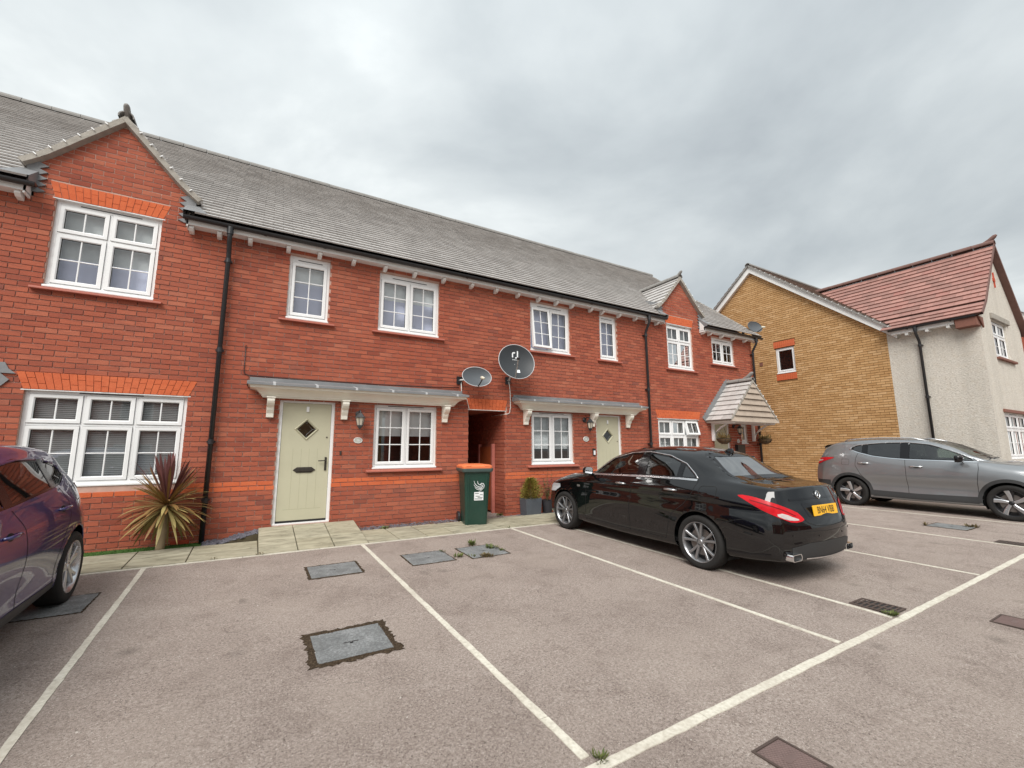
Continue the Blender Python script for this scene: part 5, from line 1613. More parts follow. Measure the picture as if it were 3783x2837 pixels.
# planters and shrubs
def simple_stone(name, col): return simple(name, col, 0.75, var=0.12, vscale=7, bump=.2, bscale=50)
simple_stone('planter_slate', (0.075, 0.085, 0.10)); simple_stone('planter_dark', (0.028, 0.027, 0.032)); simple('soil', (0.05, 0.035, 0.022), .95, var=.4, vscale=40)
pl = thing('square_planter', 'square slate grey planter with a golden dwarf conifer', 'planter', (5.07, -.165, .035))
bx_ = loft([(rrect(.345, .255, .006, 1), 0.0), (rrect(.385, .275, .006, 1), .33), (rrect(.35, .24, .005, 1), .33), (rrect(.345, .235, .005, 1), .27)])
bx_.build('pot', M['planter_slate'], pl); q = MB(); q.add([(x, y, .285) for x, y in rrect(.34, .23, .005, 1)], [tuple(range(8))]); q.build('soil', M['soil'], pl)
p2 = thing('round_planter', 'dark round pot with thin flowering stems by the car bonnet', 'planter', (5.52, -.12, .035))
MB().lathe([(.09, 0), (.115, .24), (.12, .26), (.105, .26), (.10, .22)], (0, 0, 0), 'z', 20).build('pot', M['planter_dark'], p2, smooth=False)
def leafmat(name, c0, c1, rough=.55):
    t = NT(name); p = t.pos()
    rp = t.n('ShaderNodeNewGeometry').outputs['Random Per Island']
    c = t.mix(rp, c0, c1); c = t.mix(t.math('MULTIPLY', t.noise(p, 9, 3), .5), c, tuple(x * .55 for x in c0))
    t.col(c); t.rough(rough); t.spec(.35)
    t.b.inputs['Subsurface Weight'].default_value = 0.0
    MATS[name] = t.m
leafmat('conifer_gold', (0.15, 0.14, 0.02), (0.40, 0.31, 0.07)); leafmat('weed_green', (0.06, 0.085, 0.02), (0.17, 0.19, 0.05)); leafmat('moss_brown', (0.10, 0.075, 0.03), (0.22, 0.17, 0.08))
leafmat('flower_pink', (0.35, 0.03, 0.10), (0.5, 0.08, 0.16)); leafmat('shrub_dull', (0.09, 0.10, 0.03), (0.22, 0.19, 0.08))
sh = thing('dwarf_conifer', 'bushy golden green dwarf conifer in the slate planter', 'shrub', (5.07, -.165, .32))
q = MB(); q.tube([(0, 0, -.02), (.01, 0, .12), (0, .01, .22)], [.014, .01, .005], 6); q.build('trunk', M['moss_brown'], sh)
q = MB()
for _ in range(2600):
    a = random.uniform(0, 6.283); t_ = random.random() ** .8
    z = .02 + .43 * t_
    rmax = .255 * (1 - (max(0, z - .10) / .38) ** 2.0) ** .8 if z < .47 else .02
    rmax *= 1.0 
    rmax *= (.82 + .2 * math.sin(3 * a + 1 + 6 * z) + .14 * math.sin(7 * a + 9 * z))
    r0 = rmax * random.uniform(.45, 1.08)
    p = np.array([r0 * math.cos(a), r0 * .8 * math.sin(a), z])
    dr = np.array([math.cos(a), math.sin(a), random.uniform(.2, 1.3)]); dr /= np.linalg.norm(dr)
    L = random.uniform(.018, .045); w_ = np.cross(dr, np.array([random.gauss(0, 1), random.gauss(0, 1), random.gauss(0, 1)])); w_ = w_ / np.linalg.norm(w_) * random.uniform(.004, .008)
    q.add([p - w_, p + w_, p + dr * L + w_ * .4, p + dr * L - w_ * .4], [(0, 1, 2, 3)])
q.build('crown', M['conifer_gold'], sh, recalc=False)
sh = thing('flowering_plant', 'straggly plant with magenta flowers in the round pot', 'plant', (5.52, -.12, .28))
q = MB(); q2 = MB(); q3 = MB()
for k in range(16):
    a = random.uniform(0, 6.283); L = random.uniform(.2, .58); b = random.uniform(.1, .4)
    pts = [np.array([0, 0, 0.0]), np.array([.35 * L * b * math.cos(a), .35 * L * b * math.sin(a), .5 * L]), np.array([L * b * math.cos(a), L * b * math.sin(a), L])]
    q.tube(pts, [.004, .003, .0015], 5)
    for _ in range(14):
        f_ = random.uniform(.2, 1); p = pts[0] + (pts[2] - pts[0]) * f_; d_ = np.array([random.gauss(0, 1), random.gauss(0, 1), random.gauss(.3, .6)]); d_ /= np.linalg.norm(d_); w_ = np.cross(d_, [0, 0, 1.0]) * .009
        q2.add([p, p + d_ * .02 + w_, p + d_ * .045, p + d_ * .02 - w_], [(0, 1, 2, 3)])
    if k % 3 == 0:
        for _ in range(16):
            p = pts[2] + np.array([random.gauss(0, .012), random.gauss(0, .012), random.gauss(-.02, .025)]); w_ = np.array([random.gauss(0, 1), random.gauss(0, 1), random.gauss(0, 1)]) * .01
            q3.add([p, p + w_, p + np.array([w_[1], -w_[0], w_[2]])], [(0, 1, 2)])
q.build('stem', M['moss_brown'], sh); q2.build('leaf_mass', M['shrub_dull'], sh, recalc=False); q3.build('flower', M['flower_pink'], sh, recalc=False)

# cordyline
leafmat('cordyline_red', (0.12, 0.042, 0.042), (0.22, 0.085, 0.075)); leafmat('cordyline_bronze', (0.17, 0.09, 0.028), (0.34, 0.20, 0.07)); leafmat('cordyline_olive', (0.25, 0.195, 0.055), (0.48, 0.39, 0.17)); leafmat('cordyline_trunk', (0.22, 0.16, 0.095), (0.34, 0.27, 0.17), .9)
cp = thing('cordyline_palm', 'spiky bronze and burgundy cordyline palm on a short trunk by the turf', 'palm', (-.985, -.27, .025))
tp = []
for i in range(13):
    f_ = i / 12
    tp.append((np.array([.012 * math.sin(5 * f_) + .03 * f_, 0, .60 * f_]), .045 * (1.15 - .5 * f_) + .004 * math.sin(19 * f_)))
trk = MB().tube([p for p, _ in tp], [r for _, r in tp], 12).build('trunk', M['cordyline_trunk'], cp, smooth=True)
random.seed(21)
NL = 165
for k in range(NL):
    f_ = (k + .5) / NL
    el = R(88 - 128 * f_ ** .82 + random.uniform(-7, 7))
    az = k * 2.39996 + random.uniform(-.25, .25)
    L = random.uniform(.46, .60) * (1.22 if f_ < .25 else 1.0 if f_ < .75 else .9)
    wd = random.uniform(.012, .021)
    base = np.array([.03, 0, .66 - .10 * f_]) + np.array([math.cos(az), math.sin(az), 0]) * .022
    d0_ = np.array([math.cos(az) * math.cos(el), math.sin(az) * math.cos(el), math.sin(el)])
    side = np.array([-math.sin(az), math.cos(az), 0])
    if base[1] + d0_[1] * L > .17: d0_[1] *= .35; d0_ /= np.linalg.norm(d0_)
    droop = random.uniform(.02, .16) * (.4 if f_ < .3 else 1)
    P = []
    n = 7
    up_ = np.cross(side, d0_)
    for i in range(n + 1):
        s_ = i / n
        c = base + d0_ * L * s_ + np.array([0, 0, -droop * s_ * s_ * s_])
        wi = wd * (math.sin(math.pi * min(1, .12 + .55 * s_)) if s_ < .75 else math.sin(math.pi * (.12 + .55 * .75)) * (1 - ((s_ - .75) / .25) ** 1.4)) + .0012
        P.append([c - side * wi, c - up_ * wi * .35 * (1 - s_), c + side * wi])
    mb = MB(); mb.grid(P)
    rr = random.random()
    mt = 'cordyline_red' if f_ < .20 else ('cordyline_bronze' if f_ < .62 else ('cordyline_olive' if rr < .7 else 'cordyline_bronze'))
    if .26 <= f_ < .62 and rr < .22: mt = 'cordyline_olive'
    mb.build('leaf', M[mt], cp, recalc=False)
for k in range(5):
    a = 2.2 + k * .9
    mb = MB(); P = []
    for i in range(6):
        s_ = i / 5; c = np.array([.04 * math.cos(a) + .08 * s_ * math.cos(a), -abs(.04 * math.sin(a)) - .03 * s_, .58 - .28 * s_]); P.append([c - np.array([.010 * (1 - s_), 0, 0]), c + np.array([.010 * (1 - s_) + .001, 0, 0])])
    mb.grid(P); mb.build('dead_leaf', M['moss_brown'], cp, recalc=False)
random.seed(5)

# manhole covers
def covermat():
    t = NT('cover_grey'); p = t.pos()
    a = t.noise(p, 60.0, 5, 0.7); b = t.noise(p, 6.0, 4, .6)
    c = t.ramp(t.math('ADD', t.math('MULTIPLY', a, .6), t.math('MULTIPLY', b, .4)), [(0.32, (0.085, 0.088, 0.088)), (0.5, (0.175, 0.182, 0.182)), (0.68, (0.34, 0.35, 0.35))])
    t.col(c); t.rough(.75); t.spec(.35); t.bump(a, .9, .008); MATS['cover_grey'] = t.m
    t = NT('cover_dirt'); p = t.pos()
    a = t.noise(p, 75.0, 5, 0.7)
    t.col(t.ramp(a, [(0.35, (0.03, 0.022, 0.015)), (0.55, (0.085, 0.06, 0.04)), (0.75, (0.18, 0.14, 0.09))])); t.rough(.95); t.spec(.1); t.bump(a, 1.0, .02); MATS['cover_dirt'] = t.m
covermat()
def cover(label, x0, x1, y0, y1, dirt=.04, group='plastic access covers let into the parking bays'):
    cx, cy = (x0 + x1) / 2, (y0 + y1) / 2
    d = thing('manhole_cover', label, 'manhole cover', (cx, cy, gz(cx, cy)))
    w_, h_ = x1 - x0, y1 - y0
    F = lambda x, y, dz: (x, y, gz(cx + x, cy + y) - gz(cx, cy) + dz)
    def outline(e_, jit, n=26):
        P = []
        pr = [(-w_ / 2 - e_, -h_ / 2 - e_), (w_ / 2 + e_, -h_ / 2 - e_), (w_ / 2 + e_, h_ / 2 + e_), (-w_ / 2 - e_, h_ / 2 + e_)]
        for i in range(4):
            a, b = np.array(pr[i]), np.array(pr[(i + 1) % 4])
            for k in range(n): P.append(a + (b - a) * k / n + np.array([random.uniform(-jit, jit), random.uniform(-jit, jit)]))
        return P
    o1 = outline(dirt, dirt * .38); i1 = outline(-.008, .004)
    q = MB(); q.grid([[F(*p, .0025), F(*((p + r2) / 2), .006 + random.uniform(-.003, .004)), F(*r2, .004)] for p, r2 in zip(o1, i1)], closed_u=True); q.build('dirt_joint', M['cover_dirt'], d, recalc=False)
    q = MB()
    N = 10
    q.grid([[F(-w_ / 2 + w_ * i / N, -h_ / 2 + h_ * j / N, .005 + (random.uniform(-.001, .001))) for j in range(N + 1)] for i in range(N + 1)])
    pl_ = q.build('cover_plate', M['cover_grey'], d, smooth=True, recalc=False)
    q = MB()
    kw = .055
    for s_ in (-1, 1): q.add([F(s_ * .03 - kw * .5, -.004, .0075), F(s_ * .03 + kw * .5, -.004, .0075), F(s_ * .03 + kw * .35, .004, .0075), F(s_ * .03 - kw * .35, .004, .0075)], [(0, 1, 2, 3)])
    q.add([F(-.012, -.028, .0075), F(.012, -.028, .0075), F(.009, -.006, .0075), F(-.009, -.006, .0075)], [(0, 1, 2, 3)])
    q.build('lifting_slot', M['dark_seal'], pl_)
    return d
cover('grey rectangular access cover with thick dirty joint in the empty bay', .495, 1.015, -4.57, -4.085, .055)
cover('grey access cover in the empty bay close to the door slabs', .665, 1.205, -2.57, -2.08, .03)
cover('grey access cover with weeds at one corner beside the bay line', 1.80, 2.35, -2.605, -2.07, .016)
cover('grey access cover with moss tuft and weeds round its edges', 2.575, 3.125, -2.655, -2.08, .018)
cover('grey access cover partly under the purple hatchback wheel', -1.72, -1.185, -2.61, -2.05, .01)
cover('grey access cover with dead weeds beside the grey crossover', 10.85, 11.40, -5.20, -4.665, .025)

# cast iron gully grates and small covers
simple('cast_iron', (0.085, 0.060, 0.050), 0.7, metal=.2, var=.25, vscale=14, bump=.3)
simple('iron_brown', (0.155, 0.105, 0.095), 0.7, metal=.1, var=.2, vscale=14, bump=.3)
def grate(label, x0, x1, y0, y1):
    cx, cy = (x0 + x1) / 2, (y0 + y1) / 2
    d = thing('gully_grate', label, 'drain', (cx, cy, gz(cx, cy) + .001), 0)
    w_, h_ = x1 - x0, y1 - y0
    q = MB(); q.box((-w_ / 2, -h_ / 2, .0012), (w_ / 2, h_ / 2, .003)); q.build('sump', M['dark_seal'], d)
    q = MB(); t_ = .022
    for a in ((-w_ / 2, -h_ / 2, w_ / 2, -h_ / 2 + t_), (-w_ / 2, h_ / 2 - t_, w_ / 2, h_ / 2), (-w_ / 2, -h_ / 2 + t_, -w_ / 2 + t_, h_ / 2 - t_), (w_ / 2 - t_, -h_ / 2 + t_, w_ / 2, h_ / 2 - t_)): q.box((a[0], a[1], .003), (a[2], a[3], .010))
    q.build('frame', M['cast_iron'], d)
    n = 8
    for k in range(1, n):
        y = -h_ / 2 + h_ * k / n
        q = MB(); q.box((-w_ / 2 + t_, y - .008, .003), (w_ / 2 - t_, y + .008, .009)); q.build('grate_bar', M['cast_iron'], d)
    q = MB(); q.box((-.011, -h_ / 2 + t_, .003), (.011, h_ / 2 - t_, .0095)); q.build('grate_spine', M['cast_iron'], d)
grate('cast iron gully grate beside the bay line behind the black saloon', 5.085, 5.365, -6.15, -5.80)
grate('cast iron gully grate at the bay corner near the grey crossover', 9.965, 10.25, -6.03, -5.72)
def ironcover(label, x0, x1, y0, y1, rot=0):
    cx, cy = (x0 + x1) / 2, (y0 + y1) / 2
    d = thing('stopcock_cover', label, 'cover', (cx, cy, gz(cx, cy) + .001), rot)
    w_, h_ = x1 - x0, y1 - y0
    q = MB()
    for a in ((-w_ / 2, -h_ / 2, w_ / 2, -h_ / 2 + .014), (-w_ / 2, h_ / 2 - .014, w_ / 2, h_ / 2), (-w_ / 2, -h_ / 2 + .014, -w_ / 2 + .014, h_ / 2 - .014), (w_ / 2 - .014, -h_ / 2 + .014, w_ / 2, h_ / 2 - .014)): q.box((a[0], a[1], .002), (a[2], a[3], .008))
    q.build('frame', M['cast_iron'], d)
    q = MB(); q.box((-w_ / 2 + .017, -h_ / 2 + .017, .002), (w_ / 2 - .017, h_ / 2 - .017, .0055)); q.build('lid', M['iron_brown'], d)
    q = MB()
    a, b = w_ / 2 - .02, h_ / 2 - .02
    st = .021
    i = -int((a + b) / st)
    for sgn in (-1, 1):
        for k in range(-int((a + b) / st), int((a + b) / st) + 1):
            c = k * st   # line y = sgn*x + c
            xs_ = sorted([max(-a, -a), min(a, a)])
            lo, hi = -a, a
            if sgn > 0: lo, hi = max(lo, -b - c), min(hi, b - c)
            else: lo, hi = max(lo, c - b), min(hi, c + b)
            if hi - lo < .01: continue
            q.tube([(lo, sgn * lo + c, .0062), (hi, sgn * hi + c, .0062)], .0022, 4, caps=False)
    q.box((-.045, -.016, .0055), (.045, .016, .0085))
    q.build('tread_pattern', M['iron_brown'], d)
ironcover('brown iron cover with diamond tread beyond the bay edge line', 2.27, 2.50, -6.80, -6.535)
ironcover('brown iron cover with diamond tread in the roadway by the second drain', 5.66, 5.98, -6.86, -6.62)

# weeds and tufts
def weed(label, x, y, n, L, mat='weed_green', spread=.05, flat=.6):
    z = gz(x, y)
    d = thing('weed', label, 'weed', (x, y, z))
    q = MB()
    for _ in range(n):
        a = random.uniform(0, 6.283); r0 = random.uniform(0, spread); l_ = L * random.uniform(.5, 1)
        p = np.array([r0 * math.cos(a), r0 * math.sin(a), .001]); dr = np.array([math.cos(a) * flat + random.gauss(0, .25), math.sin(a) * flat + random.gauss(0, .25), random.uniform(.35, 1.0)]); dr /= np.linalg.norm(dr)
        w_ = np.cross(dr, [0, 0, 1.0]); w_ = w_ / (np.linalg.norm(w_) + 1e-6) * l_ * random.uniform(.10, .2)
        q.add([p, p + dr * l_ * .5 + w_, p + dr * l_, p + dr * l_ * .5 - w_], [(0, 1, 2, 3)])
    q.build('leaves', M[mat], d, recalc=False)
weed('green weed at the corner of the weedy access cover', 2.345, -2.14, 26, .05); weed('green weed growing at the lower corner of the weedy access cover', 2.43, -2.50, 40, .07)
weed('spindly green weed behind the mossy access cover', 2.86, -2.02, 34, .11, spread=.03, flat=.4); weed('green weed along the side of the mossy access cover', 3.03, -2.28, 60, .075, spread=.08)
weed('small green weed at the near corner of the mossy access cover', 3.10, -2.46, 30, .05, spread=.05); weed('small weed at the front joint of the mossy access cover', 2.60, -2.56, 18, .05)
weed('brown moss tuft on the front edge of the mossy access cover', 2.78, -2.64, 170, .055, 'moss_brown', .085, .5)
weed('green weed in the joint of two bay edging strips', 1.575, -6.195, 50, .042, spread=.04); weed('green weed at the drain and bay edge corner', 5.075, -6.13, 60, .06, spread=.05)
weed('green weed in the litter by the footpath under the window', 2.02, -.27, 44, .075, spread=.06); weed('dead weed at the corner of the distant access cover', 11.36, -5.15, 40, .09, 'moss_brown', .08); weed('small weed stalk beside the distant access cover', 10.86, -4.66, 16, .10, 'moss_brown', .02, .3)
weed('green weed at the foot of the passage corner', 4.40, -.06, 30, .09, spread=.06); weed('tiny weed in the path edge by the bay line', 3.95, -1.17, 24, .045, spread=.05); weed('tiny brown weed at the corner of the door slabs', .20, -1.17, 26, .045, 'moss_brown', .05)
weed('tiny brown weed in the path joint beside the palm', -.30, -1.15, 20, .04, 'moss_brown', .05)
# ------------------------------------------------------------------ cars
from mathutils.kdtree import KDTree
def pchip(xk, yk, x):
    xk = np.asarray(xk, float); yk = np.asarray(yk, float); n = len(xk)
    h = np.diff(xk); d = np.diff(yk) / h
    m = np.zeros(n)
    for i in range(1, n - 1):
        if d[i - 1] * d[i] > 0:
            w1, w2 = 2 * h[i] + h[i - 1], h[i] + 2 * h[i - 1]
            m[i] = (w1 + w2) / (w1 / d[i - 1] + w2 / d[i])
    m[0] = d[0]; m[-1] = d[-1]
    i = np.clip(np.searchsorted(xk, x) - 1, 0, n - 2)
    t = (x - xk[i]) / h[i]
    return ((1 + 2 * t) * (1 - t) ** 2) * yk[i] + t * (1 - t) ** 2 * h[i] * m[i] + t * t * (3 - 2 * t) * yk[i + 1] + t * t * (t - 1) * h[i] * m[i + 1]
def catmull(P, sub):
    """P (J,...,3): interpolate along axis 0, sub segments each"""
    J = P.shape[0]; out = []
    for j in range(J - 1):
        p0, p1, p2, p3 = P[max(j - 1, 0)], P[j], P[j + 1], P[min(j + 2, J - 1)]
        for k in range(sub):
            t = k / sub
            out.append(.5 * ((2 * p1) + (p2 - p0) * t + (2 * p0 - 5 * p1 + 4 * p2 - p3) * t * t + (3 * p1 - p0 - 3 * p2 + p3) * t ** 3))
    out.append(P[-1])
    return np.array(out)
def inpoly(pts, poly):
    pts = np.asarray(pts, float); poly = np.asarray(poly, float)
    x, y = pts[..., 0], pts[..., 1]
    c = np.zeros(x.shape, bool)
    j = len(poly) - 1
    for i in range(len(poly)):
        xi, yi = poly[i]; xj, yj = poly[j]
        k = ((yi > y) != (yj > y)) & (x < (xj - xi) * (y - yi) / (yj - yi + 1e-12) + xi)
        c ^= k; j = i
    return c
def dense(poly, n=90, closed=True):
    """smooth-free dense resample of a closed polyline"""
    P = np.asarray(poly, float)
    if closed: P = np.vstack([P, P[:1]])
    s = np.concatenate([[0], np.cumsum(np.linalg.norm(np.diff(P, axis=0), axis=1))])
    t = np.linspace(0, s[-1], n + (1 if closed else 0))
    if closed: t = t[:-1]
    return np.stack([np.interp(t, s, P[:, k]) for k in range(P.shape[1])], 1)
def rounded(poly, r=0.03, n=5):
    P = np.asarray(poly, float); out = []
    m = len(P)
    for i in range(m):
        a, b, c = P[i - 1], P[i], P[(i + 1) % m]
        u, v = a - b, c - b
        ru = min(r, .45 * np.linalg.norm(u)); rv = min(r, .45 * np.linalg.norm(v))
        p, q = b + u / np.linalg.norm(u) * ru, b + v / np.linalg.norm(v) * rv
        for k in range(n + 1):
            t = k / n; out.append((1 - t) ** 2 * p + 2 * t * (1 - t) * b + t * t * q)
    return np.array(out)

class Car:
    SUB = 5
    def __init__(s, root, lines, bulge_r, bulge_f, paint, Ni=150, crn=5):
        s.root = root; s.paint = paint; s.crn = crn
        J = len(lines)
        u = np.linspace(-1, 1, Ni); sp = .5 + .5 * (np.sign(u) * (1 - (1 - np.abs(u)) ** 1.45))
        ctrl = []
        for L in lines:
            L = np.array(L, float)
            y = L[0, 0] + sp * (L[-1, 0] - L[0, 0])
            ctrl.append(np.stack([pchip(L[:, 0], L[:, 1], y), y, pchip(L[:, 0], L[:, 2], y)], 1))
        G = catmull(np.array(ctrl), s.SUB)           # (Nj, Ni, 3)
        G[-1, :, 0] = 0
        s.G = np.transpose(G, (1, 0, 2))             # (Ni, Nj, 3)
        s.Ni, s.Nj = s.G.shape[:2]
        s.ends = {}
        for nm, i, bl, sg in (('rear', 0, bulge_r, -1), ('front', s.Ni - 1, bulge_f, 1)):
            E = s.G[i]; jc = crn * s.SUB
            side = E[:jc + 1]; top = E[jc:]
            K = 2 * (s.Nj - 1 - jc)
            xt = np.concatenate([top[:, 0], -top[::-1, 0][1:]])       # +x .. -x
            c = xt / side[-1, 0]
            yt = np.concatenate([top[:, 1], top[::-1, 1][1:]]); zt = np.concatenate([top[:, 2], top[::-1, 2][1:]])
            P = np.zeros((jc + 1, len(c), 3))
            for r in range(jc + 1):
                v = r / jc
                b = np.interp(v, [0, .5, 1], bl)
                P[r, :, 0] = c * side[r, 0]
                P[r, :, 1] = side[r, 1] + sg * b * (1 - np.abs(c) ** 2.4)
                P[r, :, 2] = side[r, 2]
            T = np.stack([xt, yt, zt], 1)
            corr = T - P[-1]
            for r in range(jc + 1): P[r] += corr * (r / jc) ** 2.0
            P[:, 0] = side; P[:, -1] = side * [-1, 1, 1]
            s.ends[nm] = P
        # sample cloud for projection
        pts = []; nrm = []
        def addgrid(Q, out):
            du = np.gradient(Q, axis=0); dv = np.gradient(Q, axis=1)
            n = np.cross(du, dv); n /= np.linalg.norm(n, axis=2, keepdims=True) + 1e-12
            pts.append(Q.reshape(-1, 3)); 
            o = out(Q)
            sg = np.sign((n * o).sum(2, keepdims=True)); sg[sg == 0] = 1
            nrm.append((n * sg).reshape(-1, 3))
        def refine(Q):
            A = np.empty((2 * Q.shape[0] - 1, Q.shape[1], 3)); A[::2] = Q; A[1::2] = (Q[1:] + Q[:-1]) / 2
            B = np.empty((A.shape[0], 2 * A.shape[1] - 1, 3)); B[:, ::2] = A; B[:, 1::2] = (A[:, 1:] + A[:, :-1]) / 2
            return B
        cen = np.array([0, s.G[:, :, 1].mean(), .55])
        out = lambda Q: Q - np.array([0, 1, 0]) * (Q[..., 1:2] * .92 + .08 * cen[1]) - np.array([0, 0, .5])
        Gf = refine(s.G)
        addgrid(Gf, out); addgrid(Gf * [-1, 1, 1], out)
        for nm, P in s.ends.items():
            sg = -1 if nm == 'rear' else 1
            addgrid(refine(P), lambda Q, sg=sg: np.zeros_like(Q) + [0, sg, 0.02])
        s.P = np.vstack(pts); s.N = np.vstack(nrm)
        s.cache = {}
        s.holes = []; s.arches = []
    def proj(s, d, pts2, off=0.003, mn=.12):
        """lift 2D points (in the plane seen looking along -d) on to the surface. d outward dir. 2D axes: (h, z')"""
        d = np.array(d, float); d /= np.linalg.norm(d)
        key = tuple(np.round(d, 4))
        if abs(d[2]) > .9: h = np.array([1.0, 0, 0]); v = np.array([0, 1.0, 0])
        else:
            h = np.array([0, 1.0, 0]) if abs(d[0]) > .9 else np.array([1.0, 0, 0]); v = np.array([0, 0, 1.0])
        if key not in s.cache:
            k = np.where(s.N @ d > mn)[0]
            kd = KDTree(len(k))
            A = np.stack([s.P[k] @ h, s.P[k] @ v], 1)
            for i, (a, b) in enumerate(A): kd.insert((a, b, 0), i)
            kd.balance(); s.cache[key] = (k, kd, A)
        k, kd, A = s.cache[key]
        res = []
        for p in np.asarray(pts2, float).reshape(-1, 2):
            f = kd.find_n((p[0], p[1], 0), 14)
            idx = np.array([q[1] for q in f])
            dep = s.P[k[idx]] @ d
            top = dep > dep.max() - .12
            idx = idx[top]; dep = dep[top]
            X = np.c_[np.ones(len(idx)), A[idx] - p]
            w_ = np.exp(-((A[idx] - p) ** 2).sum(1) / .02 ** 2) + 1e-4
            try: co = np.linalg.lstsq(X * w_[:, None], dep * w_, rcond=1e-3)[0]; dd = np.clip(co[0], dep.min() - .03, dep.max() + .03)
            except Exception: dd = dep.mean()
            n = (s.N[k[idx]] * w_[:, None]).sum(0); n /= np.linalg.norm(n)
            # reconstruct: for axis-aligned d
            q = h * p[0] + v * p[1] + d * dd
            res.append(q + n * off)
        return np.array(res).reshape(*np.asarray(pts2).shape[:-1], 3)
    def patch(s, name, d, top, bot, mat, off=.003, n=24, m=8, parent=None, mirror=False, smooth=True):
        T = dense(top, n, False); B = dense(bot, n, False)
        P2 = np.array([[B[i] + (T[i] - B[i]) * j / m for j in range(m + 1)] for i in range(n)])
        P = s.proj(d, P2, off)
        o = None
        for sg in ((1, -1) if mirror else (1,)):
            o = MB().grid(P * [sg, 1, 1], flip=False).build(name, M[mat], parent or s.root, smooth=smooth, recalc=True)
        return o
    def fan(s, name, d, poly, mat, off=.003, rings=5, n=80, mirror=False, parent=None, center=None):
        """fill any star-shaped outline"""
        Q = dense(poly, n); c = Q.mean(0) if center is None else np.array(center)
        P2 = np.array([[c + (q - c) * (k / rings) for k in range(rings, -1, -1)] for q in Q])
        P = s.proj(d, P2, off)
        for sg in ((1, -1) if mirror else (1,)):
            o = MB().grid(P * [sg, 1, 1], closed_u=True).build(name, M[mat], parent or s.root, smooth=True)
        return o
    def ringp(s, name, d, poly, w_in, w_out, mat, off=.004, n=110, mirror=False, parent=None):
        Q = dense(poly, n)
        t = np.roll(Q, -1, 0) - np.roll(Q, 1, 0); t /= np.linalg.norm(t, axis=1, keepdims=True)
        nn = np.stack([t[:, 1], -t[:, 0]], 1)
        area = .5 * np.sum(Q[:, 0] * np.roll(Q[:, 1], -1) - np.roll(Q[:, 0], -1) * Q[:, 1])
        if area < 0: nn = -nn
        P2 = np.stack([Q + nn * w_out, Q - nn * w_in * .5, Q - nn * w_in], 1)
        P = s.proj(d, P2, off)
        for sg in ((1, -1) if mirror else (1,)):
            MB().grid(P * [sg, 1, 1], closed_u=True).build(name, M[mat], parent or s.root, smooth=True)
    def strip(s, name, d, line, w_, mat, off=.002, n=60, mirror=False, parent=None, tube=False):
        Q = dense(line, n, False)
        if tube:
            P = s.proj(d, Q, off)
            for sg in ((1, -1) if mirror else (1,)): o = MB().tube(list(P * [sg, 1, 1]), w_, 7).build(name, M[mat], parent or s.root, smooth=True)
            return o
        t = np.gradient(Q, axis=0); t /= np.linalg.norm(t, axis=1, keepdims=True) + 1e-9
        nn = np.stack([-t[:, 1], t[:, 0]], 1)
        P = s.proj(d, np.stack([Q + nn * w_ / 2, Q - nn * w_ / 2], 1), off)
        for sg in ((1, -1) if mirror else (1,)):
            o = MB().grid(P * [sg, 1, 1]).build(name, M[mat], parent or s.root, smooth=True)
        return o
    def body(s, arches, side_holes, end_holes, name='body'):
        """arches [(y,z,R)], side_holes polygons in (y,z), end_holes [(which dir, poly(x,z))]"""
        Ni, Nj = s.Ni, s.Nj
        V = []; F = []
        G = s.G.copy()
        jsh = (s.crn) * s.SUB
        keep = np.ones((Ni - 1, Nj - 1), bool)
        yz = G[:, :, 1:3]
        def allin(mask): return mask[:-1, :-1] & mask[1:, :-1] & mask[:-1, 1:] & mask[1:, 1:]
        jj = np.arange(Nj)[None, :] * np.ones((Ni, 1))
        for (ya, za, Ra) in arches:
            ins = (np.hypot(yz[..., 0] - ya, yz[..., 1] - za) < Ra) & (jj <= jsh)
            keep &= ~allin(ins)
        for poly in side_holes:
            ins = inpoly(yz, poly) & (jj >= jsh - 3) & (jj < Nj - 2)
            keep &= ~allin(ins)
        xz = G[:, :, [0, 2]]
        for dr, poly, yr in end_holes:
            ins = inpoly(xz, poly) & (jj >= jsh) & (G[:, :, 1] > yr[0]) & (G[:, :, 1] < yr[1])
            keep &= ~allin(ins)
        # snap to arch circles
        used = np.zeros((Ni, Nj), bool)
        used[:-1, :-1] |= keep; used[1:, :-1] |= keep; used[:-1, 1:] |= keep; used[1:, 1:] |= keep
        for (ya, za, Ra) in arches:
            dy, dz = G[..., 1] - ya, G[..., 2] - za; r = np.hypot(dy, dz)
            k = used & (r < Ra) & (jj <= jsh) & (r > 1e-6)
            G[k, 1] = ya + dy[k] / r[k] * Ra; G[k, 2] = za + dz[k] / r[k] * Ra
        for poly in side_holes:
            Q = dense(poly, 260)
            k = np.argwhere(used & inpoly(yz, poly) & (jj >= jsh - 3) & (jj < Nj - 2))
            for i, j in k:
                q = Q[np.argmin(((Q - G[i, j, 1:3]) ** 2).sum(1))]; G[i, j, 1:3] = q
        for dr, poly, yr in end_holes:
            Q = dense(poly, 260)
            k = np.argwhere(used & inpoly(xz, poly) & (jj >= jsh) & (jj < Nj - 1) & (G[:, :, 1] > yr[0]) & (G[:, :, 1] < yr[1]))
            for i, j in k:
                dd = Q[np.argmin(((Q - G[i, j][[0, 2]]) ** 2).sum(1))]
                # slide along the surface: move z, and y proportionally
                dz_ = dd[1] - G[i, j, 2]
                sl = (G[min(i + 1, Ni - 1), j, 1] - G[max(i - 1, 0), j, 1]) / ((G[min(i + 1, Ni - 1), j, 2] - G[max(i - 1, 0), j, 2]) + 1e-6)
                G[i, j, 0] = dd[0]; G[i, j, 2] = dd[1]; G[i, j, 1] += np.clip(sl, -4, 4) * dz_
        mb = MB()
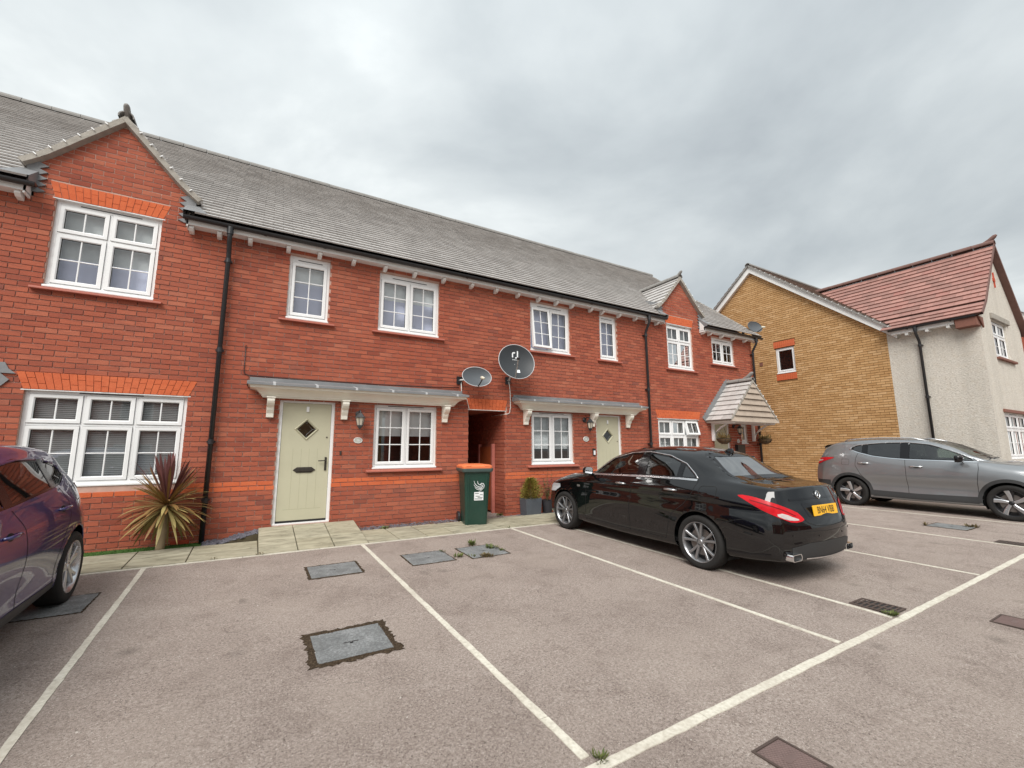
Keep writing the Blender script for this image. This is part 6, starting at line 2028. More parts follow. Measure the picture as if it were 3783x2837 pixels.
        for sg in (1, -1):
            idx = {}
            def vid(i, j):
                if (i, j) not in idx:
                    idx[(i, j)] = len(mb.v); mb.v.append(tuple(G[i, j] * [sg, 1, 1]))
                return idx[(i, j)]
            for i in range(Ni - 1):
                for j in range(Nj - 1):
                    if keep[i, j]:
                        q = (vid(i, j), vid(i + 1, j), vid(i + 1, j + 1), vid(i, j + 1))
                        mb.f.append(q if sg > 0 else q[::-1])
        for nm, P in s.ends.items():
            has = [p for (dr, p, yr) in end_holes if dr == nm + '_cap']
            r, c = P.shape[:2]; o = len(mb.v); mb.v += [tuple(p) for p in P.reshape(-1, 3)]
            kp = np.ones((r - 1, c - 1), bool)
            for poly in has:
                ins = inpoly(P[:, :, [0, 2]], poly); kp &= ~(ins[:-1, :-1] & ins[1:, :-1] & ins[:-1, 1:] & ins[1:, 1:])
            for a in range(r - 1):
                for b in range(c - 1):
                    if kp[a, b]:
                        q = (o + a * c + b, o + a * c + b + 1, o + (a + 1) * c + b + 1, o + (a + 1) * c + b)
                        mb.f.append(q if nm == 'rear' else q[::-1])
        me = mb.mesh(name, M[s.paint], True)
        import bmesh
        bm = bmesh.new(); bm.from_mesh(me)
        bmesh.ops.remove_doubles(bm, verts=bm.verts, dist=.0004)
        bmesh.ops.recalc_face_normals(bm, faces=bm.faces)
        bm.to_mesh(me); bm.free()
        me.polygons.foreach_set('use_smooth', [True] * len(me.polygons))
        ob = link(name, me, s.root)
        es = ob.modifiers.new('thick', 'SOLIDIFY'); es.thickness = .012; es.offset = -1
        # underbody
        q = MB(); L0 = s.G[::3, 0]
        q.grid([[p * [1, 1, 1] + [-.02, 0, 0], p * [-1, 1, 1] + [.02, 0, 0]] for p in L0]); q.build('underbody', M['car_under'], s.root)
        for (ya, za, Ra) in arches:
            for sg in (1, -1):
                q = MB(); A_ = np.linspace(R(-25), R(205), 22)
                q.grid([[(sg * x, ya + (Ra - .004) * math.cos(a), za + (Ra - .004) * math.sin(a)) for x in (.42, .60, .80)] for a in A_])
                q.add([(sg * .42, ya + Ra * math.cos(a), za + Ra * math.sin(a)) for a in A_], [tuple(range(len(A_)))])
                q.build('wheel_liner', M['car_under'], s.root)
        return ob

simple('car_under', (0.012, 0.012, 0.012), 0.9)
simple('tyre', (0.022, 0.021, 0.020), 0.85, var=0.25, vscale=30, spec=.25)
simple('alloy', (0.56, 0.57, 0.59), 0.28, metal=0.85, var=0.06)
simple('alloy_grey', (0.30, 0.305, 0.315), 0.30, metal=0.75, var=0.08)
simple('alloy_black', (0.02, 0.02, 0.022), 0.35, metal=0.2)
simple('disc_brake', (0.20, 0.18, 0.17), 0.45, metal=0.7, var=.2)
simple('chrome', (0.78, 0.79, 0.80), 0.12, metal=1.0, var=0.01)
simple('satin_chrome', (0.66, 0.67, 0.68), 0.28, metal=0.9, var=0.02)
simple('mirror_glass', (0.22, 0.23, 0.24), 0.08, metal=1.0)
simple('gloss_black', (0.006, 0.006, 0.007), 0.12, spec=.5)
simple('seam', (0.004, 0.004, 0.004), 0.8)
simple('cladding', (0.030, 0.031, 0.032), 0.6, var=.1, vscale=20, bump=.1, bscale=200)
simple('seat_cloth', (0.035, 0.035, 0.038), 0.85, var=.2)
simple('plate_yellow', (0.86, 0.46, 0.015), 0.35, var=.02)
simple('plate_black', (0.012, 0.011, 0.010), 0.5)
def lens(name, col, rough=.12):
    t = NT(name); p = t.obj()
    t.col(t.mix(t.noise(t.vmul(p, (18, 18, 40)), 1.0, 2), col, tuple(x * .55 for x in col))); t.rough(.28); t.spec(.25)
    MATS[name] = t.m
lens('tail_red', (0.62, 0.012, 0.02)); lens('tail_dark', (0.20, 0.006, 0.01)); lens('tail_clear', (0.62, 0.55, 0.53)); lens('head_clear', (0.55, 0.58, 0.60)); lens('indicator', (0.7, 0.25, 0.03))
def paintm(name, col, metal, rough, flake=0.0, spec=.5):
    t = NT(name)
    p = t.obj()
    n = t.noise(p, 700.0, 2, .5)
    t.col(t.mix(t.math('MULTIPLY', n, flake), col, tuple(min(1, x * 2.2 + .02) for x in col)))
    t.b.inputs['Metallic'].default_value = metal; t.spec(spec)
    dd = t.noise(p, 3.0, 5, .6)
    t.rough(t.math('ADD', rough, t.math('MULTIPLY', dd, .08)))
    t.b.inputs['Coat Weight'].default_value = 1.0; t.b.inputs['Coat Roughness'].default_value = .02; t.b.inputs['Coat IOR'].default_value = 1.65
    MATS[name] = t.m
paintm('paint_black', (0.0035, 0.0035, 0.004), 0.0, .5, 0.0, 0.0)
paintm('paint_grey', (0.19, 0.20, 0.208), 0.65, .34, .5)
paintm('paint_purple', (0.012, 0.0095, 0.105), 0.45, .34, .3)

def wheel(parent, x, y, z, Rt, Rr, wdt, style, side, rimmat='alloy', darkmat='alloy_black', prof=None):
    w_ = bpy.data.objects.new('wheel', None); COL.objects.link(w_); w_.parent = parent; w_.location = (x, y, z)
    s_ = side   # +1: outer face towards +x
    h = wdt / 2
    T = [(Rr, -h * .8), (Rr + .012, -h * .92), (Rr + (Rt - Rr) * .55, -h), (Rt - .018, -h * .93), (Rt - .004, -h * .78), (Rt, -h * .5), (Rt, h * .5), (Rt - .004, h * .78), (Rt - .018, h * .93), (Rr + (Rt - Rr) * .55, h), (Rr + .012, h * .92), (Rr, h * .8)]
    ty = MB().lathe([(r, s_ * a) for r, a in T], (0, 0, 0), 'x', 48, caps=False).build('tyre', M['tyre'], w_, smooth=True)
    q = MB()
    for k in range(60):
        a = 2 * math.pi * k / 60
        for a0 in (-.62, .62):
            c, sn = math.cos(a), math.sin(a)
            q.box((h * a0 - .018, -.004, Rt - .006), (h * a0 + .018, .004, Rt + .0035)) if False else None
    ed = h * .90
    MB().lathe([(Rr - .012, -s_ * h * .7), (Rr - .014, s_ * h * .55), (Rr + .003, s_ * ed), (Rr + .010, s_ * (ed + .004)), (Rr + .012, s_ * (ed - .006))], (0, 0, 0), 'x', 48, caps=False).build('rim', M[rimmat], w_, smooth=True)
    MB().lathe([(.0, s_ * h * .05), (Rr - .02, s_ * h * .05), (Rr - .02, -s_ * h * .2)], (0, 0, 0), 'x', 32, caps=False).build('barrel', M['alloy_black'], w_)
    MB().lathe([(.0, s_ * h * .30), (Rr * .70, s_ * h * .30), (Rr * .70, s_ * h * .2)], (0, 0, 0), 'x', 32, caps=False).build('brake_disc', M['disc_brake'], w_)
    xo = s_ * h * .80
    def spoke(a0, r0, r1, w0, w1, x0, x1, mat, dep=.035, tw=0.0):
        # tapered bar from r0 to r1 at angle a0 (tangential offset tw at the rim)
        mb = MB(); n = 6
        rows_ = []
        for i in range(n + 1):
            f = i / n; r = r0 + (r1 - r0) * f; ww = w0 + (w1 - w0) * f; xx = x0 + (x1 - x0) * f; a = a0 + tw * f
            c = np.array([0, math.cos(a), math.sin(a)]); t_ = np.array([0, -math.sin(a), math.cos(a)])
            X = np.array([1.0, 0, 0]) * s_
            rows_.append([c * r - t_ * ww / 2 + X * (xx - dep), c * r - t_ * ww / 2 + X * (xx - .006), c * r - t_ * ww * .32 + X * xx, c * r + t_ * ww * .32 + X * xx, c * r + t_ * ww / 2 + X * (xx - .006), c * r + t_ * ww / 2 + X * (xx - dep)])
        mb.grid(rows_); mb.add(rows_[-1], [tuple(range(6))])
        mb.build('spoke', M[mat], w_, smooth=False)
    hx = h * .66; rx = h * .80
    if style == 'twin':
        for k in range(5):
            a = 2 * math.pi * k / 5 + .22
            for sg in (-1, 1):
                spoke(a + sg * .14, .045, Rr - .006, .026, .034, hx, rx, rimmat, .03, sg * .10)
    elif style == 'blade':
        for k in range(5):
            a = 2 * math.pi * k / 5 + .35
            spoke(a, .04, Rr - .004, .050, .076, hx, rx, 'alloy', .03, .16)
            spoke(a - .16, .05, Rr - .01, .03, .06, hx - .012, rx - .012, darkmat, .03); spoke(a + .16, .05, Rr - .01, .03, .06, hx - .012, rx - .012, darkmat, .03)
    elif style == 'five':
        for k in range(5):
            a = 2 * math.pi * k / 5 + .1
            for sg in (-1, 1): spoke(a + sg * .07, .04, Rr - .006, .040, .038, hx, rx, rimmat, .03, sg * .12)
    MB().lathe([(.0, s_ * (hx + .008)), (.026, s_ * (hx + .006)), (.034, s_ * (hx - .002)), (.06, s_ * (hx - .012)), (.07, s_ * (hx - .03))], (0, 0, 0), 'x', 20).build('hub', M[rimmat], w_, smooth=False)
    for k in range(5):
        a = 2 * math.pi * k / 5 + .5
        MB().lathe([(.008, s_ * (hx - .02)), (.008, s_ * (hx - .008))], (0, .05 * math.cos(a), .05 * math.sin(a)), 'x', 8).build('wheel_bolt', M['alloy_black'], w_)
    return w_
def seat(parent, x, y, z, wdt=.50):
    s_ = bpy.data.objects.new('seat', None); COL.objects.link(s_); s_.parent = parent; s_.location = (x, y, z)
    q = loft([(rrect(wdt * .9, .46, .06), 0), (rrect(wdt, .50, .07), .10), (rrect(wdt * .95, .48, .07), .17)]); q.build('cushion', M['seat_cloth'], s_, smooth=True)
    lv = []
    for f, w2, t_ in ((0, .95, .14), (.3, 1.0, .13), (.7, .9, .11), (1.0, .68, .08)):
        lv.append((rrect(wdt * w2, t_, t_ * .45, cy=-.22 - .14 * f), .12 + .56 * f))
    loft(lv).build('backrest', M['seat_cloth'], s_, smooth=True)
    loft([(rrect(.22, .08, .035, cy=-.375), .70), (rrect(.27, .11, .05, cy=-.38), .78), (rrect(.24, .09, .04, cy=-.385), .88)]).build('headrest', M['seat_cloth'], s_, smooth=True)
def mirror_(parent, x, y, z, sx, mat, w_=.20, hh=.14, d_=.11, capmat=None):
    m = bpy.data.objects.new('door_mirror', None); COL.objects.link(m); m.parent = parent; m.location = (x, y, z)
    lv = []
    mb = MB()
    for f, k in ((0, .35), (.25, .85), (.6, 1.0), (1.0, .95)):
        P = rrect(w_ * k, hh * k, .045 * k)
        lv.append([(sx * (p[0] + .10), -f * d_ + d_ * .6, p[1] + .02) for p in P])
    n = len(lv[0]); mb.grid([[l[k] for l in lv] for k in range(n)], closed_u=True); mb.add(lv[0], [tuple(range(n))])
    mb.build('housing', M[mat], m, smooth=True)
    q = MB(); q.add([(p[0] * .97 + sx * .003, p[1] + .004, p[2] * .97) for p in lv[-1]], [tuple(range(n))]); q.build('glass', M['mirror_glass'], m)
    MB().tube([(sx * -.05, .02, -.05), (sx * .03, .02, -.035), (sx * .07, .01, -.02)], .02, 8).build('stalk', M['gloss_black'], m)
def steering(parent, x, y, z):
    q = MB(); T = []
    for k in range(25):
        a = 2 * math.pi * k / 24; T.append((x + .18 * math.cos(a), y - .06 * math.sin(a), z + .17 * math.sin(a)))
    q.tube(T, .014, 7, caps=False); q.build('steering_wheel', M['seat_cloth'], parent)
def handle(car, d, y, z, mat, mirror=True, L=.2, sx=1):
    P = car.proj(d, np.array([[y, z]]), 0.0)[0]
    for sg in ((1, -1) if mirror else (1,)):
        q = MB(); x = P[0] * sg
        q.tube([(x, y - L / 2, z), (x + sg * .028, y - L / 2 + .03, z + .004), (x + sg * .034, y, z + .006), (x + sg * .028, y + L / 2 - .03, z + .004), (x, y + L / 2, z)], [.010, .013, .014, .013, .010], 8)
        q.build('door_handle', M[mat], car.root, smooth=True)
    car.fan('handle_cup', d, [(y + .055 * math.cos(a), z - .004 + .028 * math.sin(a)) for a in np.linspace(0, 6.28, 16)[:-1]], 'seam', .0015, 2, 24, mirror)
def place(root, X, Yr, fwd, zr, zf, wb):
    """fwd=+1 faces +Y, -1 faces -Y"""
    pitch = math.atan2(zf - zr, wb)
    root.rotation_euler = (pitch if fwd > 0 else pitch, 0, 0 if fwd > 0 else math.pi)
    root.rotation_mode = 'XYZ'
    root.location = (X, Yr, zr)
SD = (1, 0, 0); RD = (0, -1, 0); FD = (0, 1, 0); TD = (0, 0, 1)
# ---------------- black saloon
cla = thing('saloon_car', 'glossy black four-door saloon with yellow rear plate parked nose to the houses', 'car')
CL = [
 [(-.84, .62, .255), (-.5, .70, .22), (0, .74, .19), (1.3, .76, .175), (2.7, .74, .18), (3.3, .62, .20), (3.47, .45, .21)],
 [(-.885, .72, .28), (-.6, .83, .265), (0, .865, .24), (1.35, .845, .21), (2.7, .86, .24), (3.2, .78, .24), (3.50, .50, .25)],
 [(-.92, .715, .44), (-.80, .80, .44), (-.42, .872, .42), (0, .888, .42), (1.35, .860, .39), (2.7, .885, .42), (3.2, .80, .40), (3.56, .48, .40)],
 [(-.92, .705, .61), (-.80, .79, .64), (-.4, .872, .655), (0, .890, .665), (1.35, .888, .645), (2.7, .888, .63), (3.15, .82, .59), (3.565, .46, .53)],
 [(-.89, .695, .75), (-.78, .772, .76), (-.4, .852, .785), (0, .872, .80), (.5, .868, .785), (1.35, .872, .77), (2.3, .872, .755), (2.8, .848, .72), (3.2, .77, .68), (3.555, .45, .60)],
 [(-.86, .68, .855), (-.80, .745, .865), (-.4, .842, .90), (0, .873, .915), (1.35, .874, .89), (2.3, .868, .865), (2.8, .835, .82), (3.2, .74, .76), (3.54, .44, .66)],
 [(-.82, .64, 1.0), (-.75, .67, 1.015), (-.4, .735, 1.04), (0, .775, 1.05), (.5, .795, 1.045), (1.1, .80, 1.025), (2.1, .79, .975), (2.55, .74, .93), (3.0, .66, .86), (3.5, .42, .72)],
 [(-.83, .545, 1.022), (-.7, .585, 1.04), (-.4, .635, 1.075), (-.1, .67, 1.13), (.2, .69, 1.20), (.6, .70, 1.245), (1.1, .705, 1.25), (1.6, .705, 1.18), (1.95, .69, 1.06), (2.15, .655, 1.0), (2.55, .60, .965), (3.0, .53, .895), (3.48, .36, .755)],
 [(-.855, .435, 1.033), (-.6, .50, 1.055), (-.3, .535, 1.12), (0, .56, 1.24), (.3, .58, 1.335), (.6, .59, 1.38), (.94, .595, 1.40), (1.3, .59, 1.378), (1.68, .60, 1.285), (2.08, .615, 1.06), (2.2, .56, 1.0), (2.6, .48, .975), (3.0, .42, .915), (3.47, .30, .775)],
 [(-.89, .22, 1.04), (-.42, .27, 1.065), (-.2, .30, 1.20), (.05, .32, 1.36), (.4, .335, 1.43), (.85, .34, 1.455), (1.25, .33, 1.425), (1.70, .33, 1.25), (2.12, .32, 1.03), (2.25, .30, 1.01), (2.6, .27, .985), (3.0, .23, .925), (3.46, .16, .79)],
 [(-.905, 0, 1.043), (-.38, 0, 1.07), (-.16, 0, 1.21), (.09, 0, 1.385), (.45, 0, 1.445), (.90, 0, 1.47), (1.3, 0, 1.44), (1.75, 0, 1.26), (2.16, 0, 1.035), (2.28, 0, 1.015), (2.6, 0, .99), (3.0, 0, .93), (3.46, 0, .795)]]
C1 = Car(cla, CL, (.13, .15, .045), (.06, .10, .06), 'paint_black', crn=6)
C1.arches = [(0, .318, .365), (2.699, .318, .362)]
DLO_T = [(2.10, 1.005), (1.86, 1.15), (1.63, 1.27), (1.28, 1.355), (.94, 1.38), (.57, 1.34), (.29, 1.245), (.12, 1.125), (.06, 1.072)]
DLO_B = [(2.10, .992), (1.08, 1.037), (.93, 1.045), (.34, 1.06), (.06, 1.06)]
def cut(top, bot, y0, y1, ins=.0):
    """closed polygon of the light opening between y0>y1"""
    T = np.array(top); B = np.array(bot)
    ys = np.linspace(y0, y1, 24)
    zt = np.interp(-ys, -T[:, 0], T[:, 1]); zb = np.interp(-ys, -B[:, 0], B[:, 1])
    up = [(y, z - ins) for y, z in zip(ys, zt)]; lo = [(y, z + ins) for y, z in zip(ys, zb)]
    return up, lo, up + lo[::-1]
wins = []
for nm, y0, y1, gm in (('front_window', 2.0, 1.055, 'car_glass'), ('rear_window', .93, .36, 'privacy_glass'), ('quarter_window', .315, .10, 'privacy_glass')):
    up, lo, pg = cut(DLO_T, DLO_B, y0, y1, .004)
    wins.append((nm, up, lo, pg, gm))
RW = rounded([(-.60, 1.09), (.60, 1.09), (.43, 1.38), (-.43, 1.38)], .05)
WS = rounded([(-.60, 1.05), (.60, 1.05), (.48, 1.43), (-.48, 1.43)], .05)
C1.body(C1.arches, [w_[3] for w_ in wins], [('rear', RW, (-.5, .35)), ('front', WS, (1.1, 2.3))])
for nm, up, lo, pg, gm in wins:
    C1.patch(nm, SD, up, lo, gm, -.001, 26, 6, mirror=True)
    C1.ringp('window_seal', SD, pg, .018, .004, 'gloss_black', .002, mirror=True)
C1.patch('pillar_trim', SD, cut(DLO_T, DLO_B, 1.07, .915)[0], cut(DLO_T, DLO_B, 1.07, .915)[1], 'gloss_black', .003, 8, 6, mirror=True)
C1.patch('pillar_trim', SD, cut(DLO_T, DLO_B, .365, .31)[0], cut(DLO_T, DLO_B, .365, .31)[1], 'gloss_black', .003, 5, 6, mirror=True)
C1.strip('chrome_trim', SD, DLO_T, .008, 'satin_chrome', .004, 70, True, tube=True)
C1.strip('chrome_sill_trim', SD, [(y, z - .008) for y, z in DLO_B], .024, 'satin_chrome', .005, 50, True)
def endglass(C_, nm, d, poly, mat, off=-.001):
    C_.fan(nm, d, poly, mat, off, 8, 100); C_.ringp('glass_border', d, poly, .035, .004, 'gloss_black', .002)
endglass(C1, 'rear_screen', RD, RW, 'car_glass_dark' if 'car_glass_dark' in M else 'privacy_glass'); endglass(C1, 'windscreen', FD, WS, 'car_glass')
# seams
for ln in ([(2.08, .98), (2.13, .82), (2.12, .55), (2.16, .33), (2.12, .25)], [(1.06, 1.03), (1.13, .80), (1.17, .5), (1.16, .25)], [(.04, 1.05), (.08, .90), (.22, .74), (.40, .60), (.46, .46), (.50, .28)],
           [(2.12, .275), (.5, .275)]):
    C1.strip('panel_seam', SD, ln, .007, 'seam', .0012, 40, True)
C1.strip('panel_seam', SD, list(rounded([(-.25, .87), (-.02, .87), (-.01, .99), (-.23, 1.0)], .04)) + [(-.245, .88)], .006, 'seam', .0012, 60, True)
C1.strip('panel_seam', SD, [(-.33, .60), (-.45, .65), (-.62, .69)], .006, 'seam', .0012, 20, True)
handle(C1, SD, 1.33, .905, 'satin_chrome'); handle(C1, SD, .41, .905, 'satin_chrome')
C1.strip('sill_trim', SD, [(-.37, .30), (-.58, .315), (-.82, .335)], .016, 'gloss_black', .004, 20, True)
# tail lights: seen obliquely, wrap from flank to rear
def obl(C_, name, pts3, mat, off, mirror=True):
    """closed outline given as (a, z): a<0 lies on the flank (y position), a>=0 on the rear (x position)"""
    pass
OD = (0, -1, 0)
def wrap(C_, name, side_pts, mat, off=.004, n=26, m=8, jr=(.30, .9), parent=None, mirror=True):
    """side_pts: list of (s, z_lo, z_hi); s = arc length round the rear corner measured from centre of the tail along +x then forward"""
    P = []
    s_tab = C_.rear_tab
    A0 = np.array(side_pts, float); tt = np.linspace(A0[0, 0], A0[-1, 0], 44)
    for s_, zl, zh in zip(tt, np.interp(tt, A0[:, 0], A0[:, 1]), np.interp(tt, A0[:, 0], A0[:, 2])):
        P.append([C_.rear_pt(s_, zl + (zh - zl) * k / m, off) for k in range(m + 1)])
    P = np.array(P)
    o = None
    for sg in ((1, -1) if mirror else (1,)): o = MB().grid(P * [sg, 1, 1]).build(name, M[mat], parent or C_.root, smooth=True)
    return o
def setup_rear(C_):
    """plan outline of the tail at every height for wrap-round lamps"""
    E = C_.ends['rear']; jc = C_.crn * C_.SUB
    half = E.shape[1] // 2
    rows_ = []
    for j in range(jc + 1):
        a = E[j, :half + 1][::-1]                    # centre -> +x corner
        b = C_.G[1:60, j]                            # forward along the flank
        rows_.append(np.vstack([a, b]))
    C_.rear_tab = rows_
    def pt(s_, z, off=0.0):
        out = []
        for r in rows_:
            d = np.concatenate([[0], np.cumsum(np.linalg.norm(np.diff(r[:, :2], axis=0), axis=1))])
            out.append([np.interp(s_, d, r[:, k]) for k in range(3)])
        out = np.array(out)
        zz_ = out[:, 2]
        p = np.array([np.interp(z, zz_, out[:, k]) for k in range(3)])
        e = .02
        o2 = np.array([[np.interp(s_ + e, np.concatenate([[0], np.cumsum(np.linalg.norm(np.diff(r[:, :2], axis=0), axis=1))]), r[:, k]) for k in range(3)] for r in rows_])
        q = np.array([np.interp(z, o2[:, 2], o2[:, k]) for k in range(3)])
        t_ = q - p; n = np.array([t_[1] * -1, t_[0], 0.0]); n = np.array([-t_[1], t_[0], 0]); n = n / (np.linalg.norm(n) + 1e-9)
        if n[0] * p[0] + n[1] * (p[1] - 0.6) < 0: n = -n
        return p + n * off
    C_.rear_pt = pt
setup_rear(C1)
sc_ = .60
TLs = [(.43, .705, .72), (.47, .69, .775), (.54, .68, .81), (.61, .685, .84), (.69, .715, .87), (.78, .755, .90), (.87, .80, .925), (.95, .85, .938), (1.02, .895, .942), (1.07, .925, .936)]
wrap(C1, 'tail_light', TLs, 'tail_red', .006)
wrap(C1, 'tail_light_lens', [(.50, .703, .715), (.56, .70, .735), (.62, .705, .76), (.68, .72, .775), (.73, .745, .765)], 'tail_clear', .0085)
wrap(C1, 'tail_light_bar', [(.52, .742, .752), (.62, .79, .802), (.72, .83, .842), (.84, .865, .877), (.96, .893, .90)], 'tail_dark', .0085)
# boot lid, plate recess, badge, bumper details
C1.strip('panel_seam', RD, [(-.42, .715), (-.38, .67), (-.28, .64), (0, .63), (.28, .64), (.38, .67), (.42, .715)], .008, 'seam', .0015, 80)
C1.fan('plate_recess', RD, rounded([(-.33, .725), (.33, .725), (.36, .87), (-.36, .87)], .03), 'gloss_black', .002, 3, 60)
pb = C1.proj(RD, np.array([[0, .80]]), 0)[0]
pt_ = bpy.data.objects.new('number_plate', None); COL.objects.link(pt_); pt_.parent = cla; pt_.location = (0, pb[1] - .012, .79); pt_.rotation_euler = (R(-8), 0, 0)
q = MB(); q.box((-.262, -.006, -.057), (.262, .006, .057)); bevel(q.build('plate', M['plate_yellow'], pt_), .004, 2)
tm = text_mesh('BN64 VBB', .107, sx=.80)
for v in tm.vertices: v.co = Vector((v.co.x, -.0075 - v.co.z * .5, v.co.y))
tm.materials.append(M['plate_black']); link('plate_text', tm, pt_)
C1.strip('boot_trim', RD, [(-.50, .905), (0, .918), (.50, .905)], .02, 'gloss_black', .004, 40)
bb = C1.proj(RD, np.array([[0, .945]]), .006)[0]
bg = bpy.data.objects.new('badge', None); COL.objects.link(bg); bg.parent = cla; bg.location = bb + np.array([0, -.004, 0]); bg.rotation_euler = (R(-14), 0, 0)
q = MB(); q.tube([(.042 * math.cos(a), 0, .042 * math.sin(a)) for a in np.linspace(0, 6.2832, 25)], .005, 6, caps=False); q.build('badge_ring', M['chrome'], bg, smooth=True)
q = MB()
for k in range(3):
    a = R(90 + 120 * k); t_ = (-math.sin(a) * .010, math.cos(a) * .010); e_ = (.040 * math.cos(a), .040 * math.sin(a))
    q.add([(t_[0], 0, t_[1]), (-t_[0], 0, -t_[1]), (e_[0], 0, e_[1]), (0, -.006, 0)], [(0, 2, 3), (2, 1, 3)])
q.build('badge_star', M['chrome'], bg)
C1.patch('diffuser', RD, [(-.62, .42), (-.40, .465), (0, .475), (.40, .465), (.62, .42)], [(-.60, .29), (0, .28), (.60, .29)], 'cladding', .003, 40, 6)
C1.strip('bumper_chrome', RD, [(-.42, .30), (0, .29), (.42, .30)], .014, 'chrome', .010, 30)
C1.strip('panel_seam', RD, [(-.66, .60), (-.3, .585), (0, .58), (.3, .585), (.66, .60)], .004, 'seam', .001, 40)
for sg in (-1, 1):
    xb = sg * .58
    yb = C1.proj(RD, np.array([[abs(xb), .32]]), 0)[0][1]
    lv = []
    q = MB()
    for k_, dy in ((1.0, .10), (1.0, -.035), (.82, -.035), (.78, .02)):
        lv.append([(xb + p[0] * k_, yb + dy, .318 + p[1] * k_) for p in rrect(.19, .072, .025)])
    n = len(lv[0]); q.grid([[l[k] for l in lv] for k in range(n)], closed_u=True); ex_ = q.build('exhaust_tip', M['chrome'], cla, smooth=False)
    q = MB(); q.add(lv[3], [tuple(range(n))]); q.build('exhaust_bore', M['seam'], ex_)
    for x_, z_ in ((.60, .545), (.25, .535)):
        p = C1.proj(RD, np.array([[x_, z_]]), .001)[0]
        MB().lathe([(.010, 0), (.010, -.003)], (sg * p[0], p[1], p[2]), 'y', 12).build('parking_sensor', M['gloss_black'], cla)
# aerial fin, mirrors, lights at the nose, interior, wheels
fp = C1.proj(TD, np.array([[0, .13]]), 0)[0]
lv = [(rrect(.055, .15, .025), -.01), (rrect(.04, .13, .018, cy=-.01), .02), (rrect(.014, .06, .006, cy=-.035), .055)]
fo = loft(lv).build('roof_aerial', M['paint_black'], cla, smooth=True); fo.location = tuple(fp)
for sg in (-1, 1): mirror_(cla, sg * .86, 1.98, 1.03, sg, 'paint_black', .17, .12, .10)
C1.fan('headlight', (.62, .78, 0) if False else SD, [(3.33, .66), (3.25, .60), (3.0, .62), (2.86, .70), (2.88, .76), (3.15, .745)], 'head_clear', .004, 4, 60, True)
C1.fan('grille', FD, rounded([(-.36, .44), (.36, .44), (.40, .62), (-.40, .62)], .04), 'gloss_black', .003, 4, 60)
C1.fan('vent_badge', SD, rounded([(2.28, .76), (2.36, .76), (2.36, .795), (2.28, .795)], .01), 'satin_chrome', .002, 2, 24, True)
q = MB(); q.box((-.70, -.35, .22), (.70, 1.95, .27)); q.box((-.60, -.45, .40), (.60, -.25, .98)); q.build('cabin_floor', M['seat_cloth'], cla)
q = MB(); q.tube([(-.66, 1.80, .90), (.66, 1.80, .90)], .12, 10); q.build('dashboard', M['seat_cloth'], cla, smooth=True)
seat(cla, -.36, 1.15, .33); seat(cla, .36, 1.15, .33); seat(cla, -.34, .35, .36, .52); seat(cla, .34, .35, .36, .52); steering(cla, .36, 1.55, .84)
for sg in (-1, 1):
    for y in (0, 2.699): wheel(cla, sg * .785, y, .318, .318, .228, .215, 'twin', sg, 'alloy_grey')
place(cla, 5.685, -4.36, 1, -.086, -.006, 2.699)
# ---------------- grey crossover
qq = thing('crossover_car', 'silver grey crossover with roof rails parked beside the yellow brick wall', 'car')
QL = [
 [(-.70, .62, .36), (-.3, .70, .28), (0, .74, .24), (1.3, .77, .235), (2.6, .74, .24), (3.2, .62, .27), (3.42, .48, .28)],
 [(-.76, .72, .40), (-.5, .84, .36), (0, .88, .30), (.6, .882, .27), (2.0, .882, .27), (2.65, .88, .30), (3.1, .80, .31), (3.45, .52, .32)],
 [(-.82, .68, .55), (-.6, .83, .54), (0, .90, .54), (.6, .852, .56), (2.0, .850, .56), (2.65, .90, .54), (3.1, .83, .52), (3.53, .50, .52)],
 [(-.83, .66, .74), (-.6, .82, .75), (0, .90, .76), (1.3, .897, .74), (2.65, .90, .75), (3.1, .83, .72), (3.54, .50, .68)],
 [(-.80, .64, .96), (-.55, .79, .99), (0, .868, 1.0), (1.3, .880, .97), (2.3, .882, .96), (2.75, .86, .95), (3.1, .78, .91), (3.5, .48, .83)],
 [(-.73, .62, 1.14), (-.5, .73, 1.20), (-.1, .79, 1.24), (.2, .81, 1.22), (.6, .825, 1.18), (1.3, .832, 1.14), (2.15, .82, 1.115), (2.55, .77, 1.085), (2.95, .69, 1.03), (3.44, .44, .92)],
 [(-.66, .58, 1.29), (-.4, .66, 1.36), (0, .71, 1.41), (.7, .735, 1.40), (1.4, .735, 1.36), (1.9, .725, 1.25), (2.3, .69, 1.15), (2.6, .62, 1.115), (3.0, .54, 1.06), (3.42, .37, .955)],
 [(-.60, .52, 1.42), (-.4, .58, 1.50), (0, .61, 1.565), (.6, .62, 1.60), (1.2, .62, 1.585), (1.68, .62, 1.49), (2.2, .64, 1.235), (2.45, .60, 1.145), (2.65, .50, 1.125), (3.0, .43, 1.08), (3.41, .31, .97)],
 [(-.58, .28, 1.49), (-.4, .31, 1.55), (0, .33, 1.62), (.6, .34, 1.645), (1.2, .335, 1.63), (1.72, .34, 1.50), (2.26, .33, 1.22), (2.45, .31, 1.16), (2.65, .28, 1.145), (3.0, .25, 1.095), (3.4, .17, .985)],
 [(-.58, 0, 1.505), (-.4, 0, 1.56), (0, 0, 1.63), (.6, 0, 1.66), (1.2, 0, 1.645), (1.77, 0, 1.505), (2.31, 0, 1.225), (2.5, 0, 1.165), (2.65, 0, 1.15), (3.0, 0, 1.10), (3.4, 0, .99)]]
C2 = Car(qq, QL, (.02, .05, .02), (.05, .10, .06), 'paint_grey')
C2.arches = [(0, .345, .40), (2.68, .345, .40)]
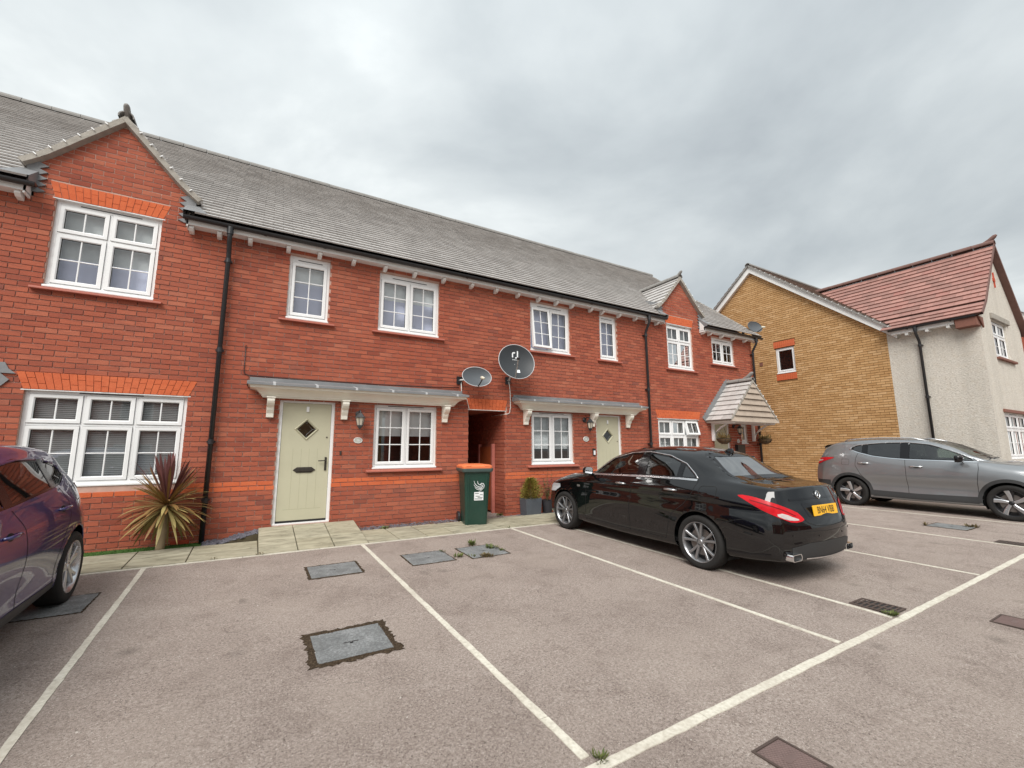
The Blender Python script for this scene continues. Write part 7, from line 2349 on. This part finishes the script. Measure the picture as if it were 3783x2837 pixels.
QT = [(2.27, 1.145), (2.1, 1.235), (1.85, 1.37), (1.51, 1.495), (1.15, 1.54), (.67, 1.535), (.17, 1.48), (.06, 1.435), (-.01, 1.39)]
QB = [(2.27, 1.130), (1.12, 1.155), (.82, 1.175), (.5, 1.215), (.2, 1.295), (-.01, 1.375)]
wq_ = []
for nm, y0, y1, gm in (('front_window', 2.20, 1.16, 'car_glass'), ('rear_window', 1.03, .36, 'privacy_glass'), ('quarter_window', .28, .03, 'privacy_glass')):
    up, lo, pg = cut(QT, QB, y0, y1, .004); wq_.append((nm, up, lo, pg, gm))
RW2 = rounded([(-.52, 1.18), (.52, 1.18), (.46, 1.43), (-.46, 1.43)], .05)
WS2 = rounded([(-.62, 1.20), (.62, 1.20), (.50, 1.60), (-.50, 1.60)], .05)
C2.body(C2.arches, [w_[3] for w_ in wq_], [('front', WS2, (1.1, 2.5)), ('rear_cap', RW2, (-9, 0))])
for nm, up, lo, pg, gm in wq_:
    C2.patch(nm, SD, up, lo, gm, -.001, 26, 6, mirror=True); C2.ringp('window_seal', SD, pg, .02, .004, 'gloss_black', .002, mirror=True)
for a, b in ((1.175, 1.015), (.37, .27)):
    C2.patch('pillar_trim', SD, cut(QT, QB, a, b)[0], cut(QT, QB, a, b)[1], 'gloss_black', .003, 8, 6, mirror=True)
C2.strip('chrome_trim', SD, QT + QB[::-1][:1], .010, 'chrome', .004, 70, True, tube=True)
C2.strip('chrome_sill_trim', SD, [(y, z - .006) for y, z in QB], .022, 'chrome', .005, 50, True)
endglass(C2, 'windscreen', FD, WS2, 'car_glass'); endglass(C2, 'rear_screen', RD, RW2, 'privacy_glass')
for ln in ([(2.28, 1.11), (2.29, 1.0), (2.25, .7), (2.24, .40)], [(1.10, 1.15), (1.11, .9), (1.11, .6), (1.12, .38)], [(.19, 1.29), (.14, 1.15), (.13, .98), (.24, .76), (.40, .58), (.46, .40)]):
    C2.strip('panel_seam', SD, ln, .008, 'seam', .0012, 40, True)
C2.strip('panel_seam', SD, list(rounded([(-.17, .99), (.0, .99), (.0, 1.13), (-.16, 1.13)], .03)) + [(-.165, 1.0)], .005, 'seam', .0012, 50, True)
C2.strip('panel_seam', TD, [(.60, 2.4), (.70, 2.7), (.60, 3.1), (.45, 3.38)], .007, 'seam', .001, 40, True)
handle(C2, SD, 1.30, .995, 'chrome', L=.24); handle(C2, SD, .31, 1.04, 'chrome', L=.24)
# cladding round arches and along the sill
for (ya, za, Ra) in C2.arches:
    A_ = np.linspace(R(-8), R(188), 40)
    P2 = np.array([[(ya + r * math.cos(a), max(za + r * math.sin(a), .30)) for r in (Ra - .004, Ra + .03, Ra + .06)] for a in A_])
    P = C2.proj(SD, P2, .006)
    for sg in (1, -1): MB().grid(P * [sg, 1, 1]).build('arch_cladding', M['cladding'], qq, smooth=True)
C2.patch('sill_cladding', SD, [(2.24, .42), (1.3, .40), (.45, .42)], [(2.24, .285), (1.3, .275), (.45, .285)], 'cladding', .006, 40, 6, mirror=True)
C2.patch('rear_bumper_cladding', RD, [(-.70, .60), (0, .62), (.70, .60)], [(-.66, .40), (0, .39), (.66, .40)], 'cladding', .005, 40, 6)
C2.patch('corner_cladding', SD, [(-.44, .60), (-.62, .60), (-.80, .60)], [(-.44, .40), (-.62, .40), (-.76, .42)], 'cladding', .005, 14, 6, mirror=True)
setup_rear(C2)
wrap(C2, 'tail_light', [(.36, 1.06, 1.11), (.46, 1.04, 1.125), (.56, 1.0, 1.14), (.66, .985, 1.15), (.76, 1.01, 1.16), (.88, 1.06, 1.168), (1.0, 1.105, 1.172), (1.12, 1.15, 1.17)], 'tail_red', .008)
wrap(C2, 'tail_light_lens', [(.56, 1.065, 1.095), (.66, 1.06, 1.10), (.76, 1.075, 1.105), (.84, 1.09, 1.108)], 'tail_clear', .011)
# roof rails, spoiler, mirrors
for sg in (-1, 1):
    pts = [(.53, -.16), (.55, -.08), (.57, .2), (.58, .6), (.575, 1.2), (.56, 1.48)]
    P = C2.proj(TD, np.array([(a, b) for a, b in pts]), .035); P[0, 2] -= .03; P[-1, 2] -= .03
    MB().tube([(sg * p[0], p[1], p[2]) for p in P], .014, 8).build('roof_rail', M['satin_chrome'], qq, smooth=True)
    mirror_(qq, sg * .90, 2.05, 1.17, sg, 'gloss_black', .22, .15, .12)
q = MB()
sp_ = [[(x, -.46 - .10 * k, 1.545 - .02 * k - .05 * abs(x / .55) ** 3 + (.0 if k < 2 else -.03)) for k in (0, 1, 1.6, 2.0)] for x in np.linspace(-.52, .52, 15)]
q.grid(sp_); q.grid([[(p[0], p[1] + .01, p[2] - .045) for p in r4] for r4 in sp_]); q.grid([[r4[-1], (r4[-1][0], r4[-1][1] + .01, r4[-1][2] - .045)] for r4 in sp_]); q.build('spoiler', M['paint_grey'], qq, smooth=True)
C2.fan('headlight', SD, [(3.36, .86), (3.30, .80), (3.05, .83), (2.85, .90), (2.86, .94), (3.10, .93)], 'head_clear', .004, 4, 60, True)
C2.fan('grille', FD, rounded([(-.40, .62), (.40, .62), (.42, .82), (-.42, .82)], .04), 'gloss_black', .003, 4, 60)
wp = C2.proj(FD, np.array([[-.45, 1.19], [.1, 1.195]]), .01)
q = MB(); q.tube([wp[0], (wp[0] + wp[1]) / 2 + [0, .01, .02], wp[1]], .008, 6); q.tube([wp[0] + [.5, 0, 0], wp[1] + [.45, 0, .02]], .008, 6); q.build('wiper', M['cladding'], qq)
q = MB(); q.box((-.72, -.40, .28), (.72, 2.0, .33)); q.box((-.62, -.55, .5), (.62, -.45, 1.0)); q.build('cabin_floor', M['seat_cloth'], qq)
q = MB(); q.tube([(-.66, 1.95, 1.05), (.66, 1.95, 1.05)], .13, 10); q.build('dashboard', M['seat_cloth'], qq, smooth=True)
seat(qq, -.36, 1.25, .47); seat(qq, .36, 1.25, .47); seat(qq, -.34, .42, .50, .52); seat(qq, .34, .42, .50, .52); steering(qq, -.36, 1.68, 1.0)
for sg in (-1, 1):
    for y in (0, 2.68): wheel(qq, sg * .79, y, .345, .345, .245, .22, 'blade', sg, 'alloy_black')
place(qq, 13.77, -2.69, -1, -.040, -.066, 2.68)

# ---------------- purple hatchback
fc = thing('hatchback_car', 'dark purple blue hatchback beside the spiky palm', 'car')
FL = [
 [(-.62, .60, .32), (-.3, .68, .24), (0, .72, .20), (1.3, .75, .18), (2.6, .72, .19), (3.3, .60, .20), (3.52, .45, .21)],
 [(-.68, .70, .36), (-.45, .83, .30), (0, .875, .26), (1.3, .86, .21), (2.65, .87, .25), (3.2, .78, .24), (3.55, .50, .25)],
 [(-.76, .66, .48), (-.55, .82, .47), (0, .90, .45), (1.3, .866, .40), (2.65, .90, .44), (3.15, .82, .42), (3.58, .48, .40)],
 [(-.78, .63, .66), (-.5, .82, .67), (0, .905, .68), (1.3, .90, .64), (2.65, .905, .64), (3.1, .83, .60), (3.58, .46, .53)],
 [(-.74, .62, .86), (-.5, .78, .87), (0, .87, .88), (1.3, .882, .83), (2.3, .88, .82), (2.75, .85, .80), (3.2, .73, .74), (3.54, .44, .64)],
 [(-.66, .60, 1.03), (-.4, .73, 1.06), (0, .80, 1.05), (.6, .825, 1.005), (1.3, .83, .965), (1.95, .82, .94), (2.4, .77, .91), (2.9, .68, .85), (3.5, .42, .72)],
 [(-.58, .55, 1.15), (-.3, .66, 1.20), (0, .70, 1.23), (.7, .725, 1.22), (1.3, .725, 1.18), (1.75, .72, 1.07), (2.15, .68, .97), (2.6, .60, .935), (3.0, .53, .875), (3.48, .36, .74)],
 [(-.52, .48, 1.27), (-.3, .55, 1.34), (0, .585, 1.395), (.6, .595, 1.42), (1.1, .59, 1.385), (1.5, .605, 1.23), (1.95, .625, 1.035), (2.2, .57, .98), (2.6, .48, .955), (3.0, .42, .89), (3.47, .30, .76)],
 [(-.50, .26, 1.345), (-.3, .29, 1.40), (0, .32, 1.45), (.6, .33, 1.47), (1.1, .33, 1.435), (1.55, .33, 1.26), (2.05, .32, 1.03), (2.25, .30, 1.0), (2.6, .27, .97), (3.0, .23, .905), (3.46, .16, .775)],
 [(-.50, 0, 1.36), (-.3, 0, 1.41), (0, 0, 1.46), (.6, 0, 1.484), (1.1, 0, 1.45), (1.6, 0, 1.265), (2.1, 0, 1.035), (2.25, 0, 1.005), (2.6, 0, .975), (3.0, 0, .91), (3.46, 0, .78)]]
C3 = Car(fc, FL, (.02, .05, .02), (.05, .10, .06), 'paint_purple')
C3.arches = [(0, .318, .375), (2.648, .318, .372)]
FT = [(2.05, .99), (1.80, 1.055), (1.45, 1.20), (1.15, 1.31), (.80, 1.352), (.26, 1.325), (.03, 1.265), (-.08, 1.20)]
FB = [(2.10, .975), (1.16, 1.015), (.44, 1.065), (.20, 1.09), (-.08, 1.175)]
wf = []
for nm, y0, y1 in (('front_window', 2.0, 1.26), ('rear_window', 1.16, .40), ('quarter_window', .31, -.02)):
    up, lo, pg = cut(FT, FB, y0, y1, .004); wf.append((nm, up, lo, pg))
RW3 = rounded([(-.50, 1.06), (.50, 1.06), (.42, 1.30), (-.42, 1.30)], .05)
WS3 = rounded([(-.60, 1.02), (.60, 1.02), (.48, 1.41), (-.48, 1.41)], .05)
C3.body(C3.arches, [w_[3] for w_ in wf], [('front', WS3, (.95, 2.2)), ('rear_cap', RW3, (-9, 0))])
for nm, up, lo, pg in wf:
    C3.patch(nm, SD, up, lo, 'car_glass_mid', -.001, 26, 6, mirror=True); C3.ringp('window_seal', SD, pg, .02, .004, 'gloss_black', .002, mirror=True)
for a, b in ((1.275, 1.145), (.41, .30)):
    C3.patch('pillar_trim', SD, cut(FT, FB, a, b)[0], cut(FT, FB, a, b)[1], 'gloss_black', .003, 8, 6, mirror=True)
C3.strip('window_trim', SD, [(y, z - .006) for y, z in FB], .022, 'paint_purple', .006, 50, True)
endglass(C3, 'windscreen', FD, WS3, 'car_glass'); endglass(C3, 'rear_screen', RD, RW3, 'car_glass_mid')
for ln in ([(1.92, .96), (1.88, .8), (1.86, .5), (1.88, .28)], [(1.19, 1.0), (1.10, .85), (1.08, .5), (1.09, .26)], [(.26, 1.09), (.16, .95), (.17, .82), (.36, .64), (.44, .45), (.46, .28)]):
    C3.strip('panel_seam', SD, ln, .007, 'seam', .0012, 40, True)
C3.strip('fuel_flap_seam', SD, [(-.13 + .085 * math.cos(a), .985 + .065 * math.sin(a)) for a in np.linspace(0, 6.283, 25)], .006, 'seam', .0012, 40, True)
handle(C3, SD, 1.34, .84, 'paint_purple', L=.22); handle(C3, SD, .33, .895, 'paint_purple', L=.22)
C3.patch('sill_skirt', SD, [(2.2, .30), (1.3, .285), (.42, .30)], [(2.2, .215), (1.3, .20), (.42, .215)], 'cladding', .004, 40, 4, mirror=True)
setup_rear(C3)
wrap(C3, 'tail_light', [(.46, .90, 1.02), (.55, .89, 1.035), (.64, .90, 1.045), (.72, .92, 1.052), (.80, .95, 1.058), (.88, .985, 1.062), (.94, 1.02, 1.06)], 'tail_red', .008)
wrap(C3, 'tail_light_lens', [(.56, .925, .955), (.66, .935, .97), (.74, .955, .985)], 'tail_clear', .011)
for sg in (-1, 1): mirror_(fc, sg * .88, 2.12, .98, sg, 'paint_purple', .19, .14, .12)
C3.fan('headlight', SD, [(3.36, .70), (3.28, .63), (2.95, .68), (2.70, .80), (2.75, .82), (3.1, .78)], 'head_clear', .004, 4, 60, True)
q = MB(); q.box((-.72, -.35, .24), (.72, 2.0, .29)); q.box((-.6, -.5, .45), (.6, -.4, .95)); q.build('cabin_floor', M['seat_cloth'], fc)
q = MB(); q.tube([(-.66, 1.90, .92), (.66, 1.90, .92)], .12, 10); q.build('dashboard', M['seat_cloth'], fc, smooth=True)
seat(fc, -.36, 1.25, .36); seat(fc, .36, 1.25, .36); seat(fc, -.34, .42, .40, .52); seat(fc, .34, .42, .40, .52); steering(fc, -.36, 1.65, .88)
for sg in (-1, 1):
    for y in (0, 2.648): wheel(fc, sg * .80, y, .318, .318, .222, .21, 'five', sg, 'alloy')
place(fc, -2.275, -2.20, -1, -.020, -.096, 2.648)

# ------------------------------------------------------------------ houses across the road, seen only as reflections in glass and paint
def opposite(x, wdt, mat, label):
    h = thing('opposite_house', label, 'house', (x, -23.0, -.45), math.pi)
    D = 8.0
    q = MB(); q.box((-wdt / 2, 0, -.3), (wdt / 2, D, 5.0)); q.add([(-wdt / 2, 0, 5), (-wdt / 2, D, 5), (-wdt / 2, D / 2, 8.4)], [(0, 1, 2)]); q.add([(wdt / 2, 0, 5), (wdt / 2, D, 5), (wdt / 2, D / 2, 8.4)], [(0, 1, 2)]); q.build('wall', M[mat], h)
    for sg in (-1, 1):
        q = MB(); y0 = D / 2 + sg * (D / 2 + .3); q.add([(-wdt / 2 - .2, y0, 4.8), (wdt / 2 + .2, y0, 4.8), (wdt / 2 + .2, D / 2, 8.5), (-wdt / 2 - .2, D / 2, 8.5), (-wdt / 2 - .2, y0, 4.68), (wdt / 2 + .2, y0, 4.68), (wdt / 2 + .2, D / 2, 8.38), (-wdt / 2 - .2, D / 2, 8.38)], [(0, 1, 2, 3), (4, 7, 6, 5), (0, 4, 5, 1), (1, 5, 6, 2), (2, 6, 7, 3), (3, 7, 4, 0)]); q.build('roof', M['brown_tile'], h)
    for xx, z0, z1, w_ in ((-wdt * .27, .95, 2.2, 1.6), (-wdt * .27, 3.5, 4.6, 1.4), (wdt * .25, 3.5, 4.6, 1.2)):
        f = bpy.data.objects.new('window', None); COL.objects.link(f); f.parent = h
        q = MB(); q.box((xx - w_ / 2, -.03, z0), (xx + w_ / 2, .03, z1)); q.build('frame', M['upvc'], f)
        for k in range(2):
            q = MB(); q.box((xx - w_ / 2 + .07 + k * w_ / 2, -.04, z0 + .07), (xx + k * w_ / 2 - .05, .0, z1 - .07)); q.build('pane', M['gloss_black'], f)
    q = MB(); q.box((wdt * .25 - .47, -.04, 0.1), (wdt * .25 + .47, .03, 2.15)); q.build('door', M['sage_paint'], h)
for x, w_, mt, lb in ((-8, 9, 'red_brick', 'red brick house across the road mirrored in the car windows'), (3, 9.5, 'yellow_brick', 'buff brick house across the road mirrored in the black saloon'), (14.5, 9, 'red_brick', 'red brick house across the road mirrored in the crossover')):
    opposite(x, w_, mt, lb)
